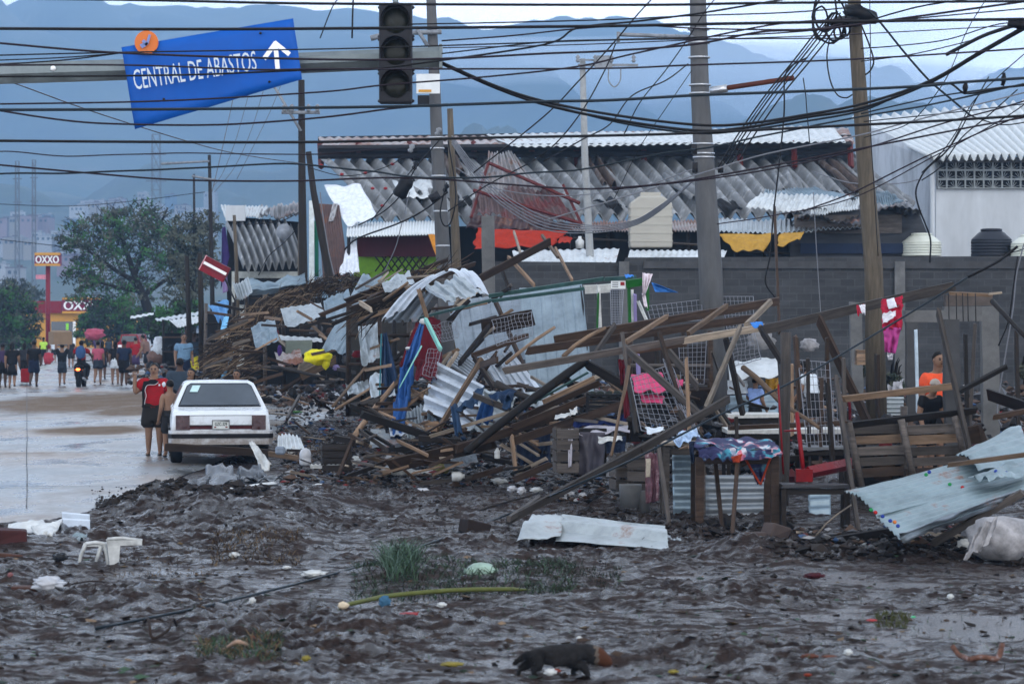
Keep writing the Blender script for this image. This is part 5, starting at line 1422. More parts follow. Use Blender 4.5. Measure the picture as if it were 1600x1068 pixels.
for k, (px, py, w_, mat, lab) in enumerate(((246,560,.8, CPAT, 'brown cloth bundle heaped on the cart, lowest'),(252,549,.75, CW, 'white sack lying on the heap of bundles'),(243,575,.7, CG, 'dark bundle at the base of the heap of bundles'),(262,566,.6, card, 'tan bundle on the right of the heap of bundles'),(250,538,.5, TARPW, 'pale bundle on top of the heap'))):
    bag(lab, px, py + 8, w_, .55,110, mat, 'bundle', 'bundle')
# ---- motorcycle with rider
D = 104.0
mt = thing('motorcycle', 'motorcycle ridden away from the camera with its red tail light on', 'motorcycle', P(127,606, D)); 
TYRE = plain('tyre_rubber', (.014,.014,.014), rough=.8, var=.3, scale=20)
def wheel(par, c, r, wd, name='wheel', axis='x', rimmat=None):
    e = thing(name, None, None); e.parent = par; e.location = c
    m = MB(); prof = [(r * .62,-wd / 2),(r * .9,-wd / 2),(r, -wd * .3),(r, wd * .3),(r * .9, wd / 2),(r * .62, wd / 2)]
    rot = Matrix.Rotation(R(90),3, 'Y'); m.lathe(prof, (0,0,0),24, rot=rot); m.build('tyre', TYRE, e)
    m = MB(); m.lathe([(r * .62,-wd * .42),(r * .5,-wd * .3),(r * .2,-wd * .36),(r * .05,-wd * .3),(r * .05, wd * .3),(r * .2, wd * .36),(r * .5, wd * .3),(r * .62, wd * .42)],(0,0,0),20, rot=rot); m.build('rim', rimmat or BAND, e)
    return e
wheel(mt, (0,-.62,.31),.31,.13); wheel(mt, (0,.66,.31),.31,.11)
m = MB(); m.box((0,0,.55),(.24,.9,.30), jit=.02); m.tube([(0,.66,.31),(0,.42,.95)],.04,8); m.tube([(0,-.62,.31),(0,-.1,.45)],.05,6); o = m.build('frame', BLK, mt)
m = MB(); m.ell((0,.22,.82),(.16,.28,.13)); m.build('tank', plain('tank_dark_red', (.12,.01,.012), rough=.25), mt)
m = MB(); m.ell((0,-.30,.80),(.15,.42,.07)); m.build('seat', BLK, mt)
m = MB(); m.tube([(-.36,.36,1.02),(-.12,.42,1.0),(.12,.42,1.0),(.36,.36,1.02)],.018,6); m.build('handlebar', STEEL, mt)
for sx in (-1,1):
    m = MB(); m.tube([(sx * .28,.38,1.02),(sx * .33,.36,1.16)],.01,5); m.ell((sx * .34,.35,1.18),(.05,.02,.035)); m.build('mirror', STEEL, mt)
    m = MB(); m.ell((sx * .15,-.66,.68),(.025,.03,.025)); m.build('indicator', YEL, mt)
m = MB(); m.tube([(.16,.1,.3),(.18,-.75,.38)],.045,8); m.build('exhaust', BAND, mt)
m = MB(); m.box((0,-.80,.60),(.15,.12,.05)); m.box((0,-.78,.48),(.16,.012,.12)); m.build('mudguard', BLK, mt)
m = MB(); m.ell((0,-.80,.70),(.075,.03,.05)); m.build('tail_light', plain('tail_light_on', (1.0,.10,.02), bump=0, var=0, emit=9), mt)
tr_, hr_ = person('motorcycle rider in red shirt with a blue backpack, seen from behind', 127,606,70, CR, CB, SKIND, 0, D=103.8, arms=(((-.09,.10,-.12),(-.10,.24,-.17)),((.09,.10,-.12),(.10,.24,-.17))), legs=(((-.13,.17,.40),(-.12,.04,.16)),((.13,.17,.40),(.12,.04,.16))), bottom='long')
tr_.location.z += .12
m = MB(); m.ell((0,-.17,0),(.19,.12,.26), nu=14, nv=10); o = m.build('backpack', fab('backpack_blue', (.06,.14,.34)), loc=tr_.location + Vector((0,0,1.20))); tag(o, 'blue backpack worn by the motorcycle rider', 'backpack')
# far red pickup
D = 175
rt = thing('pickup_truck', 'far red vehicle facing the camera beyond the walkers, partly hidden', 'vehicle', P(202,560, D)); RD = plain('car_red', (.42,.02,.02), rough=.3, var=.1, bump=.03)
m = MB(); m.prism([(-.75,.35),(-.75,1.0),(-.62,1.05),(-.52,1.5),(.52,1.5),(.62,1.05),(.75,1.0),(.75,.35)],0,4.0); o = m.build('body', RD, rt)
bv = o.modifiers.new('round', 'BEVEL'); bv.width = .05; bv.segments = 2
m = MB(); m.prism([(-.52,1.05),(-.44,1.42),(.44,1.42),(.52,1.05)],-.03,.02); m.build('windscreen', GLASS, rt)
for sx in (-1,1):
    m = MB(); m.box((sx * .58,-.02,.78),(.22,.06,.14)); m.build('headlight', SWHT, rt)
    wheel(rt, (sx * .62,.7,.32),.32,.2); wheel(rt, (sx * .62,3.2,.32),.32,.2)
m = MB(); m.box((0,-.04,.48),(1.5,.1,.16)); m.build('bumper', STEEL, rt)

# ---- the white car
D = 48.0
car = thing('sedan_car', 'old white sedan parked facing away, muddy, with a plank under its rear bumper', 'car', P(345,727, D), R(7.5))
PAINT = plain('car_white', (.62,.66,.70), rough=.28, var=.05, scale=2.0, bump=.02)
def splash(mt_):
    n = mt_.node_tree; b = n.nodes['Principled BSDF']; src = b.inputs['Base Color'].links[0].from_socket
    t = n.nodes.new('ShaderNodeTexCoord'); s_ = n.nodes.new('ShaderNodeSeparateXYZ'); n.links.new(t.outputs['Object'], s_.inputs[0])
    a = _nz(n, t.outputs['Object'],5,8,.75); q = n.nodes.new('ShaderNodeMath'); q.operation = 'MULTIPLY_ADD'; n.links.new(a.outputs['Fac'], q.inputs[0]); q.inputs[1].default_value = -.9; n.links.new(s_.outputs[2], q.inputs[2])
    r = n.nodes.new('ShaderNodeMapRange'); r.inputs['From Min'].default_value = -.10; r.inputs['From Max'].default_value = .32; r.inputs['To Min'].default_value = .85; r.inputs['To Max'].default_value = 0; n.links.new(q.outputs[0], r.inputs['Value'])
    k = n.nodes.new('ShaderNodeMix'); k.data_type = 'RGBA'; n.links.new(r.outputs[0], k.inputs[0]); n.links.new(src, k.inputs[6]); k.inputs[7].default_value = (.14,.105,.08,1); n.links.new(k.outputs[2], b.inputs['Base Color'])
splash(PAINT)
W = .86
def taper(v):
    x, y, z = v
    k = 1 - .045 * max(0, z - .55) / .4 - .05 * max(0,.5 - z) / .3
    k *= 1 - .06 * max(0,(y - 3.6)) - .03 * max(0,.5 - y)
    return (x * k, y, z)
# side profile with wheel arches (y forward from the rear bumper)
prof = [(0.05,.42),(0.02,.62),(0.05,.86),(.10,.925),(.55,.965),(1.05,.985),(3.15,.985),(3.6,.93),(4.6,.84),(4.72,.70),(4.72,.36),(4.45,.30)]
for k in range(9):
    a = math.pi * k / 8; prof.append((4.02 + .36 * math.cos(a),.30 + .37 * math.sin(a)))
prof += [(3.6,.24),(1.35,.24)]
for k in range(9):
    a = math.pi * k / 8; prof.append((.98 + .36 * math.cos(a),.30 + .34 * math.sin(a)))
prof += [(.5,.30)]
prof = prof[::-1]
m = MB(); vs, fs = [],[]; n = len(prof); xs_ = [-W, -W + .03,-W * .9,0, W * .9, W - .03, W]
for k, x in enumerate(xs_):
    ins = .035 if abs(x) == W else (.0 if abs(x) < W * .95 else .008)
    for y, z in prof:
        zc, yc = .62,2.4
        zz = z - (ins if z > .8 else 0); yy = y + (ins if y < .3 else -ins if y > 4.4 else 0)
        if abs(x) < .1 and z > .84: zz += .012
        vs.append(taper((x, yy, zz)))
for k in range(len(xs_) - 1):
    for i in range(n):
        j = (i + 1) % n; fs.append((k * n + i, k * n + j, (k + 1) * n + j, (k + 1) * n + i))
fs += [tuple(range(n))[::-1], tuple((len(xs_) - 1) * n + i for i in range(n))]
m.add(vs, fs); m.build('body', PAINT, car)
# greenhouse
gp = [(.62,.965),(1.12,1.375),(1.25,1.405),(2.35,1.405),(2.5,1.37),(3.2,.97)]
def gh(v):
    x, y, z = v; k = 1 - .26 * (z - .96) / .44
    return (x * k, y, z)
m = MB(); vs, fs = [],[]; n = len(gp)
xs_ = [-.80,-.74,0,.74,.80]
for x in xs_:
    for y, z in gp:
        zz = z - (.03 if abs(x) == .80 and z > 1.3 else 0) + (.012 if x == 0 and z > 1.3 else 0); vs.append(gh((x, y, zz)))
for k in range(4):
    for i in range(n):
        j = (i + 1) % n; fs.append((k * n + i, (k + 1) * n + i, (k + 1) * n + j, k * n + j))
fs += [tuple(range(n)), tuple(4 * n + i for i in range(n))[::-1]]
m.add(vs, fs); m.build('cabin', PAINT, car)
CGL = plain('car_glass', (.07,.095,.125), rough=.10, var=.35, scale=1.4, bump=0, spec=.9)
def pane(pts, name='window', mat=CGL, off=(0,0,0)):
    m = MB(); o_ = Vector(off); pts = [Vector(p) + o_ for p in pts]
    c = sum(pts, Vector()) / len(pts); nrm = (pts[1] - pts[0]).cross(pts[2] - pts[0]).normalized() * .006
    n = len(pts)
    m.add([p - nrm for p in pts] + [p + nrm for p in pts],[tuple(range(n))[::-1], tuple(range(n, 2 * n))] + [(i, (i + 1) % n, n + (i + 1) % n, n + i) for i in range(n)])
    return m.build(name, mat, car)
rw0, rw1 = (.655,.995),(1.085,1.348)
def rwp(x, t): 
    y = rw0[0] + (rw1[0] - rw0[0]) * t; z = rw0[1] + (rw1[1] - rw0[1]) * t
    g = gh((x, y, z)); return Vector((g[0], g[1] - .016, g[2] + .016))
pane([rwp(-.70,0), rwp(.70,0), rwp(.69,.9), rwp(.63,1), rwp(-.63,1), rwp(-.69,.9)], 'rear_window')
pane([rwp(-.60,.60), rwp(-.44,.60), rwp(-.41,.90), rwp(-.58,.90)], 'window_sticker', plain('sticker_pale', (.45,.62,.62), rough=.5, var=.2, scale=14), off=(0,-.012,.012))
m = MB(); fr = [rwp(-.715,-.03), rwp(.715,-.03), rwp(.70,.93), rwp(.64,1.04), rwp(-.64,1.04), rwp(-.70,.93), rwp(-.715,-.03)]
m.tube([p + Vector((0,.004,-.004)) for p in fr],.010,5); m.build('window_seal', BLK, car)
for sx in (-1,1):
    for (ya, yb) in ((.98,1.62),(1.70,2.60)):
        q = [(sx * .806, ya + (.12 if ya < 1 else 0),1.01),(sx * .806, yb + (.25 if yb > 2 else 0),1.01),(sx * .806, yb, 1.33),(sx * .806, ya + .25 if ya < 1 else ya, 1.33)]
        pane([gh(p) for p in q], 'side_window', off=(sx * .004,0,0))
    m = MB(); m.box((sx * .865,1.7,.62),(.02,3.0,.035)); m.build('side_trim', BLK, car)
    m = MB(); m.box((sx * .91,2.72,1.03),(.17,.06,.11)); o = m.build('wing_mirror', BLK, car); bv = o.modifiers.new('r', 'BEVEL'); bv.width = .02
    m = MB(); m.box((sx * .645,.035,.735),(.235,.10,.245)); o = m.build('tail_light', plain('lamp_dark_red', (.075,.006,.012), rough=.2, var=.25, scale=10, bump=0, spec=.7), car)
pane([gh((-.70,2.52,1.365)), gh((.70,2.52,1.365)), gh((.76,3.14,1.0)), gh((-.76,3.14,1.0))], 'windscreen', off=(0,.02,.02))
m = MB(); m.box((0,.03,.772),(1.06,.03,.15)); m.build('boot_panel', PAINT, car)
m = MB(); m.box((0,.028,.648),(1.06,.03,.055)); m.build('reflector_strip', plain('lamp_dark_red2', (.10,.012,.018), rough=.3, var=.3, scale=6), car)
m = MB(); m.box((0,.024,.682),(1.06,.026,.012)); m.box((0,.030,.852),(1.52,.02,.008)); m.build('boot_gap', BLK, car)
m = MB(); m.box((0,.0,.755),(.29,.04,.02)); m.box((0,.004,.70),(.30,.03,.16)); m.build('plate_recess', plain('plate_frame', (.25,.26,.27), rough=.5), car)
m = MB(); m.box((0,-.016,.695),(.265,.008,.135)); m.build('number_plate', plain('plate_pale', (.50,.52,.50), rough=.5, var=.1, bump=.02), car)
text_on('GZC-329', [Vector((-.10,-.022,.735)), Vector((.105,-.022,.735)), Vector((.105,-.022,.682)), Vector((-.10,-.022,.682))],(0,-.002,0), 'plate_lettering', plain('plate_ink', (.10,.13,.12)), car, bold=.0016)
m = MB(); m.ell((-.095,-.022,.655),(.022,.003,.012), nu=8, nv=5); m.ell((.095,-.022,.655),(.022,.003,.012), nu=8, nv=5); m.build('plate_marks', plain('plate_red', (.35,.03,.04)), car)
m = MB(); m.ell((0,.095,.905),(.016,.012,.016), nu=8, nv=6); m.build('boot_badge', BAND, car)
# bumper: white bar with black strip, wrapping round the corners
def bump_(z0, z1, dep, mat, name, x=.885):
    m = MB(); prof = [(-x, .30),(-x, .06),(-x + .06,-dep),(0,-dep - .015),(x - .06,-dep),(x, .06),(x, .30),(x - .05,.30),(x - .05,.08),(-x + .05,.08),(-x + .05,.30)]
    m.prism(prof, z0, z1, axis='z'); return m.build(name, mat, car)
bump_(.545,.60,.05, PAINT, 'bumper'); bump_(.47,.545,.065, BLK, 'bumper_strip', .895); bump_(.36,.47,.05, PAINT, 'bumper', .885)
for (cx, cy) in ((-.74,.98),(.74,.98),(-.74,4.02),(.74,4.02)): wheel(car, (cx, cy, .30),.30,.20)
m = MB(); m.box((0,2.3,.27),(1.3,3.6,.10)); m.tube([(-.5,.02,.27),(-.5,.6,.27)],.03,8); m.tube([(-.55,.98,.30),(.55,.98,.30)],.045,8); m.build('underbody', BLK, car)
# dried mud splashed along the lower flank
# ---- the puppy
DGY, DBR, DCR = plain('fur_dark', (.040,.038,.040), rough=.9, var=.5, scale=30, bump=.6), plain('fur_brown', (.16,.060,.030), rough=.9, var=.25, scale=40, bump=.6), plain('fur_cream', (.20,.16,.13), rough=.9, var=.2, scale=40, bump=.6)
D = 19.9
s = D / F
dg = thing('puppy', 'small dark grey puppy with brown head walking right across the mud', 'dog', P(880,1056, D)); 
V = [(-.20,0,.150),(-.10,0,.150),(0,0,.140),(.10,0,.150),(.17,0,.165),(.235,0,.150),(.285,0,.118),(.350,0,.082)]
E = [(i, i + 1) for i in range(7)]
Rd = [.088,.096,.098,.100,.086,.078,.056,.030]
def leg(root, pts, rs):
    n = len(V); V.extend(pts); Rd.extend(rs); E.append((root, n)); E.extend([(n + i, n + i + 1) for i in range(len(pts) - 1)])
leg(0,[(-.185,-.045,.13),(-.165,-.05,.085),(-.215,-.05,.045),(-.20,-.05,.010),(-.175,-.05,.006)],[.058,.040,.024,.022,.020])
leg(0,[(-.22,.045,.13),(-.24,.05,.085),(-.30,.05,.05),(-.325,.05,.012),(-.30,.05,.006)],[.058,.040,.024,.022,.020])
leg(3,[(.115,-.045,.12),(.13,-.05,.07),(.165,-.05,.045),(.175,-.05,.010),(.19,-.05,.006)],[.048,.034,.024,.021,.019])
leg(3,[(.10,.045,.12),(.085,.05,.07),(.075,.05,.03),(.07,.05,.010),(.09,.05,.006)],[.048,.034,.024,.021,.019])
leg(0,[(-.255,0,.16),(-.30,0,.125),(-.335,0,.095)],[.018,.011,.006])
vs, fs = skinned(V, E, Rd, 2,2)
m = MB()
m.add([v + Vector([.003 * mnoise.noise(v * 60 + Vector((i * 7,0,0))) for i in range(3)]) for v in vs], fs, 0, True)
m.m = [1 if (sum(vs[i][0] for i in f) / len(f) > .25) else (2 if sum(vs[i][0] for i in f) / len(f) > .222 else 0) for f in fs]
m.build('body', [DGY, DBR, DCR], dg)
for sy in (-1,1):
    m = MB(); m.ell((.245, sy * .042,.145),(.022,.010,.036), nu=10, nv=7); m.build('ear', DBR, dg)
    m = MB(); m.ell((.312, sy * .026,.125),(.006,.005,.006)); m.build('eye', EYE, dg)
random.seed(4)
me_ = dg.children[0].data; mf = MB(); ply = [p for p in me_.polygons if p.center.z > .05]
for k in range(5200):
    p = random.choice(ply); c = p.center + Vector([random.uniform(-.007,.007) for _ in range(3)]); nn = p.normal; d = (nn * .5 + Vector((-.8,0,-.45)) + Vector([random.gauss(0,.25) for _ in range(3)])).normalized() * random.uniform(.012,.026); sd = d.cross(nn).normalized() * .0022
    mf.add([c - sd, c + sd, c + d + nn * .004],[(0,1,2)], p.material_index)
mf.build('fur', [DGY, DBR, DCR], dg)
m = MB(); m.ell((.374,0,.078),(.010,.012,.008)); m.build('nose', EYE, dg)
# ---------------------------------------------------------------- the wreckage
F_ = F
BLUT = fab('tarp_blue', (.03,.13,.42)); BLUD = fab('cloth_dark_blue', (.018,.055,.14)); JEAN = fab('jeans', (.025,.07,.16)); MARC = fab('cloth_crimson', (.20,.008,.02)); PNK = fab('tarp_pink', (.75,.07,.20)); SKYB = fab('tarp_bright_blue', (.04,.25,.75))
PINKC = fab('towel_pink', (.60,.05,.14)); SACK = plain('sack_white', (.36,.35,.36), rough=.7, var=.65, scale=5, bump=.3); SACKD = plain('plastic_black', (.035,.038,.045), rough=.3, var=.4, scale=5)
PLW = plain('plastic_white', (.52,.53,.52), rough=.4, var=.45, scale=5); YPL = fab('tarp_yellow', (.75,.66,.01)); OLIVE = plain('plastic_olive', (.33,.30,.10), rough=.5, var=.3)
TEALP = plain('paint_teal', (.07,.16,.15), rough=.5, var=.4, scale=6); MINT = plain('paint_mint', (.20,.48,.42), rough=.5, var=.2); GRN = plain('paint_green', (.02,.20,.03), rough=.5, var=.25); LILAC = plain('paint_lilac', (.30,.24,.50), rough=.5, var=.2)
WTRIM = plain('paint_white_worn', (.50,.50,.48), rough=.6, var=.35, scale=9)
REDM = plain('red_metal', (.38,.006,.012), rough=.35, var=.3, scale=6)

def K(label, x0, y0, D0, x1, y1, D1, wpx, mi, t=.045, rd=False, bend=0, cat='plank', name='plank', mat=None, group=None):
    """plank given by photo pixels; wpx: its width in pixels"""
    w_ = wpx * (D0 + D1) / 2 / F
    return plank(name, label, P(x0, y0, D0), P(x1, y1, D1), w_, min(t, w_) if not rd else w_, mi, round_=rd, bend=bend, cat=cat, mat=mat, group=group)
ROWS = [
 # label, x0,y0,D0, x1,y1,D1, width px, wood, round, bend
 ('upper of the two long brown rafters reaching right to the bare post', 865,531,41,1219,470,44,13, WB, 0,0),
 ('lower of the two long brown rafters, split at its left end', 824,548,40.5,1182,496,43.5,12, WB, 0,0),
 ('long grey rail from the big sheet to the taller stall, left length', 787,579,39.5,1072,530,40,11, WG, 0,0),
 ('whitish rail length nailed between the grey rail and the dark one', 1068,532,40,1195,511,39.8,11, WP, 0,0),
 ('brown rail length under the whitish one', 975,551,40.1,1074,536,40.1,8, WT, 0,0),
 ('long pale-topped beam rising right above the pink striped towel', 1188,516,39.6,1487,448,38,15, WG, 0,0),
 ('thin tan stick leaning on the ribbed sheet wall', 791,567,43,866,511,44,6, WT, 1,.02),
 ('bent tan stick crossing both rafters', 880,556,40,946,512,40.4,7, WT, 1,.08),
 ('short grey stake poking up between the rafters', 930,552,41,962,506,41.6,8, WG, 0,0),
 ('thick dark log leaning down-left through the heart of the pile', 917,562,41.5,728,706,40,15, WD, 1,-.02),
 ('dark beam branching down-right from the thick log', 916,568,41.5,975,602,41,15, WD, 0,0),
 ('long grey stick slanting down-right over the pink tarpaulin', 982,548,38.6,1096,650,37.6,11, WG, 0,0),
 ('upright post left of the wire rack', 979,572,38.8,995,680,38.6,11, WG, 0,0),
 ('short round post sticking above the grey rail', 972,519,39.8,980,580,39.6,6, WG, 1,0),
 ('slim tan stick leaning in front of the draped crates', 983,572,38,955,712,37,6, WT, 1,0),
 ('long grey foreground pole rising from the mud to the whitish joint, lower length', 795,812,33,1002,700,34.5,12, WG, 0,0),
 ('grey foreground pole, upper length ending at the whitish joint', 1000,702,34.5,1140,622,35.5,13, WG, 0,0),
 ('pale stick hanging down to the whitish joint from the rafters', 1156,512,38.8,1102,640,36,11, WP, 0,0),
 ('pale stick crossing the rafter ends near the bare post', 1205,470,42,1166,508,41,9, WP, 0,0),
 ('pale stick laid between the two rafters', 1136,477,42.5,1075,521,41,8, WT, 0,0),
 ('pale stick laid across the rafters left of the thick concrete pole', 1042,494,42,978,534,40.6,7, WT, 0,0),
 ('brown stick hanging in front of the wire rack', 1030,519,38.8,1063,628,38,7, WB, 0,0),
 ('dark grey strut leaning between rack and thick pole', 1042,545,41.5,1092,606,41,12, WG, 0,0),
 ('black strut between the thick pole and the blue-shirted person', 1134,528,40,1160,645,40,9, WD, 0,0),
 ('dark strut propping the beam left of the big stall post', 1190,516,39,1222,566,38.4,11, WD, 0,0),
 ('big weathered stall post right of the pale blue shirt', 1228,519,36,1224,790,36,18, WG, 1,0),
 ('narrow brown post close behind the big stall post', 1243,526,37,1250,640,37,10, WB, 0,0),
 ('tan inner post glimpsed behind the big stall post', 1237,570,38.5,1238,680,38.5,7, WT, 0,0),
 ('bare tall post ending the rafters beside the block wall', 1210,325,52,1218,520,50,11, WB, 0,0),
 ('orange-brown crooked branch before the person in pale blue', 1161,573,37.6,1218,626,37,10, WT, 1,.03),
 ('orange-brown branch continuing right of the big stall post', 1232,637,36.5,1280,668,36,7, WT, 1,.03),
 ('dark brown leaning strut left of the wooden utility pole', 1280,500,38,1356,660,37.4,17, WB, 0,0),
 ('short reddish stub nailed to that leaning strut', 1292,530,37.7,1293,620,37.7,9, WB, 0,0),
 ('plank strapped to the foot of the wooden utility pole', 1370,548,43,1372,655,43,20, WB, 0,0),
 ('tan horizontal rail in front of the wooden utility pole', 1318,623,35,1487,603,35,10, WT, 0,0),
 ('leaning grey post at the right end of the plank fence', 1466,486,34.5,1522,735,33.5,12, WG, 0,0),
 ('leaning grey post at the left end of the plank fence', 1306,590,34.4,1342,836,32.4,15, WG, 0,0),
 ('thin grey post beside the red metal upright', 1293,600,35,1301,720,35,9, WD, 0,0),
 ('dark stick leaning on the rough pillar with a pale broken tip', 1498,612,34,1573,572,34.5,7, WD, 0,0),
 ('dark pole sloping down to the right edge from the pillar top', 1550,470,35,1612,536,34,8, WD, 1,0),
 ('tan plank across the pale green sheets at lower right', 1482,726,29.6,1615,708,29.0,7, WT, 0,0),
 ('grey prop under the pale green sheets', 1440,858,29.8,1600,768,29.6,12, WG, 0,0),
 ('dark plank in the mud beneath the sheet corner', 1262,850,30.6,1440,822,31,12, WD, 0,0),
 ('dark plank lying on the mud left of the sheet corner', 1222,851,30.5,1311,838,30.8,14, WB, 0,0),
 ('thin pale rod leaning on the bench beneath the sheet', 1275,836,31.5,1330,788,32,3, WP, 1,.05),
 ('wide tan board half buried before the big sheet', 1260,862,29.9,1498,872,29.4,12, WP, 0,0),
 ('grey board crossing the half buried tan one', 1310,876,29.3,1388,846,30.4,8, WG, 0,0),
 ('long splintered tan pole rising left of the blue cloths', 552,683,43.5,668,540,46.5,9, WT, 1,.01),
 ('second tan pole leaning beside the blue cloths', 562,692,43.6,682,598,44.5,7, WT, 1,.0),
 ('very dark beam jutting left over the small grey sheet', 566,647,43,672,682,42.2,12, WD, 0,0),
 ('dark beam lying under the jeans', 655,684,42,720,690,42,9, WD, 0,0),
 ('big grey-brown beam lying along the foot of the pile', 610,728,41.6,770,690,41.6,22, WB, 0,0),
 ('brown rafter rising right from the foot beam', 716,700,41.4,862,652,41.6,13, WB, 0,0),
 ('long tan lath running up under the jeans', 670,682,42,808,640,41.5,5, WP, 0,0),
 ('tan stick crossing the bright striped sheet', 684,672,42.4,752,562,43.4,9, WT, 0,0),
 ('tan stub with square end over the bright striped sheet', 751,570,43,776,562,42,10, WB, 0,0),
 ('grey log lying across behind the jeans', 775,600,42.6,850,632,42.2,13, WG, 1,0),
 ('pale split pole over the jeans, pointing down-right', 738,616,41.8,826,652,41.4,9, WG, 0,0),
 ('tan upright lath standing right of the white bottle', 799,678,41,806,738,40.8,10, WT, 0,0),
 ('brown beam from the pile foot to the dark crate, lower', 800,690,41,985,628,40,13, WB, 0,0),
 ('brown beam parallel above it', 800,668,41.3,920,622,41,11, WB, 0,0),
 ('tan-edged plank under the thick log', 852,628,41.6,928,592,41.6,10, WT, 0,0),
 ('tan plank between the log and the black crate', 815,652,41.4,935,598,41.4,9, WB, 0,0),
 ('dark plank wedged behind the ribbed wall foot', 884,592,43,895,604,43,12, WD, 0,0),
 ('dark plank lying at the far left foot of the pile', 522,684,44.6,640,703,43.4,10, WD, 0,0),
 ('brown plank leaning across the slatted crate', 528,744,42,550,688,42.6,5, WB, 0,0),
 ('tan round stick lying on the mud in front of the slatted crate', 524,745,43.6,594,750,43.2,8, WT, 1,.01),
 ('dark short plank in the litter left of the crate', 548,742,42.6,586,728,42.6,6, WD, 0,0),
 ('thin plank lying by the foot beam, pointing right', 654,756,41.4,742,744,41.4,6, WG, 0,0),
 ('brown plank at the foot, before the yellow rag', 738,745,41.2,790,730,41.2,8, WB, 0,0),
 ('broken brown plank against the draped crates', 802,750,40.4,862,724,40.2,10, WB, 0,0),
 ('dark thin pole lying right beside the foreground pole', 730,803,36,842,770,38,4, WD, 1,.01),
 ('long board bundled high over the arched sheet, first', 548,482,50,742,412,52,7, WB, 0,0),
 ('long board bundled high over the arched sheet, second', 540,470,51,700,405,53,7, WB, 0,0),
 ('long board bundled high over the arched sheet, third', 520,506,51,640,452,51,6, WD, 0,0),
 ('long board bundled high over the arched sheet, fourth', 500,492,52,660,428,53,6, WB, 0,0),
 ('long board bundled high over the arched sheet, fifth', 560,500,50.5,650,470,50.5,6, WT, 0,0),
 ('dark board hanging lowest of the high bundle', 470,512,53,585,476,52,5, WD, 0,0),
 ('pale broken nib sticking out of the high bundle', 563,473,49.8,580,484,49.4,7, WP, 0,0),
 ('second pale broken nib on the high bundle', 632,445,50,645,452,49.8,6, WP, 0,0),
 ('dark red-brown beam rising right over the square post', 752,434,53,862,376,54,12, WB, 0,0),
 ('tan stick leaning right beneath that beam', 795,402,54,835,446,53,6, WT, 0,0),
 ('dark stick crossing below the dark red-brown beam', 784,420,54,796,455,53.6,6, WD, 0,0),
 ('tan stick standing against the wall left of the green frame', 868,388,60,894,438,58,5, WT, 0,0),
 ('pale stick leaning on the red tarpaulin', 803,362,66,814,398,62,5, WP, 0,0),
 ('short tan stake on the high beam', 847,368,58,872,402,56,5, WT, 0,0),
 ('thin tan stick standing in the arched sheet', 654,452,46,670,505,46,5, WT, 0,0),
 ('mint-green painted stick at the crimson cloth', 664,497,45,688,545,44.6,7, WT, 0,0),
 ('dark leaning post behind the wire-covered brown board', 773,468,50,830,600,48,10, WB, 0,0),
 ('dark stick with square tip left of the ribbed wall', 718,568,45,765,508,46,8, WD, 0,0),
 ('brown beam lying before the wire-covered board', 736,556,45.4,824,524,46,8, WB, 0,0),
 ('pair of pale laths below the wire, first', 688,575,44.6,705,550,45,5, WP, 0,0),
 ('pair of pale laths below the wire, second', 695,580,44.6,714,552,45,6, WP, 0,0),
 ('brown post rising behind the bright striped sheet', 742,560,45,772,606,44,9, WB, 0,0),
 ('dark-trim post at the right edge of the ribbed wall', 908,448,50,920,560,49,5, WD, 0,0),
 ('left light pole across the far stalls', 425,520,66,505,592,62,6, WP, 1,0),
 ('pale tube lying across the far stalls', 402,516,68,462,532,66,7, WP, 1,0),
 ('long dark pole with pale tip behind the car', 425,572,60,512,590,58,6, WD, 1,0),
 ('grey pole resting on the heap behind the car', 324,571,62,400,592,60,5, WG, 1,0),
 ('brown leaning pole on the dark mound', 438,612,60,490,578,60,7, WB, 1,.02),
 ('tan stick leaning left of the low tan boards', 520,635,52,572,572,54,5, WT, 1,0),
 ('second tan stick fanned beside it', 524,640,52,588,600,53,5, WT, 1,0),
 ('third tan stick fanned beside them', 560,630,51.6,602,606,51.6,4, WT, 1,0),
 ('pale broad board on the collapsed far table', 466,575,60,505,560,61,12, WP, 0,0),
 ('tan broad board on the collapsed far table', 470,588,59.6,522,562,60,13, WT, 0,0),
 ('thin tan stick over the dark doorway', 450,470,66,510,530,64,4, WT, 0,0),
 ('wide wet plank wedged below the rear bumper of the white car', 262,698,47.6,430,708,47.3,12, WB, 0,0),
 ('long plank continuing right of the wedged one', 420,708,47.2,486,719,46.5,8, WT, 0,0),
 ('stick lying in the puddle beside the litter', 448,655,50,468,618,54,5, WG, 0,0),
 ('brown stick poking out at the lower left rim of the thatch', 337,527,62,395,497,62,6, WT, 0,0),
 ('brown stick under the thatch end', 327,572,61,372,540,61,6, WT, 0,0),
 ('long brown rim pole along the lower edge of the thatch', 410,484,64,560,436,66,6, WT, 1,0),
]
for r in ROWS:
    lab, x0, y0, D0, x1, y1, D1, wp, mi, rd, bend = r
    K(lab, x0, y0, D0, x1, y1, D1, wp, mi, rd=bool(rd), bend=bend, mat=MINT if lab.startswith('mint') else None, cat='pole' if rd else 'plank', name='pole' if rd else 'plank')
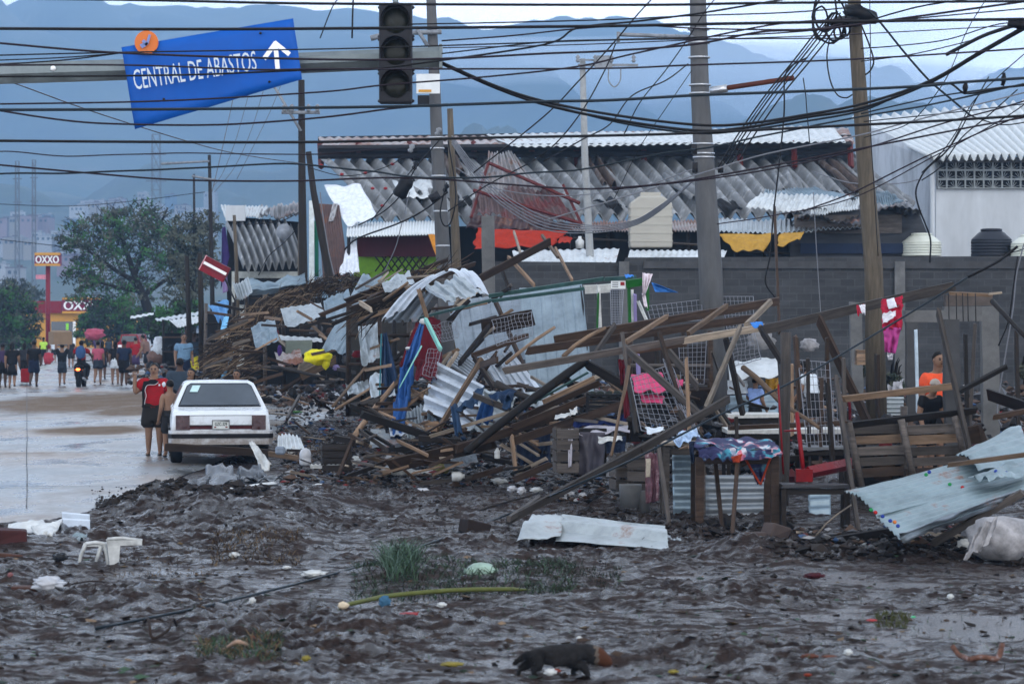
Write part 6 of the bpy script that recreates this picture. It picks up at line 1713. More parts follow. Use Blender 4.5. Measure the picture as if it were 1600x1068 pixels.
# loose broken timber scattered through the heap
random.seed(77)
def scatter(n, x0, x1, y0, y1, D0, D1, L=(20,70), w_=(3,7), slope=(-40,30), cols=(WB, WT, WG, WT, WD, WP, WB), label='', group=''):
    for k in range(n):
        px, py = random.uniform(x0, x1), random.uniform(y0, y1)
        a = R(random.uniform(*slope)); l = random.uniform(*L) / 2; D = D0 + (D1 - D0) * (y1 - py) / (y1 - y0 + 1e-6) + random.uniform(-.6,.6)
        D = min(D, GD(max(py + 4,505)) )
        wk = random.choice(cols); lb = '%s%s %s' % ({WB: 'brown', WG: 'grey', WT: 'tan', WD: 'blackened', WP: 'pale'}[wk], ' steep' if abs(a) > .75 else ' slanting' if abs(a) > .3 else ' flat-lying', label) + ('' if x1 - x0 < 90 else ', left part' if px < x0 + (x1 - x0) * .33 else ', right part' if px > x0 + (x1 - x0) * .67 else ', middle part')
        K(lb, px - l * math.cos(a), py + l * math.sin(a), D, px + l * math.cos(a), py - l * math.sin(a), D + random.uniform(-1.2,1.2), random.uniform(*w_), wk, t=.03, rd=random.random() < .25, group=group, name='broken_lath', cat='lath')
scatter(110,560,870,600,735,41.0,45, w_=(2.5,6), label='broken lath jammed in the middle of the big heap', group='broken laths in the big heap')
scatter(60,330,600,470,690,50,62, label='broken lath strewn among the far stalls behind the car', group='broken laths among the far stalls', L=(15,50), w_=(2,5))
scatter(26,840,1010,590,660,41,43, label='broken lath behind the draped crates', group='broken laths behind the crates')
scatter(24,440,640,700,760,42,46, L=(14,46), w_=(2.5,6), slope=(-25,25), label='short broken lath in the litter right of the car', group='broken laths in the litter')
scatter(12,1250,1480,830,860,30.2,32, L=(14,60), w_=(2.5,6), slope=(-12,14), label='wet lath under the pale green sheet', group='wet laths under the sheet')
scatter(40,570,800,430,580,46,50, L=(20,60), w_=(3,6), slope=(5,60), label='broken lath tangled around the arched sheet', group='broken laths round the arched sheet')
scatter(26,1010,1180,560,700,40,44, L=(16,50), w_=(3,6), slope=(-80,30), label='broken lath behind the wire racks', group='broken laths behind the racks')
scatter(14,1260,1600,640,700,42,46, L=(16,60), w_=(3,6), slope=(-30,30), label='broken lath behind the plank fence', group='broken laths behind the fence')

# ---- thatch of fallen palm roof, countless brown stems
def thatch(name, label, corners, n, th, L, mats, seed, rad=.012):
    random.seed(seed); c = [Vector(p) for p in corners]; m = MB()
    ax = ((c[1] - c[0]) + (c[2] - c[3])).normalized()
    for k in range(n):
        u, v = random.random(), random.random(); p = quadpt(c, u, v) + Vector((random.uniform(-th, th), random.uniform(-th, th), random.uniform(-th, th)))
        d = (ax + Vector([random.gauss(0,.26) for _ in range(3)])).normalized() * random.uniform(*L) / 2
        dr = Vector((0,0,-random.uniform(0,.12)))
        m.tube([p - d + dr, p, p + d],[rad * .6, rad * random.uniform(.8,1.6), rad * .4],3, mi=random.randrange(len(mats)), smooth=False, caps=False)
    return tag(m.build(name, mats, auto=True), label, 'thatch', kind='stuff')
TH = [plain('thatch_brown', (.13,.085,.055), rough=.9), plain('thatch_dark', (.045,.032,.026), rough=.9), plain('thatch_tan', (.26,.19,.13), rough=.9), plain('thatch_dark', (.045,.032,.026))]
thatch('thatch', 'fallen brown thatch roof slumped from the torn corner down to the road', PQ((378,486,63),(500,437,66),(508,449,65),(348,556,61)),640,.10,(.3,1.1), TH, 3,.010)
thatch('thatch', 'brown thatch lump behind the leaning pole', PQ((505,434,66),(575,432,64),(580,448,63),(508,452,65)),300,.10,(.2,.8), TH, 4,.011)
thatch('thatch', 'brown stems bundled over the blue-grey leaning sheet', PQ((590,458,51.5),(690,420,53),(690,436,52),(560,496,50.5)),260,.09,(.6,1.6), TH, 5,.011)
thatch('thatch', 'stems hanging below the slumped thatch toward the heap of bundles', PQ((330,540,62),(400,510,62),(390,590,60),(330,590,60)),260,.2,(.3,.9), TH, 6,.012)

# ---- metal sheets
SILV = metal('sheet_bright', (.55,.60,.66), rust=.0, rough=.28, met=.6)
PALE = metal('sheet_pale_green', (.25,.33,.36), rust=.10, rough=.42, met=.35)
def S(label, cs, mat, ribs=6, amp=.015, lift=1, **k):
    cs = [(a, b, d * lift) for a, b, d in cs]
    return sheet('metal_sheet', label, 'metal sheet', PQ(*cs), mat, ribs=ribs, amp=amp, **k)
S('arched silver sheet bent over the top of the heap, long left flank', [(672,432,47.2),(705,421,47.4),(632,482,45.5),(596,500,45.3)], SILV, 2,.02, prof='trap', bow=.10)
S('arched silver sheet bent over the top of the heap, upper crown', [(700,421,47.4),(738,421,47.4),(764,459,46.2),(722,438,46.2)], SILV, 2,.02, prof='trap', bow=.06)
S('arched silver sheet bent over the top of the heap, crumpled front fold', [(664,448,46.1),(722,430,46.2),(758,458,45.6),(696,470,45.2)], GALV, 4,.025, prof='trap', crumple=.07)
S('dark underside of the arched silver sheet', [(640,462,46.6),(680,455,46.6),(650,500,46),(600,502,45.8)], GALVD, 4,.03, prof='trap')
S('large ribbed pale blue sheet standing as a wall in the middle of the heap', [(812,452,50.5),(910,444,50),(928,610,48.5),(826,622,48.5)], metal('sheet_pale_blue', (.26,.33,.38), rust=.0, rough=.4, met=.35),6,.014, prof='seam', crumple=.05)
S('dimmer ribbed sheet to the left of the standing wall, beneath the teal bar', [(700,472,51.5),(815,455,51.2),(826,560,49.6),(715,560,50)], metal('sheet_mid_blue', (.25,.30,.35), rust=.04, rough=.45, met=.35),7,.014, prof='seam', crumple=.08)
S('pale ribbed sheet leaning low right of the striped one', [(752,560,46.5),(800,548,46.5),(850,612,44.6),(790,622,44.2)], SILV, 6,.02, prof='trap')
S('bright striped silver sheet facing the road, under the jeans', [(684,566,44.6),(758,604,43.4),(738,668,42.6),(659,636,43.4)], SILV, 4,.045, along='u', prof='trap')
S('continuation of the bright striped sheet beneath the blue cloth', [(757,606,43.6),(805,626,43.4),(782,676,42.6),(730,668,42.6)], GALV, 4,.035, along='u', prof='trap', crumple=.08)
S('fan-shaped pale sheet between striped sheet and wire', [(694,562,45.4),(724,552,45.4),(752,572,45),(742,596,44.4)], SILV, 6,.02, prof='trap')
S('small dark striped sheet at the left foot of the heap', [(579,671,43.6),(598,672,43.6),(628,694,42.8),(578,696,42.8)], GALVD, 3,.035, along='u', prof='trap', crumple=.03)
S('upright grey sheets behind the blue cloths', [(628,640,45.6),(668,632,45.4),(672,676,44.4),(636,682,44.4)], GALV, 7,.02, crumple=.06)
S('grey sheet piece with hole above the small box', [(667,634,44.2),(700,628,44),(700,660,43.4),(668,664,43.4)], GALVB, 5,.02, crumple=.08)
S('long blue-grey sheet leaning in the gap left of the heap', [(566,430,60),(598,432,60),(540,552,56),(503,546,56)], GALVB, 5,.012, prof='seam', crumple=.08)
S('pale blue sheet behind the yellow rag', [(553,520,57),(586,515,57),(582,560,55),(551,558,55)], PALE, 4,.012, prof='seam', crumple=.06)
S('dark curved sheet on top of the thatch', [(368,470,64),(385,442,65),(476,432,66),(478,445,65)], GALVB, 8,.03, crumple=.2)
S('pale curled end of the dark curved sheet', [(360,447,64),(385,438,64.4),(392,462,63.6),(368,472,63.6)], GALV, 6,.03, curl=.12)
S('white sheet end showing on the far stall', [(436,524,66),(502,528,65),(504,534,64),(440,532,64)], GALVW, 6,.01)
S('grey-green board standing in the far stalls behind the car', [(446,532,63),(488,531,63),(487,553,62.6),(446,554,62.6)], plain('board_green_grey', (.22,.25,.20), rough=.7, var=.2),0,0)
S('white fluted board standing right of the car wheel', [(434,678,48),(468,680,47.8),(476,702,47),(433,703,47.2)], GALVW, 6,.02, crumple=.03)
S('low silver awning of the far stalls beneath the big tree, front', [(264,500,104),(318,492,104),(318,502,102),(278,512,102)], GALVW, 8,.02)
S('low silver awning of the far stalls beneath the big tree, rear', [(242,498,110),(316,486,110),(317,491,108),(246,502,108)], GALV, 8,.02)
S('thin silver awning left of the tree trunk', [(204,494,130),(240,488,130),(240,491,128),(204,498,128)], GALVW, 4,.02)
S('ribbed galvanised panel closing the front of the left wooden stall', [(1050,706,35.6),(1092,706,35.6),(1092,808,35.3),(1052,808,35.3)], GALVB, 5,.022, along='u')
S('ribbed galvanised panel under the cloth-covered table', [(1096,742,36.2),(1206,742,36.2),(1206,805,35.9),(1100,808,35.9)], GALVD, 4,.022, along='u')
S('ribbed panel set low beneath the dark bench', [(1262,764,36.4),(1298,762,36.4),(1298,806,36),(1264,808,36)], GALVB, 3,.02, along='u')
S('slatted pale blue shutter behind the person in pale blue', [(1134,618,48),(1216,616,48),(1216,650,47.6),(1134,652,47.6)], GALVB, 3,.03, along='u')
random.seed(314)
for (lab, cs, mt_, rb_) in (('grey sheet twisted behind the tan poles left of the heap', [(575,590,50),(612,578,50),(618,618,48.6),(580,628,48.6)], GALV, 4),('dull sheet folded over the boards below the thatch', [(440,488,62),(500,470,62),(508,492,61),(446,512,61)], GALV, 6),('dark blue-grey sheet slid down before the black doorway', [(505,470,60),(545,452,60),(548,486,59),(512,506,59)], GALVB, 5),('rusty sheet lying over the far collapsed table', [(430,556,61),(470,548,61),(474,566,60),(436,574,60)], RUSTY, 6),('grey sheet wedged upright left of the dark blue canopy', [(560,512,52),(590,504,52),(594,560,50.6),(566,572,50.6)], GALV, 5),('small bright sheet bent under the dark jutting beam', [(606,660,43.6),(640,652,43.6),(648,676,42.8),(610,682,42.8)], SILV, 3),('grey sheet half buried at the foot of the heap', [(690,712,42),(742,702,42),(748,722,41.2),(696,730,41.2)], GALVD, 4),('pale sheet glimpsed between the beams left of the crates', [(820,612,42.6),(868,604,42.6),(872,630,42),(826,640,42)], GALV, 5),('crumpled grey sheet behind the dirt mound', [(540,600,54),(575,594,54),(578,612,53),(544,618,53)], GALV, 4),('dark sheet hanging in the thatch edge', [(392,512,61.6),(430,498,61.6),(436,530,60.6),(400,545,60.6)], GALVB, 5),('grey sheet flap on top of the plank bundle', [(596,440,51),(640,424,51.6),(648,440,50.6),(602,458,50)], GALV, 4)):
    S(lab, cs, mt_, max(2, rb_ - 2),.014, prof='seam', crumple=.08, bow=random.uniform(-.08,.10))
for (lab, x0, y0, x1, y1, wp, mi) in (('dark upright post left of the red metal upright', 1262,560,1266,760,9, WD),('grey upright post behind the second wire rack', 1318,560,1322,740,10, WG),('brown upright stake between the racks', 1284,590,1282,730,6, WB),('dark stake right of the orange shirt', 1508,520,1512,680,8, WD),('grey leaning stake behind the pillars', 1524,505,1514,690,6, WG),('dark post at the right edge behind the pale sheets', 1588,520,1592,700,10, WD),('brown crossbar over the white worktops', 1140,668,1330,660,7, WB),('dark crossbar low behind the big stall post', 1130,720,1330,712,9, WD),('thin tan stake left of the thick concrete pole foot', 1072,560,1078,700,6, WT),('dark upright beside the concrete pole foot', 1150,650,1154,740,8, WD),('grey brace behind the left stall table', 1060,640,1092,700,7, WG)):
    K(lab, x0, y0,36.9, x1, y1,36.7, wp, mi)
# foreground folded white sheet lying on the mud
S('white folded sheet lying on the foreground mud, long right part', [(880,811,32.7),(1038,829,31.4),(1045,852,30.2),(868,838,30.9)], metal('sheet_worn_white', (.42,.47,.49), rust=.10, met=.25, rough=.45),2,.045, along='u', prof='trap', bow=.07, crumple=.02)
S('white folded sheet lying on the foreground mud, curled left lip', [(836,808,32.8),(884,811,32.7),(876,838,30.9),(806,844,30.7)], metal('sheet_worn_white', (.42,.47,.49)),2,.03, along='u', bow=.10, crumple=.03)
S('thin muddy flap at the right end of the folded white sheet', [(1040,840,31.2),(1066,845,31),(1060,850,30.8),(1036,852,30.8)], GALV, 0,0, crumple=.06)
# big pale sheets lower right with bottle caps
bs = thing('metal_sheet', 'big pale green-blue roof sheet dotted with coloured bottle caps at lower right', 'metal sheet', P(1450,790,30)); O = bs.location
cA = PQ((1320,766,30.6),(1490,716,32.4),(1606,760,29.4),(1406,842,28.6))
cA = PQ((1319,767,30.4),(1600,700,32.6),(1612,742,31.0),(1372,806,29.4))
sheet('upper_sheet', None, None, cA, PALE, ribs=9, amp=.012, along='u', crumple=.02, parent=bs, sub=20, bow=.05)
cB = PQ((1366,803,29.5),(1612,741,31.0),(1615,764,30.0),(1406,842,28.5))
sheet('lower_sheet', None, None, cB, PALE, ribs=6, amp=.012, along='u', crumple=.02, parent=bs, sub=20)
sheet('side_flange', None, None, PQ((1404,832,28.45),(1615,760,29.9),(1615,772,30.1),(1408,845,28.6)), GALVD, ribs=0, crumple=.06, parent=bs, sub=10)
sheet('torn_flap', None, None, PQ((1493,712,31.6),(1592,664,33.2),(1612,720,31.4),(1530,736,30.6)), PALE, ribs=6, amp=.01, along='u', bow=.08, crumple=.04, parent=bs, sub=16)
sheet('torn_flap', None, None, PQ((1512,740,30.4),(1612,716,31),(1600,744,30.2),(1545,748,30.0)), PALE, ribs=0, crumple=.08, parent=bs, sub=12)
CAPS = {'red': plain('cap_red', (.6,.02,.02), rough=.4), 'blue': plain('cap_blue', (.03,.08,.5), rough=.4), 'green': plain('cap_green', (.02,.35,.10), rough=.4), 'orange': plain('cap_orange', (.7,.18,.02), rough=.4)}
for (x, y, cn, lab) in ((1504,761, 'red', 'at the centre of the big sheet'),(1519,764, 'red', 'right of the centre of the big sheet'),(1484,756, 'green', 'on the seam of the big sheet'),(1368,800, 'red', 'near the left lower rim of the big sheet'),(1361,796, 'green', 'nearest the left rim of the big sheet'),(1379,806, 'blue', 'near the lower left corner of the big sheet'),(1391,813, 'blue', 'below the other blue one at the lower left corner'),(1398,815, 'orange', 'at the lower corner of the big sheet'),(1403,821, 'blue', 'closest to the lower tip of the big sheet'),(1447,741, 'green', 'high on the big sheet near the fence'),(1556,736, 'blue', 'on the torn flap, left'),(1572,738, 'blue', 'on the torn flap, right'),(1452,737, 'blue', 'high on the big sheet beside the green one')):
    D = 30.4 - (y - 760) * .022 + (x - 1450) * .006
    if y < 745: D = 30.6
    m = MB(); m.lathe([(.020,-.008),(.022,0),(.016,.012)], P(x, y, D - .25),10, rot=Matrix.Rotation(.9,3, 'X')); tag(m.build('crown_cork', CAPS[cn], auto=True), '%s bottle cap %s' % (cn, lab), 'bottle cap', 'bottle caps on the big sheet')
# teal gutter bars over the ribbed wall
for (lab, a, b, r) in (('upper of the teal painted bars over the ribbed wall', (765,462,49),(945,435,49),6),('lower of the teal painted bars over the ribbed wall', (768,470,48.8),(1005,438,48.6),5),('teal bar running left under the arched sheet', (640,500,46.4),(768,468,48.6),4),('short teal bar joining the green frame', (945,436,48.9),(992,433,48.7),6)):
    K(lab, *a, *b, r, WT, mat=TEALP, name='metal_bar', cat='bar')
K('thin teal edge strip across the foot of the ribbed wall', 812,640,41.4,918,582,42,3, WT, mat=TEALP, name='metal_bar', cat='bar')
# green frame, lilac and white boards
for (lab, a, b, r, mt_) in (('green upright board of the broken doorway', (982,440,46),(984,507,46),8, GRN),('green lintel board of the broken doorway', (977,444,45.9),(1004,440,45.9),12, GRN),('short green board right of the white hanging bag', (1012,448,45.8),(1012,482,45.8),8, GRN),('lilac board inside the green doorway', (992,458,46.2),(993,506,46.2),8, LILAC),('white board between green and lilac ones', (988,452,46.3),(989,508,46.3),4, WTRIM),('lilac board lower in the gap', (996,552,44),(998,590,44),9, LILAC),('white leaning board in the broken doorway', (997,470,45.6),(1012,504,45.6),4, WTRIM),('peeling white post left of the chicken wire', (935,445,47),(938,515,47),9, WTRIM),('dark green thin post crossing the peeling one', (935,458,46.8),(933,520,46.8),3, GRN),('beige panel strip above the chicken wire', (916,452,47.2),(954,450,47.2),13, WTRIM)):
    K(lab, *a, *b, r, WT, mat=mt_, name='board', cat='board')
m = MB(); a = P(966,445,46.6); m.box(a, (.24,.03,.13)); t = thing('small_sign', 'small white sign with red corner hanging above the chicken wire', 'sign', a); m2 = MB(); m2.box((0,0,0),(.24,.02,.13)); m2.build('panel', plain('plate_white', (.6,.62,.62)), t); m3 = MB(); m3.box((.07,-.012,.02),(.07,.006,.06)); m3.build('red_patch', REDP, t)
m4 = MB()
for k in range(3): m4.box((-.05,-.012,.04 - k * .035),(.10,.005,.012))
m4.build('print_lines', BLK, t)
# wire meshes
WIREM = plain('wire_steel', (.28,.29,.33), rough=.4, metal=.5, var=.1, bump=0)
def mesh_rack(label, cs, nu, nv, r=.0036, name='wire_rack', crumple=0, mat=WIREM):
    c = PQ(*cs); m = MB(); sd = random.random() * 20
    def q(u, v):
        p = quadpt(c, u, v); return p + Vector([crumple * mnoise.noise(Vector((u * 3 + sd, v * 3, i * 5))) for i in range(3)])
    for i in range(nu + 1): m.tube([q(i / nu, k / 8) for k in range(9)], r if i not in (0, nu) else r * 1.8,4, caps=False)
    for j in range(nv + 1): m.tube([q(k / 8, j / nv) for k in range(9)], r if j not in (0, nv) else r * 1.8,4, caps=False)
    return tag(m.build(name, mat, auto=True), label, 'wire rack')
mesh_rack('wire display rack leaning in front of the pink tarpaulin', ((985,590,38.4),(1040,572,38.4),(1088,690,37.6),(1002,672,38.0)),9,12)
mesh_rack('white wire panel edge-on right of the pink tarpaulin', ((1036,560,38.6),(1052,575,38.8),(1094,686,37.8),(1060,640,38.0)),5,14)
mesh_rack('wire fence strip along the block wall left of the thick pole', ((1010,478,50),(1096,468,50),(1098,500,49.6),(1018,505,49.6)),11,4)
mesh_rack('wire fence strip right of the thick pole above the rafters', ((1128,463,50),(1177,463,50),(1178,512,49.6),(1136,515,49.6)),8,7)
mesh_rack('hanging wire grid behind the whitish joint', ((1060,530,44),(1104,528,44),(1100,600,44),(1064,600,44)),6,10)
mesh_rack('tangled wire grid right of the thick pole, under the rafters', ((1136,512,44),(1180,508,44),(1188,560,44),(1140,575,44)),7,9, r=.0035, crumple=.05)
mesh_rack('tall wire rack standing right of the big stall post', ((1247,562,37),(1296,566,37),(1304,700,36.6),(1262,704,36.6)),7,11)
mesh_rack('second wire rack behind the red metal upright', ((1296,610,38),(1318,614,38),(1320,700,37.6),(1300,700,37.6)),4,8)
mesh_rack('bent wire netting over the brown board in the middle of the heap', ((768,500,46),(830,486,46.2),(832,524,45.6),(776,540,45.4)),10,6, r=.003, crumple=.03)
mesh_rack('wire netting hanging over the dark bag left of the ribbed wall', ((672,508,45.6),(712,500,45.8),(716,528,45.4),(690,534,45.2)),7,5, r=.003, crumple=.04)
mesh_rack('chicken wire stretched in the broken doorway', ((954,453,46.8),(974,453,46.8),(971,506,46.6),(955,506,46.6)),7,14, r=.004)
mesh_rack('wire net at the crimson cloth edge', ((668,545,44.6),(690,545,44.6),(680,590,44),(660,585,44)),4,6, r=.003, crumple=.03)
K('broad brown board covered by the wire netting', 752,512,47,830,496,47,26, WB)
# ---- cloths
def Cl(label, cs, mat, folds=3, amp=.05, crumple=.07, lift=1, **k):
    cs = [(a, b, d * lift) for a, b, d in cs]
    return cloth('cloth', label, 'cloth', PQ(*cs), mat, folds=folds, amp=amp, crumple=crumple, **k)
Cl('crimson cloth sheet hanging behind the bright blue canopy', ((650,498,46),(688,498,46),(692,570,45),(624,575,45)), MARC, 2,.06,.08)
Cl('crimson cloth end showing lower beside the striped sheet', ((652,562,44.8),(686,556,44.8),(682,592,44),(648,590,44)), MARC, 2,.05,.06)
Cl('dark blue folded canopy cloth hanging at the left of the heap', ((599,520,46.5),(604,520,46.5),(622,590,45.2),(594,648,45)), BLUD, 2,.07,.05)
Cl('bright blue closed canopy cloth slanting down, upper roll', ((657,500,45.4),(664,502,45.4),(652,560,44.4),(630,572,44.4)), BLUT, 2,.06,.06)
Cl('bright blue canopy cloth, long lower tail behind the tan poles', ((624,572,44.6),(648,562,44.6),(640,625,44),(616,640,44)), BLUT, 3,.06,.08)
Cl('deep blue cloth end reaching the foot beam', ((616,626,44),(640,620,44),(626,686,43),(610,684,43)), BLUT, 2,.05,.08)
Cl('left shoulder of the bright blue canopy with white knot', ((636,546,45),(645,546,45),(640,590,44.4),(622,602,44.4)), BLUT, 1,.05,.05)
K('pale mint rod along the bright blue canopy', 659,540,44.2,624,606,43.8,2.5, WT, rd=True, mat=MINT, name='rod', cat='rod')
K('green rod along the edge of the dark blue canopy', 596,522,46.2,593,628,45,2.5, WT, rd=True, mat=plain('paint_turquoise', (.04,.25,.30)), name='rod', cat='rod')
m = MB(); m.ell(P(661,502,45.3),(.06,.06,.05), lump=.3); tag(m.build('knot', PLW, auto=True), 'white knotted top of the bright blue closed canopy', 'knot')
m = MB(); m.ell(P(638,544,44.9),(.05,.05,.03), lump=.5); tag(m.build('knot', PLW, auto=True), 'white knot on the shoulder of the bright blue canopy', 'knot')
Cl('dark jeans hung over the planks, left leg', ((744,612,42.2),(758,602,42.2),(748,634,41.6),(712,640,41.8)), JEAN, 2,.05,.04)
Cl('jeans thigh hanging straight down over the striped sheet', ((704,634,42),(714,630,42),(722,676,41.4),(711,681,41.4)), JEAN, 1,.04,.03)
Cl('dark jeans hung over the planks, right part arching over the log', ((763,612,42),(808,610,42),(800,622,41.6),(768,630,41.6)), BLUD, 2,.06,.06)
Cl('jeans leg hanging below the arched part', ((790,616,41.8),(801,616,41.8),(797,640,41.4),(784,638,41.4)), JEAN, 1,.03,.03)
Cl('dark blue cloth patch under the arched jeans', ((752,628,42.2),(772,618,42.2),(770,660,42),(744,662,42)), BLUT, 2,.05,.06)
Cl('large pink tarpaulin slumped behind the wire rack', ((986,582,40.0),(1034,584,40.0),(1048,613,39.2),(992,611,39.2)), PNK, 2,.02,.05)
Cl('smaller pink flap lower inside the wire rack', ((1000,616,39.4),(1038,618,39.4),(1034,631,39.2),(1004,627,39.2)), PNK, 1,.02,.02)
Cl('small pink cloth right of the white wire panel', ((1056,592,41),(1068,594,41),(1066,604,40.8),(1057,604,40.8)), PNK, 1,.03,.04)
Cl('bright blue tarpaulin scrap stretched beside the white hanging bag', ((1018,441,47),(1032,446,47),(1060,457,48),(1024,456,47)), SKYB, 2,.03,.03)
Cl('bright blue scrap on the green lintel', ((976,428,47),(990,430,47),(990,433,46.8),(977,432,46.8)), SKYB, 1,.02,.02)
Cl('blue tape ends tied where the rafters meet the beam', ((1172,504,39.2),(1192,502,39.2),(1192,508,39),(1176,510,39)), SKYB, 1,.02,.03)
Cl('white and pink translucent bag hanging on the green doorway', ((1004,426,45.4),(1020,428,45.4),(1008,460,45.2),(1004,462,45.2)), plain('bag_translucent', (.6,.52,.56), rough=.35, var=.3, scale=14),3,.05,.05)
Cl('thin tail of the translucent bag', ((1003,458,45.3),(1008,458,45.3),(1012,482,45.1),(1006,476,45.1)), plain('bag_translucent', (.6,.52,.56)),1,.02,.02)
# striped towel on the beam
tw = thing('towel', 'pink, magenta and white striped towel hung over the long beam', 'towel', P(1392,500,38)); O = tw.location
TW2 = plain('towel_white', (.62,.6,.64), rough=.8); TMG = fab('towel_magenta', (.55,.06,.30)); TRD = fab('towel_red', (.60,.02,.06))
cloth('wrap', None, None, PQ((1376,470,38),(1410,462,37.8),(1410,478,37.6),(1377,484,37.8)), TRD, folds=1, amp=.02, parent=tw)
cloth('white_stripe', None, None, PQ((1385,468,37.75),(1397,465,37.7),(1402,480,37.5),(1388,482,37.6)), TW2, folds=1, amp=.01, crumple=.01, parent=tw)
cloth('red_fold', None, None, PQ((1378,482,37.7),(1410,478,37.6),(1408,515,37.5),(1379,515,37.5)), TRD, folds=2, amp=.04, parent=tw)
cloth('white_fold', None, None, PQ((1379,490,37.5),(1400,485,37.45),(1398,496,37.4),(1379,506,37.4)), TW2, folds=1, amp=.02, parent=tw)
cloth('magenta_tail', None, None, PQ((1380,510,37.5),(1408,512,37.5),(1399,552,37.5),(1383,550,37.5)), TMG, folds=2, amp=.04, parent=tw)
cloth('fringe', None, None, PQ((1386,550,37.5),(1396,552,37.5),(1394,562,37.5),(1388,562,37.5)), TW2, folds=3, amp=.02, parent=tw)
Cl('red and white rag end on the beam left of the utility pole', ((1338,478,38.4),(1352,476,38.4),(1346,490,38.2),(1340,490,38.2)), TRD, 1,.03,.03)
Cl('white corner of the rag left of the utility pole', ((1342,476,38.3),(1352,475,38.3),(1352,492,38.2),(1346,486,38.2)), TW2,1,.02,.03)
# yellow rag, blue bag, purple banner, red light box (left)
m = MB(); m.ell(P(497,557,59),(.28,.22,.17), nu=18, nv=12, lump=.4); m.ell(P(509,564,59),(.10,.1,.17), lump=.4); tag(m.build('rain_cape', YPL, auto=True), 'bright yellow plastic cape dropped on the tan boards', 'plastic sheet')
Cl('pale blue plastic bag hanging in the stall under the red light box', ((325,474,78),(358,470,78),(355,496,77),(340,504,77)), fab('bag_pale_blue', (.12,.32,.62)),2,.10,.12)
Cl('narrow light blue plastic strip below the pale blue bag', ((350,494,76),(358,494,76),(352,522,75),(342,524,75)), fab('strip_light_blue', (.18,.45,.70)),1,.04,.05)
Cl('blue strip leaning down through the fallen thatch', ((360,548,62),(366,548,62),(346,600,60),(340,600,60)), fab('strip_light_blue', (.18,.45,.70)),1,.03,.05)
Cl('tall dark blue and purple banner left of the small wavy roof', ((347,356,90),(352,354,90),(359,400,90),(345,452,90)), fab('banner_purple', (.07,.045,.22)),1,.05,.05)
Cl('light end of the tall purple banner', ((346,420,89.8),(354,415,89.8),(356,455,89.8),(348,458,89.8)), fab('banner_light', (.30,.22,.45)),1,.04,.04)
rb = thing('light_box', 'tilted red and white light box sign on a bent bracket at left', 'sign', P(336,420,80)); rot = Matrix.Rotation(R(28),3, 'Y')
m = MB(); m.box((0,0,0),(.78,.22,.44), rot=rot); m.build('box', plain('box_red_dark', (.30,.015,.03), rough=.4, var=.25), rb)
m = MB(); m.box(rot @ Vector((-.385,0,0)),(.03,.24,.46), rot=rot); m.build('end_face', plain('box_pink', (.6,.3,.33), rough=.5), rb)
m = MB(); m.box(rot @ Vector((0,-.115,.02)),(.72,.012,.08), rot=rot); m.build('white_stripe', SWHT, rb)
m = MB(); m.box(rot @ Vector((0,-.114,-.17)),(.74,.012,.12), rot=rot); m.build('red_stripe', SRED, rb)
m = MB(); m.tube([rot @ Vector((.36,0,-.1)),(.55,.2,-.9),(.5,.2,-2.0)],.03,6); m.build('bracket', STEEL, rb)
# ---- right hand stalls
K('grey dark rail along the top of the plank fence', 1325,664,34,1524,641,34,10, WD, cat='rail', name='rail')
pf = thing('plank_fence', 'fence of grey and brown horizontal planks at the stall on the right', 'fence', P(1420,742,34)); O = pf.location
for k, (y, mi) in enumerate(((672, WG),(688, WT),(706, WG),(722, WG),(739, WB))):
    for (xa, xb, dy) in ((1330,1414,0),(1414,1512,-5)):
        a, b = P(xa, y, 34) , P(xb, y - 4 + dy * .2,34); m = MB(); c = (a + b) / 2
        m.box(c, ((b - a).length - .02,.022,13.5 * 34 / F), jit=.006, rot=Matrix.Rotation(-(b.z - a.z) / (b.x - a.x),3, 'Y')); m.build('plank', WOODS[mi], pf, origin=O)
for (xa, ya, xb, yb) in ((1326,660,1346,760),(1408,655,1426,742),(1492,650,1508,712)):
    m = MB(); m.tube([P(xa, ya, 33.9), P(xb, yb, 33.8)],.045,6); m.build('post', WOODS[WG], pf, origin=O)
bm = thing('lintel_stack', 'stacked concrete beam ends tied with wire on the pillars at right', 'beam', P(1490,480,38)); O = bm.location
for (xa, xb, ya, yb, mt_) in ((1413,1474,484,503, CONC),(1474,1532,479,501, CONC),(1476,1548,461,478, plain('concrete_brown', (.17,.14,.125), rough=.8, var=.3))):
    a, b = P(xa, ya, 38.2), P(xb, yb, 38.2); m = MB(); m.box((a + b) / 2,(b.x - a.x, .25, a.z - b.z), jit=.008); m.build('beam_end', mt_, bm, origin=O)
m = MB()
for x in (1482,1494,1504,1512,1524): m.tube([P(x, 458,37.0), P(x + 1,502,37.0)],.006,4)
m.build('wire_tie', BLK, bm, origin=O)
K('reddish thin board lying on the stacked beam ends', 1484,458,37.6,1550,461,37.6,5, WT)
K('pale lath sticking out right from the stacked beam ends', 1545,459,37.5,1565,457,37.5,3, WP)
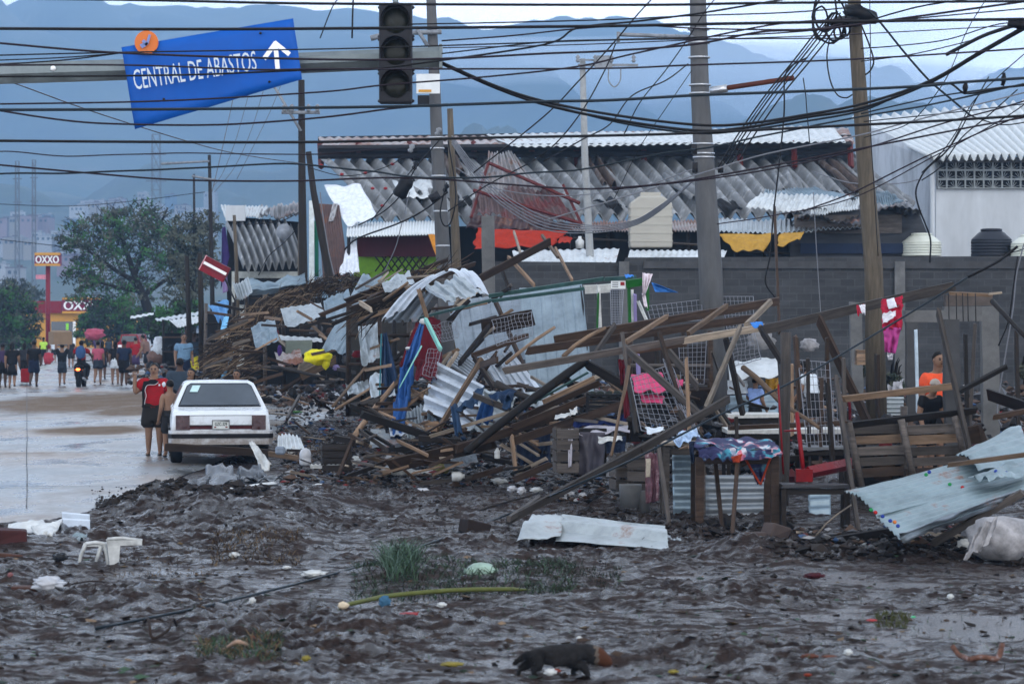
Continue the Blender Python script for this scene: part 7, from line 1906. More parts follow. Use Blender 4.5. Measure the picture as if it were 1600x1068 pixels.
# red metal frame and bench
rf = thing('metal_frame', 'bright red metal frame lying on the dark bench', 'metal frame', P(1280,745,34)); O = rf.location
m = MB(); m.box(P(1256,742,33.5),(.20,.14,.15)); m.build('block', REDM, rf, origin=O)
m = MB(); a, b = P(1262,738,33.5), P(1330,724,34.5); m.tube([a, b],.075,4, smooth=False); m.build('channel', REDM, rf, origin=O)
m = MB(); m.tube([P(1245,645,34), P(1255,735,33.6)],.028,6); m.tube([P(1225,673,34.2), P(1249,672,34.1)],.012,6); m.tube([P(1216,600,34.6), P(1224,740,34.4)],.012,6); m.build('upright', REDM, rf, origin=O)
K('dark maroon pipe standing behind the fence', 1327,627,37,1328,660,37,5, WD, rd=True, mat=MARC, name='pipe', cat='pipe')
def table(label, xs, ytop, yfoot, D, topm, legw=9, dep=.8, name='table', legs=4, legm=WG, th=.035):
    s = D / F; t = thing(name, label, name, P(sum(xs) / 2, yfoot, D)); w_ = (xs[1] - xs[0]) * s; h = (yfoot - ytop) * s
    m = MB(); m.box((0, dep / 2, h),(w_, dep, th), jit=.008); m.build('tabletop', topm, t)
    for sx in (-1,1):
        for sy in (0,1):
            m = MB(); m.box((sx * (w_ / 2 - legw * s / 2),.04 + sy * (dep - .08), h / 2 - .02),(legw * s, .05, h - .03), jit=.008); m.build('leg', WOODS[legm], t)
    m = MB(); m.box((0,.05, h * .9),(w_ - .1,.03,.07), jit=.005); m.build('apron', WOODS[legm], t)
    return t
table('wooden stall table with pale worn top left of the cloth-covered table', (1036,1102),694,812,35, WOODS[WP],10)
table('wooden table with brown square legs under the patterned blue cloth', (1087,1218),708,830,33.2, WOODS[WB],13, dep=1.0, legm=WB)
table('low dark bench carrying the red frame', (1222,1328),760,838,33, plain('slab_dark', (.10,.10,.11), rough=.4),7, dep=.5, name='bench', legm=WD)
table('white worktop table behind the big stall post, front', (1136,1340),674,760,39, WTRIM, 6, dep=1.0, legm=WD, th=.06)
table('white worktop table behind the big stall post, rear', (1138,1225),650,720,42, WTRIM, 6, dep=1.0, legm=WD, th=.05)
table('grey slab shelf right of the wire rack', (1250,1325),700,770,36.6, plain('slab_grey', (.2,.21,.22), rough=.6),6, dep=.6, name='shelf', legm=WD)
K('thin brown leg standing under the patterned cloth', 1117,716,33.6,1128,822,33.2,7, WB)
K('broad brown leg leaning under the patterned cloth', 1153,708,33,1144,838,32.2,15, WB)
K('slanting grey post of the left wooden stall', 1029,700,34.4,1046,822,33.4,11, WG)
# patterned cloth
def pat_mat():
    m, n, b = _base('cloth_patterned_blue')
    v = _vec(n); vo = n.nodes.new('ShaderNodeTexVoronoi'); vo.inputs['Scale'].default_value = 14; n.links.new(v, vo.inputs['Vector'])
    a = _nz(n, v, 3,3)
    r = _ramp(n, a.outputs['Fac'],[(.50,(0,0,0)),(.58,(1,1,1))])
    c = _ramp(n, vo.outputs['Color'],[(.2,(.012,.014,.06)),(.5,(.05,.35,.45)),(.65,(.55,.12,.16)),(.8,(.5,.5,.55))])
    mm = n.nodes.new('ShaderNodeMix'); mm.data_type = 'RGBA'; n.links.new(r.outputs[0], mm.inputs[0]); mm.inputs[6].default_value = (.012,.014,.065,1); n.links.new(c.outputs[0], mm.inputs[7])
    n.links.new(mm.outputs[2], b.inputs['Base Color']); b.inputs['Roughness'].default_value = .8
    return m
PAT = pat_mat()
tcx = thing('table_cloth', 'dark blue cloth with bright floral print draped over the wooden table', 'cloth', P(1150,700,33)); O = tcx.location
cloth('top_drape', None, None, PQ((1090,680,34.2),(1208,690,34.0),(1222,706,32.9),(1085,700,32.9)), PAT, folds=4, amp=.02, crumple=.10, parent=tcx)
cloth('front_drape', None, None, PQ((1086,697,32.95),(1160,701,32.9),(1152,718,32.8),(1098,716,32.8)), PAT, folds=4, amp=.03, crumple=.05, parent=tcx)
cloth('right_drape', None, None, PQ((1156,700,32.9),(1221,704,32.9),(1222,712,32.85),(1150,720,32.8)), PAT, folds=3, amp=.02, crumple=.04, parent=tcx)
Cl('orange-edged dark patterned bag hanging under the table', ((1166,712,33.4),(1202,712,33.4),(1194,752,33.3),(1182,756,33.3)), PAT, 2,.03,.04)
for (a, b, lab) in (((1165,716,33.2),(1187,756,33.1), 'left'),((1203,714,33.2),(1188,757,33.1), 'right')):
    K('orange-red %s rim of the bag hanging under the table' % lab, *a, *b, 4, WT, rd=True, mat=fab('orange_red', (.50,.06,.02)), name='bag_rim', cat='bag_rim')  # edging of the hanging bag, made as separate rods
Cl('orange-red cloth tip below the floral print', ((1142,714,32.7),(1160,708,32.7),(1156,722,32.7),(1146,722,32.7)), fab('orange_red', (.50,.06,.02)),1,.02,.02)
Cl('dark bag hanging at the left corner of the covered table', ((1076,690,33.6),(1092,688,33.6),(1090,722,33.5),(1080,722,33.5)), CN, 2,.03,.04)
Cl('blue and white plastic wrapping lying on the left stall table', ((1050,682,35.4),(1088,668,36),(1094,684,35),(1054,692,34.6)), plain('wrap_blue_white', (.35,.5,.72), rough=.35, var=.6, scale=8, col2=(.7,.75,.8)),2,.04,.08)
Cl('white paper lying above the left stall table', ((1008,668,36.4),(1036,668,36.4),(1038,674,36),(1012,676,36)), CW, 1,.02,.03)
# crates and draped block to the left of the stall
def crate(label, px, py, w_, d_, h_, D, rotz=0, mi=WG, slats=3, tilt=None):
    t = thing('crate', label, 'crate', P(px, py, D), rotz)
    for sy in (-1,1):
        for k in range(slats):
            m = MB(); m.box((0, sy * d_ / 2, h_ * (k + .5) / slats),(w_, .015, h_ / slats * .8), jit=.004); m.build('slat', WOODS[mi], t)
    for sx in (-1,1):
        for k in range(slats):
            m = MB(); m.box((sx * w_ / 2,0, h_ * (k + .5) / slats),(.015, d_ - .02, h_ / slats * .8), jit=.004); m.build('slat', WOODS[mi], t)
        for sy in (-1,1):
            m = MB(); m.box((sx * (w_ / 2 - .03), sy * (d_ / 2 - .03), h_ / 2),(.04,.04, h_ * 1.02)); m.build('corner_post', WOODS[mi], t)
    m = MB(); m.box((0,0,.01),(w_ - .03, d_ - .03,.015)); m.build('bottom', WOODS[mi], t)
    return t
crate('grey slatted crate at the left end of the draped row', 884,738,.30,.5,.62,38.8,.1, WG, 4)
crate('grey slatted crate between the draped block and the slim stick', 922,742,.34,.5,.6,39.4,0, WG, 4)
crate('broken grey crate stack left of the pink printed sack', 1002,770,.34,.45,.62,37.2,-.1, WG, 4)
crate('grey crate corner beneath the foreground pole', 970,765,.22,.4,.5,37.6,.2, WG, 3)
crate('dark slatted box upended in the litter right of the car', 526,735,.45,.4,.42,43.4,.15, WD, 4)
crate('tan carton-like crate low in the pile beside the tan stick', 673,674,.22,.2,.16,42.8,.2, WT, 2)
crate('open timber crate above the shelf behind the fence', 1350,570,.32,.3,.3,55,0, WT, 4)
crate('brown slatted crate at the foot of the block wall left of the thick pole', 1082,600,.5,.4,.45,50,0, WT, 3)
crate('tan slatted box behind the orange shirt, by the wall', 1448,640,.5,.4,.35,48.5,0, WT, 2)
bk_ = thing('stall_block', 'box stall draped in dusty purple-grey plastic among the crates', 'stall', P(922,745,39)); O = bk_.location
m = MB(); m.box((0,.25,.34),(.46,.5,.66), jit=.01); m.build('box', WOODS[WD], bk_)
DRP = plain('plastic_dusty', (.13,.12,.15), rough=.35, var=.35, scale=3, bump=.2)
cloth('drape', None, None, PQ((906,674,38.8),(945,676,38.8),(944,738,38.7),(903,742,38.7)), DRP, folds=2, amp=.03, crumple=.05, parent=bk_)
cloth('top_cover', None, None, PQ((892,668,39.8),(980,664,39.8),(984,674,38.9),(900,677,38.8)), plain('plastic_pale', (.42,.40,.45), rough=.35, var=.3), folds=2, amp=.02, crumple=.05, parent=bk_)
Cl('pale translucent plastic strip hanging left of the draped box', ((888,670,38.6),(896,670,38.6),(893,728,38.5),(888,730,38.5)), plain('plastic_pale', (.42,.40,.45)),1,.02,.02)
Cl('dark blue cover on the box right of the slim stick', ((946,684,38.4),(978,682,38.4),(976,706,38.3),(948,708,38.3)), CN, 2,.02,.03)
Cl('white crumpled edging on the dark blue cover', ((934,682,38.3),(972,681,38.3),(972,688,38.2),(936,692,38.2)), PLW, 2,.02,.03)
Cl('deep blue tarpaulin lying behind the draped row', ((898,658,40.6),(978,644,40.6),(980,664,40),(896,668,40)), fab('tarp_deep_blue', (.012,.03,.16)),3,.03,.06)
Cl('dark navy sheet hanging in the shadow left of the crates', ((806,682,42.4),(860,676,42.4),(860,724,42),(810,728,42)), CN, 3,.04,.05)
Cl('crimson cloth behind the upright post', ((973,610,40),(984,608,40),(984,650,39.8),(975,652,39.8)), MARC, 1,.03,.03)
Cl('dark red rags hanging beneath the grey rail', ((966,562,40),(978,560,40),(976,600,39.8),(970,600,39.8)), MARC, 2,.03,.04)
bcx = thing('plastic_crate', 'black plastic market crate resting on the timber', 'crate', P(945,645,40.5)); 
for k in range(5):
    m = MB(); m.box((0,0,.04 + k * .055),(.52,.34,.035)); m.build('band', BLK, bcx)
for sx in (-1,1):
    for sy in (-1,1): m = MB(); m.box((sx * .25, sy * .16,.14),(.035,.035,.30)); m.build('corner', BLK, bcx)
m = MB()
for k in range(4): m.ell((-.18 + k * .12,0,.27),(.06,.08,.05), lump=.4)
m.build('contents', plain('mixed_dark', (.05,.06,.05)), bcx)
Cl('white and black scrap on the brown beam', ((890,640,40.4),(902,636,40.4),(902,645,40.2),(892,647,40.2)), PLW, 1,.02,.03)
Cl('white foam scrap on the brown beam', ((868,648,40.6),(892,644,40.6),(892,650,40.4),(866,654,40.4)), PLW, 1,.01,.02)
# printed hanging sack column
ps = thing('sack', 'dusty pink printed plastic sack hanging beside the left wooden stall', 'sack', P(1019,788,35)); O = ps.location
cloth('sack_body', None, None, PQ((1008,706,34.6),(1030,708,34.6),(1030,782,34.4),(1009,786,34.4)), plain('sack_pink', (.26,.11,.14), rough=.4, var=.6, scale=10, col2=(.5,.42,.42)), folds=2, amp=.03, crumple=.04, parent=ps)
cloth('printed_panel', None, None, PQ((1009,716,34.5),(1017,716,34.5),(1016,745,34.4),(1009,745,34.4)), plain('sack_label', (.42,.36,.28), rough=.6, var=.4, scale=16), folds=1, amp=.005, crumple=.005, parent=ps)
for (px, py, w_, h_, lab) in ((985,792,36,36, 'left grey concrete-filled bucket by the crates'),(1005,800,22,34, 'smaller grey concrete-filled bucket right of the other')):
    s = 36.2 / F; m = MB(); r = w_ * s / 2; m.lathe([(r * .88,0),(r, h_ * s * .96),(r * .97, h_ * s),(r * .9, h_ * s),(r * .88, h_ * s * .93)], P(px, py, 36.2),16); tag(m.build('bucket', CONC, auto=True), lab, 'bucket')
m = MB(); m.lathe([(.12,0),(.14,.28),(.145,.30),(.13,.30)], P(1208,798,36.2),16); tag(m.build('bucket', plain('bucket_olive', (.12,.15,.08), rough=.5, var=.4), auto=True), 'olive green bucket standing under the right table leg', 'bucket')
# cart roof, yellow stall thing behind the blue shirt
S('pale curved awning behind the person in pale blue', [(1137,568,47),(1214,562,47),(1216,586,45.6),(1140,594,45.6)], GALVW, 0,0, bow=.12, crumple=.06)
Cl('white panel hanging under the pale awning', ((1137,594,46),(1168,594,46),(1168,614,46),(1137,616,46)), CW, 1,.01,.02)
Cl('mustard yellow cloth inside the stall behind the blue shirt', ((1196,592,46.4),(1216,590,46.4),(1216,612,46.2),(1196,614,46.2)), fab('mustard', (.42,.22,.02)),2,.03,.04)
bag('grey sack on the head-high shelf behind the wire rack', 1265,548,.30,.22,47, SACK, 'sack', 'sack')
bag('white sack lump on the shelf right of the rafters', 1190,545,.45,.30,47, plain('sack_grey', (.28,.27,.27), rough=.8), 'sack', 'sack')
carton('tan carton with printed marks by the crouching figure', 1470,642,26,20,47,0)
carton('tan carton left of the printed one', 1444,644,20,18,47.4,.1)
Cl('pale cloth heap on the ground behind the utility pole', ((1390,600,50),(1412,590,50),(1410,612,49),(1388,616,49)), SACK, 2,.05,.1)
S('pale stacked tray beneath the tan rail', [(1384,620,46),(1412,620,46),(1412,648,46),(1384,648,46)], GALV, 4,.02, along='u')
K('hanging blue-white plastic strip beside the short dark pillar', 1431,515,43,1434,645,43,5, WT, mat=plain('strip_pale', (.4,.48,.55)), name='strip', cat='strip')
K('dark long beam behind the sheets at the right edge', 1545,616,36,1615,640,35,18, WD)
K('brown plank edge below the dark long beam', 1550,652,35,1612,640,35,8, WB)
K('reddish brown board right of the plank fence', 1508,682,35.4,1536,676,35.4,30, WB)
bag('muddy white sack slumped at the lower right edge', 1568,872,.72,.46,28.9, SACK, 'sack', 'sack', lump=.25)
Cl('drooping muddy tail of the white sack', ((1530,822,28.6),(1560,806,28.6),(1545,850,28.5),(1505,874,28.4)), SACK, 2,.04,.06)
bag('small clear plastic bag beside the muddy white sack', 1508,858,.16,.12,29.6, PLW, 'plastic_bag', 'plastic bag')
bag('crumpled plastic in the dark under the sheet', 1515,840,.18,.10,30.4, SACK, 'plastic_bag', 'plastic bag')
# concrete rubble by the table foot
def rock(label, px, py, w_, h_, D, mat, name='rubble_block', cat='rubble', rot=.4):
    m = MB(); m.box((0,0, h_ / 2),(w_, w_ * .7, h_), jit=min(w_, h_) * .14, rot=Matrix.Rotation(rot, 3, 'Z') @ Matrix.Rotation(rot * .5,3, 'Y')); _l = P(px, py, D); _l.z += max(0, gz(_l.x, _l.y)) * .8; o = m.build(name, mat, loc=_l); b_ = o.modifiers.new('r', 'BEVEL'); b_.width = min(w_, h_) * .12; b_.segments = 2
    return tag(o, label, cat)
BRN = plain('clay_brown', (.15,.11,.10), rough=.7, var=.3)
rock('tilted brown clay block at the foot of the covered table', 1212,846,.26,.20,31.2, BRN, rot=.6)
rock('rounded brown rubble left of the tilted block', 1178,852,.26,.13,31.0, BRN, rot=.2)
rock('small muddy stone beside the clay block', 1196,856,.14,.09,30.8, CONC, rot=.9)
rock('dark red brick block at the left edge', 12,862,.42,.16,30.2, plain('brick_maroon', (.10,.03,.03), rough=.7), rot=.1)
rock('reddish stone below the brick block', 10,884,.30,.10,28.8, plain('brick_brown', (.15,.07,.05), rough=.7), rot=.3)
rock('red clay chunk beneath the white crumpled bag at left', 44,930,.30,.07,25.6, plain('brick_brown', (.15,.07,.05)), rot=.1)
rock('long pink-brown stone by the black plastic sheet', 268,778,.52,.08,38.6, plain('brick_pink', (.25,.13,.12), rough=.7), rot=.05)
rock('dark clod below the foreground pole', 740,838,.32,.16,32.4, plain('clod', (.05,.035,.032), rough=.8), rot=.5)
# ---- litter right of the car
Cl('torn white foam board leaning at the right rear of the car', ((390,692,47),(396,690,47),(425,728,46.4),(412,742,46.2)), PLW, 1,.03,.08, thick=.03)
Cl('large black and grey plastic sheet crumpled before the car, left hump', ((322,728,45.6),(362,728,45.6),(372,755,43.6),(318,762,43.4)), plain('plastic_grey', (.12,.135,.16), rough=.3, var=.6, scale=3),1,.03,.12, lift=.965)
Cl('grey plastic sheet arched right of the hump', ((362,738,45),(405,724,45),(418,745,44),(372,755,43.6)), plain('plastic_grey', (.12,.135,.16)),2,.05,.12, lift=.97)
Cl('black plastic sheet spread toward the road', ((248,764,41.6),(330,744,43),(322,764,41.6),(262,774,40.6)), SACKD, 3,.04,.10, lift=.94)
Cl('black curved plastic tail right of the arched one', ((400,742,44.4),(440,745,44),(446,753,43.4),(392,750,43.6)), SACKD, 2,.05,.06, lift=.97)
Cl('thin white lath-like sheet edge under the plastic', ((300,770,40.8),(430,752,43),(432,756,42.8),(298,774,40.6)), PLW, 1,.01,.01, lift=.94)
jug = thing('water_jug', 'upturned translucent water jug standing in the litter', 'jug', P(477,726,44.6)); m = MB(); m.lathe([(.085,0),(.095,.02),(.095,.09),(.088,.10),(.095,.12),(.095,.18),(.07,.24),(.02,.27)],(0,0,0),16); m.build('body', plain('plastic_clear', (.42,.43,.46), rough=.2, var=.15), jug)
jug = thing('water_jug', 'small clear tub with blue tint right of the car wheel', 'jug', P(438,710,45.6)); m = MB(); m.box((0,0,.07),(.17,.15,.14), jit=.01); o = m.build('body', plain('plastic_clear_blue', (.25,.30,.38), rough=.2), jug); b_ = o.modifiers.new('r', 'BEVEL'); b_.width = .03
tray = thing('foam_tray', 'white foam tray with scalloped rim in front of the slatted box', 'tray', P(510,730,43.4)); m = MB(); vs, fs = [],[]
for k in range(15):
    x = -.24 + .48 * k / 14; z = .035 if k % 2 else .055
    vs += [(x, -.09,0),(x, -.10, z),(x, .09,0),(x, .10, z)]
for k in range(14):
    a = k * 4; b2 = a + 4; fs += [(a, a + 1, b2 + 1, b2),(a + 2, b2 + 2, b2 + 3, a + 3),(a, b2, b2 + 2, a + 2)]
m.add(vs, fs); o = m.build('tray', PLW, tray); s_ = o.modifiers.new('thickness', 'SOLIDIFY'); s_.thickness = .012
def bottle(label, px, py, hpx, D, mat, rot=None, cap=None, fatness=.33):
    s = D / F; h = hpx * s; r = h * fatness / 2 * 1.6
    t = thing('bottle', label, 'bottle', P(px, py, D)); rt = rot or Matrix.Identity(3)
    m = MB(); m.lathe([(r * .9,0),(r, h * .05),(r, h * .35),(r * .93, h * .4),(r, h * .46),(r, h * .65),(r * .45, h * .86),(r * .38, h * .9)],(0,0,0),14, rot=rt); m.build('body', mat, t)
    m = MB(); m.lathe([(r * .42, h * .90),(r * .42, h)],(0,0,0),10, rot=rt); m.build('cap', cap or PLW, t)
bottle('white plastic bottle standing under the rafters', 777,716,17,41.2, PLW)
LY = Matrix.Rotation(R(88),3, 'Y')
bottle('white jug lying on its side before the foot beam', 706,744,20,41.3, PLW, rot=LY, fatness=.5)
bottle('clear bottle lying in the mud near the yellow rag', 652,768,22,40.6, plain('plastic_clear', (.42,.43,.46)), rot=LY)
WHT_ = [(635,704,34,20,.34, 'crumpled white cloth bag on the foot of the heap'),(620,745,50,20,.3, 'white bedding heap lying before the foot beam'),(662,745,44,12,.25, 'rolled white bedding right of the heap'),(555,728,14,14,.5, 'white bag with red spot in the litter'),(498,765,20,8,.4, 'white scrap on the mud'),(885,778,22,14,.4, 'clear plastic bag left of the buckets on the mud'),(838,772,18,8,.4, 'white crumpled plastic by the dark thin pole'),(815,775,13,12,.4, 'small clear plastic cup in the mud'),(800,768,14,10,.4, 'twisted clear plastic beside the cup'),(910,778,12,8,.4, 'white scrap right of the clear bag'),(780,756,26,10,.4, 'white crumpled scrap at the heap edge'),(75,925,46,24,.4, 'crumpled clear plastic bag on the left foreground mud'),(490,902,34,10,.4, 'white sheet scrap crossed by the fallen cable'),(420,712,20,8,.4, 'white scrap beside the car'),(458,712,20,8,.4, 'flat white scrap by the jug'),(1330,862,10,6,.4, 'white foam bits by the planks, left'),(1350,860,12,6,.4, 'white foam bits by the planks, right'),(1485,935,10,8,.4, 'tiny white scrap on the right mud'),(1325,1028,13,10,.4, 'white round scrap in the near right mud'),(690,948,14,8,.4, 'small white scrap near the red rag'),(394,945,10,10,.4, 'white lump in weeds at left'),(366,874,16,8,.4, 'grey scrap on the dry stalks'),(905,1000,8,6,.4, 'tiny white flake behind the puppy'),(860,1054,18,10,.4, 'white scrap under the puppy'),(448,890,12,5,.4, 'white sliver near the dirt bank')]
for (px, py, w_, h_, lp, lab) in WHT_:
    D = GD(py + 2); s = D / F; m = MB(); m.ell((0,0, h_ * s * .45),(w_ * s / 2, w_ * s / 2.2, h_ * s / 2), nu=18, nv=12, lump=lp * 1.6)
    tag(m.build('plastic_scrap', PLW if 'clear' not in lab else plain('plastic_clear', (.42,.43,.46)), loc=P(px, py, D) + Vector((0,0, max(0, gz((px - 800) * D / F, D)) * .7))), lab, 'plastic scrap')
COLS = [('olive yellow torn plastic tub at the foot of the heap', 692,742,34,32, OLIVE),('orange-red bag scrap left of the olive tub', 656,736,24,9, fab('scrap_orange', (.36,.06,.03))),('red ball of cloth by the white bedding', 634,742,11,7, REDP),('blue mat folded behind the slatted box', 510,672,26,6, BLUT),('pale blue scrap behind the leaning stick', 556,647,16,5, SKYB),('long flat blue roll lying in the puddle', 452,668,42,5, fab('blue_grey', (.07,.13,.22))),('red rag on the near mud', 642,967,44,9, REDP),('light blue plastic knot on the cane', 601,952,20,26, fab('knot_blue', (.07,.20,.34))),('yellow wrapper in the near mud', 706,1040,38,9, fab('wrapper_yellow', (.32,.26,.05))),('orange scrap beneath the puppy', 868,1050,18,8, fab('scrap_orange', (.36,.06,.03))),('dark red cloth in the mud before the sheets', 1272,903,36,12, fab('cloth_wine', (.10,.012,.02))),('brown box-shaped scrap at the near right', 1265,1032,30,10, fab('scrap_rust', (.22,.08,.05))),('second brown scrap right of it', 1296,1032,28,8, fab('scrap_rust2', (.25,.09,.05))),('red-tipped white wrapper in the right mud', 1362,970,18,5, fab('wrapper_red', (.55,.08,.08))),('pink ball by the left rocks', 16,905,10,10, fab('ball_pink', (.35,.15,.15))),('orange cup at the black plastic sheet', 324,766,10,7, fab('scrap_orange', (.36,.06,.03))),('dark bag lying left of the white chair', 94,882,28,18, SACKD),('orange flake in the left near litter', 395,1012,10,14, fab('scrap_rust', (.22,.08,.05))),('yellow leaf scrap in the left near litter', 478,1032,16,12, fab('wrapper_yellow', (.32,.26,.05))),('orange flake at the bottom right', 1262,1056,14,7, fab('scrap_orange', (.36,.06,.03))),('purple bucket in the dark behind the tan sticks', 525,578,12,12, LILAC),('purple bag hanging in the far stalls', 437,555,8,22, fab('bag_purple', (.12,.05,.30))),('green leaf heap behind the car', 462,645,22,5, fab('leaf_green', (.04,.12,.03))),('green tomato-sized ball on the right mud', 1427,965,9,5, fab('ball_green', (.1,.5,.25))),('yellow flake in the near mud right of the puppy', 1052,1054,18,8, fab('wrapper_yellow', (.32,.26,.05)))]
for (lab, px, py, w_, h_, mt_) in COLS:
    D = GD(py + 2) if py > 600 else 60; s = D / F; h_ *= .75; w_ *= .85; m = MB(); m.ell((0,0, h_ * s * .45),(w_ * s / 2, w_ * s / 2.4, h_ * s / 2), nu=18, nv=12, lump=.55)
    tag(m.build('scrap', mt_, loc=P(px, py, D) + Vector((0,0, max(0, gz((px - 800) * D / F, D)) * .7 if py > 700 else 0))), lab, 'scrap')
# white plastic chair lying over
ch = thing('plastic_chair', 'broken white plastic chair tipped over on the muddy foreground at left', 'chair', P(165,886,28.4)); O = ch.location; DC = 28.4
m = MB(); m.add([P(132,850, DC), P(166,850, DC), P(168,846, DC + .3), P(136,848, DC + .3)],[(0,1,2,3)]); o = m.build('seat_rim', PLW, ch, origin=O); s_ = o.modifiers.new('thickness', 'SOLIDIFY'); s_.thickness = .02
for a, b, c in (((134,849),(126,868),(122,887)),((163,850),(167,868),(169,887)),((158,852),(153,868),(150,876))):
    m = MB(); m.tube([P(*a, DC), P(*b, DC + .02), P(*c, DC + .04)],[.022,.018,.014],6, smooth=False); m.build('leg', PLW, ch, origin=O)
m = MB(); vs = [P(166,842, DC - .05), P(178,838, DC - .05), P(222,843, DC), P(222,850, DC), P(188,851, DC - .02), P(186,876, DC), P(172,884, DC), P(168,852, DC - .03)]; m.add(vs, [(0,1,4,7),(1,2,3,4),(7,4,5,6)]); o = m.build('backrest', PLW, ch, origin=O); s_ = o.modifiers.new('thickness', 'SOLIDIFY'); s_.thickness = .025
m = MB(); m.tube([P(134,849, DC), P(150,847, DC), P(166,850, DC)],.02,6); m.tube([P(168,842, DC - .06), P(190,840, DC - .06), P(222,844, DC)],.018,6); m.build('armrest', PLW, ch, origin=O)
# sheets and boards at left edge
S('small silver box sheet lying by the road edge at left', [(97,802,35.6),(140,806,35.4),(141,823,34.6),(97,822,34.6)], SILV, 2,.03, along='u', prof='trap', lift=.93)
Cl('dirty white foam slab lying at the left edge', ((14,822,35),(66,815,35),(82,838,33.6),(2,840,33.6)), PLW, 2,.03,.06, thick=.04, lift=.92)
Cl('curled white sheet between the slab and the dark hollow', ((48,824,34.2),(98,812,34.6),(80,842,33.2),(60,836,33.4)), PLW, 1,.03,.05, thick=.03, lift=.92)
Cl('dark torn hood opening under the silver box sheet', ((80,818,34.6),(132,822,34.4),(134,842,33.4),(78,846,33.2)), SACKD, 2,.06,.1, lift=.93)
Cl('pale blue end of the torn hood', ((104,836,33.6),(136,835,33.6),(136,846,33.2),(110,846,33.2)), PALE, 1,.04,.05, lift=.92)
# ---- fallen dark cable lying from the beams down over the foreground mud
cab = [P(1512,433,37), P(1400,502,36.5), P(1250,590,35), P(1120,650,34), P(1000,712,33.2), P(900,757,32.5)]
for (x, y) in ((790,796),(700,828),(600,862),(500,890),(400,915),(300,938),(150,967)):
    g_ = G(x, y, .12); g_.z -= .07; cab.append(g_)
m = MB(); m.tube(poly_path(cab, 8),.013,7); tag(m.build('cable', BLKB, auto=True), 'thick dark cable fallen from the beams at right across the mud to the lower left', 'cable')
K('thin pole extension lying along the fallen cable', 842,779,34,796,810,32.8,9, WG)
# ---- roots and twigs on mud
TW = plain('twig_brown', (.05,.032,.025), rough=.8)
def twig(label, pts, r=.012):
    q = []
    for (x, y, z) in pts: q.append(G(x, y + 0,0) + Vector((0,0, z)))
    m = MB(); m.tube(poly_path(q, 5),[r] * (len(poly_path(q, 5)) - 1) + [r * .4],5); tag(m.build('twig', TW, auto=True), label, 'twig')
twig('thin root bent over the dirt bank, nearest the plastic', [(320,790,.05),(350,782,.22),(400,790,.10),(420,800,.03)],.014)
twig('forked root in the near left mud', [(225,975,.02),(232,995,.14),(238,1002,.03),(262,1000,.08),(270,990,.12),(278,985,.02)],.012)
twig('thin standing twig in the left mud', [(143,938,0),(147,938,.06),(150,938,.17)],.005)
twig('long twig lying before the dirt bank', [(90,920,.02),(140,916,.05),(170,915,.03)],.008)
twig('twig beside the small weeds at right', [(1250,935,.02),(1262,925,.10),(1275,940,.03)],.006)
twig('brown root by the dirt bank right end', [(440,806,.03),(465,790,.12),(490,784,.05)],.016)
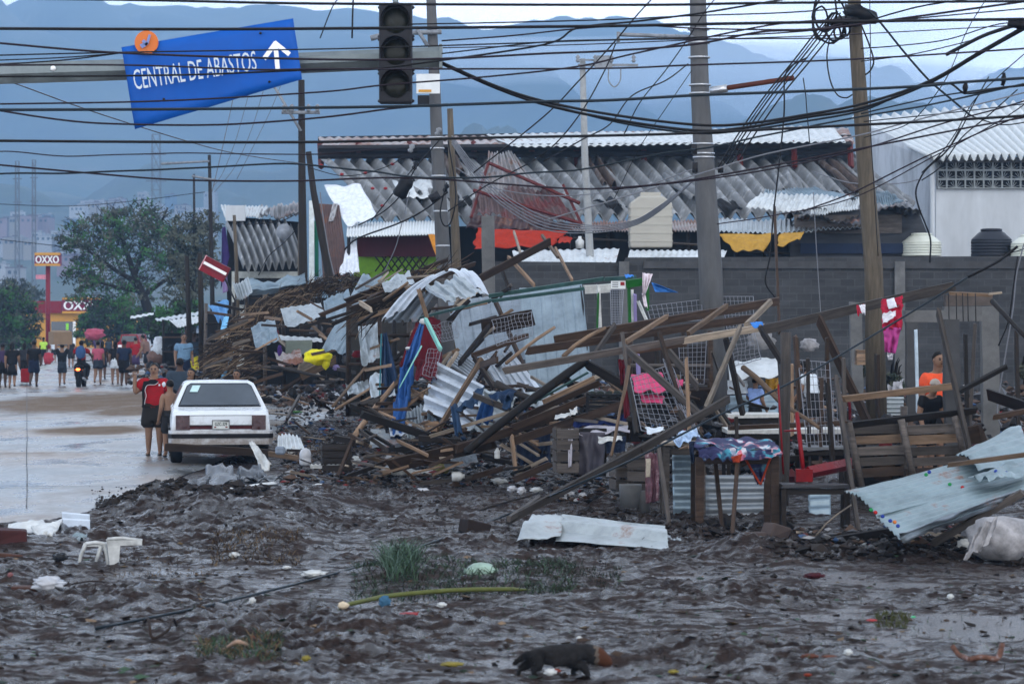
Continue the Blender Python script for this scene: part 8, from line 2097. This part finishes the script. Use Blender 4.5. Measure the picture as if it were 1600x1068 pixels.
# ---------------------------------------------------------------- trees, weeds, rubble
LEAF = plain('leaf_green', (.055,.062,.046), rough=.75, var=.55, scale=1.2, bump=0, spec=.2)
LEAF2 = plain('leaf_dark', (.026,.036,.026), rough=.75, var=.5, scale=1.2, bump=0, spec=.2)
LEAFP = plain('leaf_pale', (.085,.092,.068), rough=.75, var=.4, scale=1.2, bump=0, spec=.2)
BARK = plain('bark', (.030,.024,.020), rough=.9, var=.4)
def tree(label, px, fy, D, blobs, n, leaf, seed, trunk=None, limbs=(), group='trees along the road', tw=.28):
    random.seed(seed); rg = np.random.default_rng(seed)
    t = thing('tree', label, 'tree', P(px, fy, D),0, group); O = t.location; s = D / F
    m = MB()
    if trunk: m.tube(poly_path([P(x, y, D) for x, y in trunk],4),[tw * (1 - .6 * k / (4 * (len(trunk) - 1))) for k in range(4 * (len(trunk) - 1) + 1)],9)
    for L in limbs: 
        q = poly_path([P(x, y, D + d) for x, y, d in L],4); m.tube(q, [tw * .45 * (1 - .8 * k / len(q)) for k in range(len(q))],6)
    if m.v: m.build('trunk', BARK, t, origin=O)
    vs, fs, mi = [],[],[]
    wts = np.array([b[2] * b[3] for b in blobs], float); wts /= wts.sum()
    for (bx_, by_, rx, ry), wt in zip(blobs, wts):
        nn = int(n * wt)
        nc = max(6, nn // 34)
        for c in range(nc):                              # clumps of leaves with gaps between them
            d = rg.normal(size=3); d /= np.linalg.norm(d); rr = rg.uniform(.25,1.08) ** .6
            cx = P(bx_, by_, D) + Vector((d[0] * rx * s * rr, d[1] * (rx + ry) / 2 * s * rr, d[2] * ry * s * rr))
            cr_ = rg.uniform(.06,.20) * (rx + ry) / 2 * s
            tone = rg.integers(0,3)
            for q in range(int(nn / nc)):
                e = rg.normal(size=3) * cr_ * np.array((1.25,1,.75)); p = cx + Vector(e)
                a = Vector(rg.normal(size=3)).normalized(); b = a.orthogonal().normalized(); l = rg.uniform(.08,.20) * (s / .041) ** .5
                k = len(vs); vs += [p - a * l, p + b * l * .38, p + a * l, p - b * l * .38]; fs.append((k, k + 1, k + 2, k + 3)); mi.append(int(tone if rg.random() < .8 else rg.integers(0,3)))
        for c in range(int(nc * .5)):                   # bare twigs at the rim
            an = rg.uniform(0,6.28); p0 = P(bx_, by_, D) + Vector((math.cos(an) * rx * s * .6,0, math.sin(an) * ry * s * .6)); p1 = p0 + Vector((math.cos(an) * rx * s * .55, rg.uniform(-1,1), math.sin(an) * ry * s * .55 + .2))
            mm = MB(); mm.tube([p0, p0.lerp(p1,.5) + Vector((0,0,.1)), p1],[.03,.02,.008],3, caps=False)
            k = len(vs); vs += [Vector(v) for v in mm.v]; fs += [tuple(i + k for i in f) for f in mm.f]; mi += [3] * len(mm.f)
    m = MB(); m.v = [tuple(v) for v in vs]; m.f = fs; m.m = mi; m.sm = [False] * len(fs)
    m.build('crown', [leaf, LEAF2, LEAFP if leaf is not LEAF2 else LEAF, BARK], t, origin=O)
    return t
tree('big wind-torn tree with dark leaning trunk beside the road', 246,535,180,[(150,372,58,38),(215,360,62,42),(118,385,34,26),(185,420,62,42),(255,385,40,40),(130,445,44,30),(200,465,46,30),(240,345,30,22),(170,335,30,16),(275,420,32,30)],10500, LEAF, 11,
     trunk=[(246,535),(236,500),(226,468),(214,440),(205,415)], limbs=[[(214,440,0),(185,425,-.6),(150,400,-1),(115,375,0)],[(210,430,0),(225,390,.5),(250,350,.8),(262,325,0)],[(205,415,0),(190,370,.4),(180,330,.5)],[(222,455,0),(190,450,-.8),(150,440,-1)],[(226,460,0),(255,440,.5),(285,425,0)]], tw=.42)
tree('dense bush-like tree at the left edge of the road', 25,545,190,[(12,480,34,40),(38,505,28,34),(2,520,30,26),(30,530,30,18)],9000, LEAF, 12, trunk=[(25,545),(24,510),(18,480)], tw=.25)
tree('green tree behind the walkers left of the leaning trunk', 185,545,200,[(170,500,38,32),(205,505,30,30),(140,515,26,24)],8000, LEAF2,13, trunk=[(185,545),(184,520),(178,495)], tw=.25)
tree('thin half-bare tree behind the grey poles', 300,545,150,[(292,380,38,45),(310,420,34,40),(280,455,30,30),(325,360,20,28)],5200, LEAFP, 14, trunk=[(300,545),(298,480),(300,420),(306,370)], limbs=[[(298,470,0),(280,430,0),(270,390,0)],[(300,430,0),(320,390,0),(330,350,0)]], tw=.2)
tree('dark tree glimpsed between the far stalls and the short dark pole', 262,560,140,[(262,505,30,26),(290,490,22,24)],4200, LEAF2,15, trunk=[(262,560),(262,530),(266,505)], tw=.15)
tree('hazy far tree left of the pylon sign', 38,520,300,[(40,460,22,20),(20,450,22,18),(62,470,14,16)],2600, LEAFP, 16, trunk=[(38,520),(38,480),(36,460)], tw=.3)
tree('small bright weed tree behind the utility pole by the wall', 1400,620,60,[(1396,600,12,24),(1350,580,8,10)],900, LEAFP, 17, trunk=[(1400,620),(1398,590)], tw=.02, group='weeds by the block wall')
tree('small bright weed tree at the right picture edge by the wall', 1600,600,55,[(1600,582,10,12)],500, LEAFP, 18, trunk=[(1600,600),(1600,585)], tw=.02, group='weeds by the block wall')
# low green growth behind the road end
def grass(name, label, px0, px1, py0, py1, n, hpx, mats, seed, lean=.6, wd=.006, hz=0):
    rg = np.random.default_rng(seed); m = MB()
    for k in range(n):
        px, py = rg.uniform(px0, px1), rg.uniform(py0, py1); g_ = G(px, py); g_.z = gz(g_.x, g_.y) - .01 + hz
        s = g_.y / F; h = hpx * s * rg.uniform(.4,1.1); a = rg.uniform(0,6.28); l = h * lean * rg.uniform(.2,1.3)
        d = Vector((math.cos(a), math.sin(a) * .6,0)); sd = Vector((-d.y, d.x, 0)) * wd * rg.uniform(.6,1.5)
        if abs(sd.x) < wd * .4: sd = Vector((wd * .7,0,0))
        p0 = g_; p1 = g_ + d * l * .35 + Vector((0,0, h * .6)); p2 = g_ + d * l + Vector((0,0, h * (1 - .4 * lean * rg.random())))
        m.add([p0 - sd, p0 + sd, p1 + sd * .8, p1 - sd * .8, p2],[(0,1,2,3),(3,2,4)], int(rg.integers(0, len(mats))))
    return tag(m.build(name, mats, auto=True), label, 'grass', kind='stuff')
GB = [plain('blade_green', (.036,.072,.040), rough=.6, var=.3), plain('blade_dark', (.014,.026,.016), rough=.6, var=.3), plain('blade_pale', (.08,.13,.10), rough=.5, var=.3)]
DRYS = [plain('stalk_dry', (.22,.15,.08), rough=.8), plain('stalk_brown', (.09,.055,.035), rough=.8), plain('stalk_dark', (.03,.022,.018), rough=.9)]
grass('grass', 'tuft of long blue-green grass blades left of the cabbage', 600,650,880,912,420,50, GB, 1,1.3)
grass('grass', 'low bent grass and leaves spread around the cabbage', 550,900,884,934,1700,20,[GB[0], GB[1], GB[1], DRYS[2]],2,2.0)
grass('grass', 'dark low weeds trailing right of the cabbage', 820,970,890,925,420,12,[GB[1], DRYS[2]],3,1.4)
grass('grass', 'green leafy litter in the near left mud', 310,440,1005,1035,500,24,[GB[1], GB[0], DRYS[0]],4,1.6)
grass('grass', 'dry stalks strewn along the foot of the dirt bank', 330,470,842,885,520,18, DRYS, 5,1.8)
grass('grass', 'dry stalks at the left foreground', 160,330,860,900,220,10, DRYS, 6,1.8)
grass('grass', 'dry twig litter right of the car', 440,520,690,722,240,22, DRYS, 7,1.6)
grass('grass', 'short weeds scattered on the near mud', 0,1600,930,1060,900,12,[GB[1], DRYS[1], DRYS[2], GB[0]],8,1.6,.005)
grass('grass', 'fine dark litter over the middle mud', 440,1100,760,860,1500,7,[DRYS[2], DRYS[1], DRYS[2]],9,2.0,.006)
grass('grass', 'moss-green tuft in the right mud', 1368,1420,958,974,160,16,[plain('moss', (.10,.11,.03), rough=.9)],10,1.4)
# cabbage, cane, small leaves
cb = thing('cabbage', 'pale green cabbage lying in the grass', 'cabbage', P(752,908,26.9)); s = 26.9 / F
CBG = plain('cabbage_leaf', (.30,.42,.34), rough=.5, var=.35, scale=8, bump=.3, vs=(1,1,.4))
m = MB(); m.ell((0,0,14 * s),(24 * s, 22 * s, 16 * s), nu=22, nv=14, lump=.12); m.build('head', CBG, cb)
for k in range(6):
    a = k * 1.05 + .3; m = MB(); c = Vector((math.cos(a) * 20 * s, math.sin(a) * 18 * s, 8 * s)); m.ell(c, (14 * s, 4 * s, 13 * s), nu=12, nv=8, rot=Matrix.Rotation(a + 1.57,3, 'Z') @ Matrix.Rotation(.5,3, 'X'), lump=.5); m.build('leaf', CBG, cb)
cn = thing('banana_stem', 'long yellow-green plant stem lying in the foreground grass', 'plant stem', G(650,938)); O = cn.location
q = [G(532,946,.05), G(570,938,.06), G(610,930,.07), G(700,922,.08), G(780,920,.07), G(830,921,.04)]
m = MB(); m.tube(poly_path(q, 5),[.014,.017,.020] + [.021] * 20 + [.014,.010,.006],8); m.build('stem', plain('stem_yellow', (.18,.20,.05), rough=.5, var=.4, scale=4), cn, origin=O)
m = MB(); m.ell(G(536,946,.05),(.05,.03,.035), lump=.3); m.build('cut_end', plain('stem_cut', (.55,.45,.32), rough=.7), cn, origin=O)
# orange peel-like husk at lower right, fallen leaves
for (lab, pts, w_) in (('curled orange and white husk at the near right, left arm', [(1488,1008,.10),(1498,1022,.04),(1515,1030,.02)],.02),('curled orange and white husk at the near right, right arm', [(1515,1030,.02),(1535,1026,.04),(1558,1028,.03),(1566,1006,.12)],.022)):
    m = MB(); m.tube(poly_path([G(x, y, z) for x, y, z in pts],5), w_, 6); tag(m.build('husk', plain('husk', (.26,.12,.08), rough=.6, var=.7, scale=14, col2=(.35,.35,.38)), auto=True), lab, 'husk')
m = MB(); m.tube(poly_path([G(350,1015,.02), G(372,1002,.10), G(395,1012,.03)],5),.018,6); tag(m.build('husk', plain('husk_pale', (.42,.27,.19), rough=.7), auto=True), 'pale brown husk lying on the near left leaf litter', 'husk')
# countless clods and chips of rubble over the mud and under the heap
def clods(name, label, areas, mats, seed, size=(.02,.07), flat=.6, zoff=0, base=None):
    rg = np.random.default_rng(seed); m = MB()
    for (px0, px1, py0, py1, n) in areas:
        for k in range(n):
            px, py = rg.uniform(px0, px1), py0 + (py1 - py0) * rg.random() ** 1.0
            g_ = G(px, py); z = gz(g_.x, g_.y)
            if g_.x < road_edge_x(g_.y) + .1: z = .02
            r = rg.uniform(*size) * (1 if rg.random() < .85 else 1.7)
            c = Vector((g_.x, g_.y, z + r * .15 + (rg.random() * base if base else 0))); vs = []
            R3 = Matrix.Rotation(rg.uniform(0,6.28),3, 'Z') @ Matrix.Rotation(rg.uniform(-.5,.5),3, 'X')
            for (a, b, cc) in ((1,0,0),(-1,0,0),(0,1,0),(0,-1,0),(0,0,1),(0,0,-1)):
                vs.append(c + R3 @ Vector((a * r * rg.uniform(.6,1.3), b * r * rg.uniform(.5,1.1), cc * r * flat * rg.uniform(.5,1.2))))
            m.add(vs, [(0,2,4),(2,1,4),(1,3,4),(3,0,4),(2,0,5),(1,2,5),(3,1,5),(0,3,5)], int(rg.integers(0, len(mats))))
    return tag(m.build(name, mats, auto=True), label, 'rubble', kind='stuff')
CLD = [plain('clod_dark', (.020,.015,.014), rough=.75, var=.4, spec=.3), plain('clod_brown', (.045,.033,.028), rough=.7, var=.4, spec=.4), plain('clod_wet', (.030,.025,.026), rough=.3, var=.3)]
clods('clods', 'lumps of dark wet mud strewn over the whole foreground', [(-40,1640,880,1066,200),(-40,1640,820,900,400),(140,900,760,830,900),(440,900,720,770,700),(150,420,775,815,900)], CLD, 1,(.010,.030))
clods('clods', 'coarser clods on the dirt bank and at the stall feet', [(160,420,785,812,500),(900,1240,800,850,500),(1200,1600,830,880,500),(430,620,600,650,500)], CLD[:2],2,(.03,.08))
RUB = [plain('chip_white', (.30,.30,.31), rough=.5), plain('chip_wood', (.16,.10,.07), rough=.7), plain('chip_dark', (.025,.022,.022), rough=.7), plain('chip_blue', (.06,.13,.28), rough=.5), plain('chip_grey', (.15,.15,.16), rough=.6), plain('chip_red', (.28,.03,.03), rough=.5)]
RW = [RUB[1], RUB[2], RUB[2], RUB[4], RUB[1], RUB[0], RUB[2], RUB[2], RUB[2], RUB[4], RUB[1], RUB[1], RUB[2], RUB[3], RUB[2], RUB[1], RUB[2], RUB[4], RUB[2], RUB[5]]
clods('rubble', 'small mixed rubbish and splinters along the foot of the heap', [(440,860,690,762,1500),(860,1040,740,790,350),(430,620,655,700,500),(1250,1600,830,870,350)], RW, 3,(.02,.075),.5, base=.10)
clods('rubble', 'dark mixed rubbish added inside the big heap for its deep shadows', [(600,1000,640,720,2600),(1000,1600,650,780,1800)], RW, 4,(.04,.16),.6, base=1.0)  # piled high so its dark pieces give the heap its deep shadows
clods('rubble', 'mixed rubbish packed behind the car and under the thatch', [(330,600,590,640,1500),(200,340,590,620,200)], RW, 5,(.05,.17),.6, base=.8)
clods('rubble', 'fine white and brown bits scattered on the mud', [(-20,1620,780,1040,260)],[RUB[0], RUB[1], RUB[4]],6,(.010,.026),.4)
LIT = [DRYS[0], DRYS[1], DRYS[2], GB[1], DRYS[1], GB[0], DRYS[2], plain('leaf_litter_tan', (.16,.11,.07), rough=.8)]
clods('leaf_litter', 'flat rotting leaves and bark pressed into the near mud', [(-20,1620,930,1066,420),(-20,1620,850,930,260)], LIT, 7,(.012,.045),.22)
grass('leaf_litter', 'trampled stems and leaf scraps lying over the near mud', 0,1600,900,1062,700,5, LIT[:7],12,3.5,.007)
# dark screens of small stalls behind the heap
def stall(label, px0, px1, py0, pyf, D, cols, name='market_stall', n=4, roof=None):
    t = thing(name, label, 'market stall', P((px0 + px1) / 2, pyf, D)); O = t.location
    for k in range(n):
        px = px0 + (px1 - px0) * k / (n - 1); m = MB(); m.tube([P(px, py0 + random.uniform(-6,6), D), P(px + random.uniform(-3,3), pyf, D)],.05,6); m.build('post', WOODS[random.choice([WD, WG, WB])], t, origin=O)
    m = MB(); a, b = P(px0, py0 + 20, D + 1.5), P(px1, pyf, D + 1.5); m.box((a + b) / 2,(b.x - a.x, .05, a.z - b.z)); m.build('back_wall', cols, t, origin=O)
    for k in range(3):
        y = py0 + (pyf - py0) * (.3 + .25 * k); m = MB(); a, b = P(px0, y, D - .1), P(px1, y + random.uniform(-6,6), D - .1); m.tube([a, b],.035,5); m.build('rail', WOODS[random.choice([WD, WG, WB])], t, origin=O)
    m = MB(); a, b = P(px0, py0 + (pyf - py0) * .5, D + .6), P(px1,0, D + .6); m.box(((a.x + b.x) / 2, D + .6, a.z),(b.x - a.x, 1.2,.05)); m.build('shelf', WOODS[WD], t, origin=O)
    for k in range(9):
        px = random.uniform(px0 + 4, px1 - 4); m = MB(); r = random.uniform(.06,.16); m.ell(P(px, py0 + (pyf - py0) * random.choice([.48,.75]), D + .3),(r, r, r * 1.2), nu=10, nv=7, lump=.5); m.build('goods', random.choice(RW + [PLW, BLUD, MARC, DRYS[0]]), t, origin=O)
    return t
random.seed(9)
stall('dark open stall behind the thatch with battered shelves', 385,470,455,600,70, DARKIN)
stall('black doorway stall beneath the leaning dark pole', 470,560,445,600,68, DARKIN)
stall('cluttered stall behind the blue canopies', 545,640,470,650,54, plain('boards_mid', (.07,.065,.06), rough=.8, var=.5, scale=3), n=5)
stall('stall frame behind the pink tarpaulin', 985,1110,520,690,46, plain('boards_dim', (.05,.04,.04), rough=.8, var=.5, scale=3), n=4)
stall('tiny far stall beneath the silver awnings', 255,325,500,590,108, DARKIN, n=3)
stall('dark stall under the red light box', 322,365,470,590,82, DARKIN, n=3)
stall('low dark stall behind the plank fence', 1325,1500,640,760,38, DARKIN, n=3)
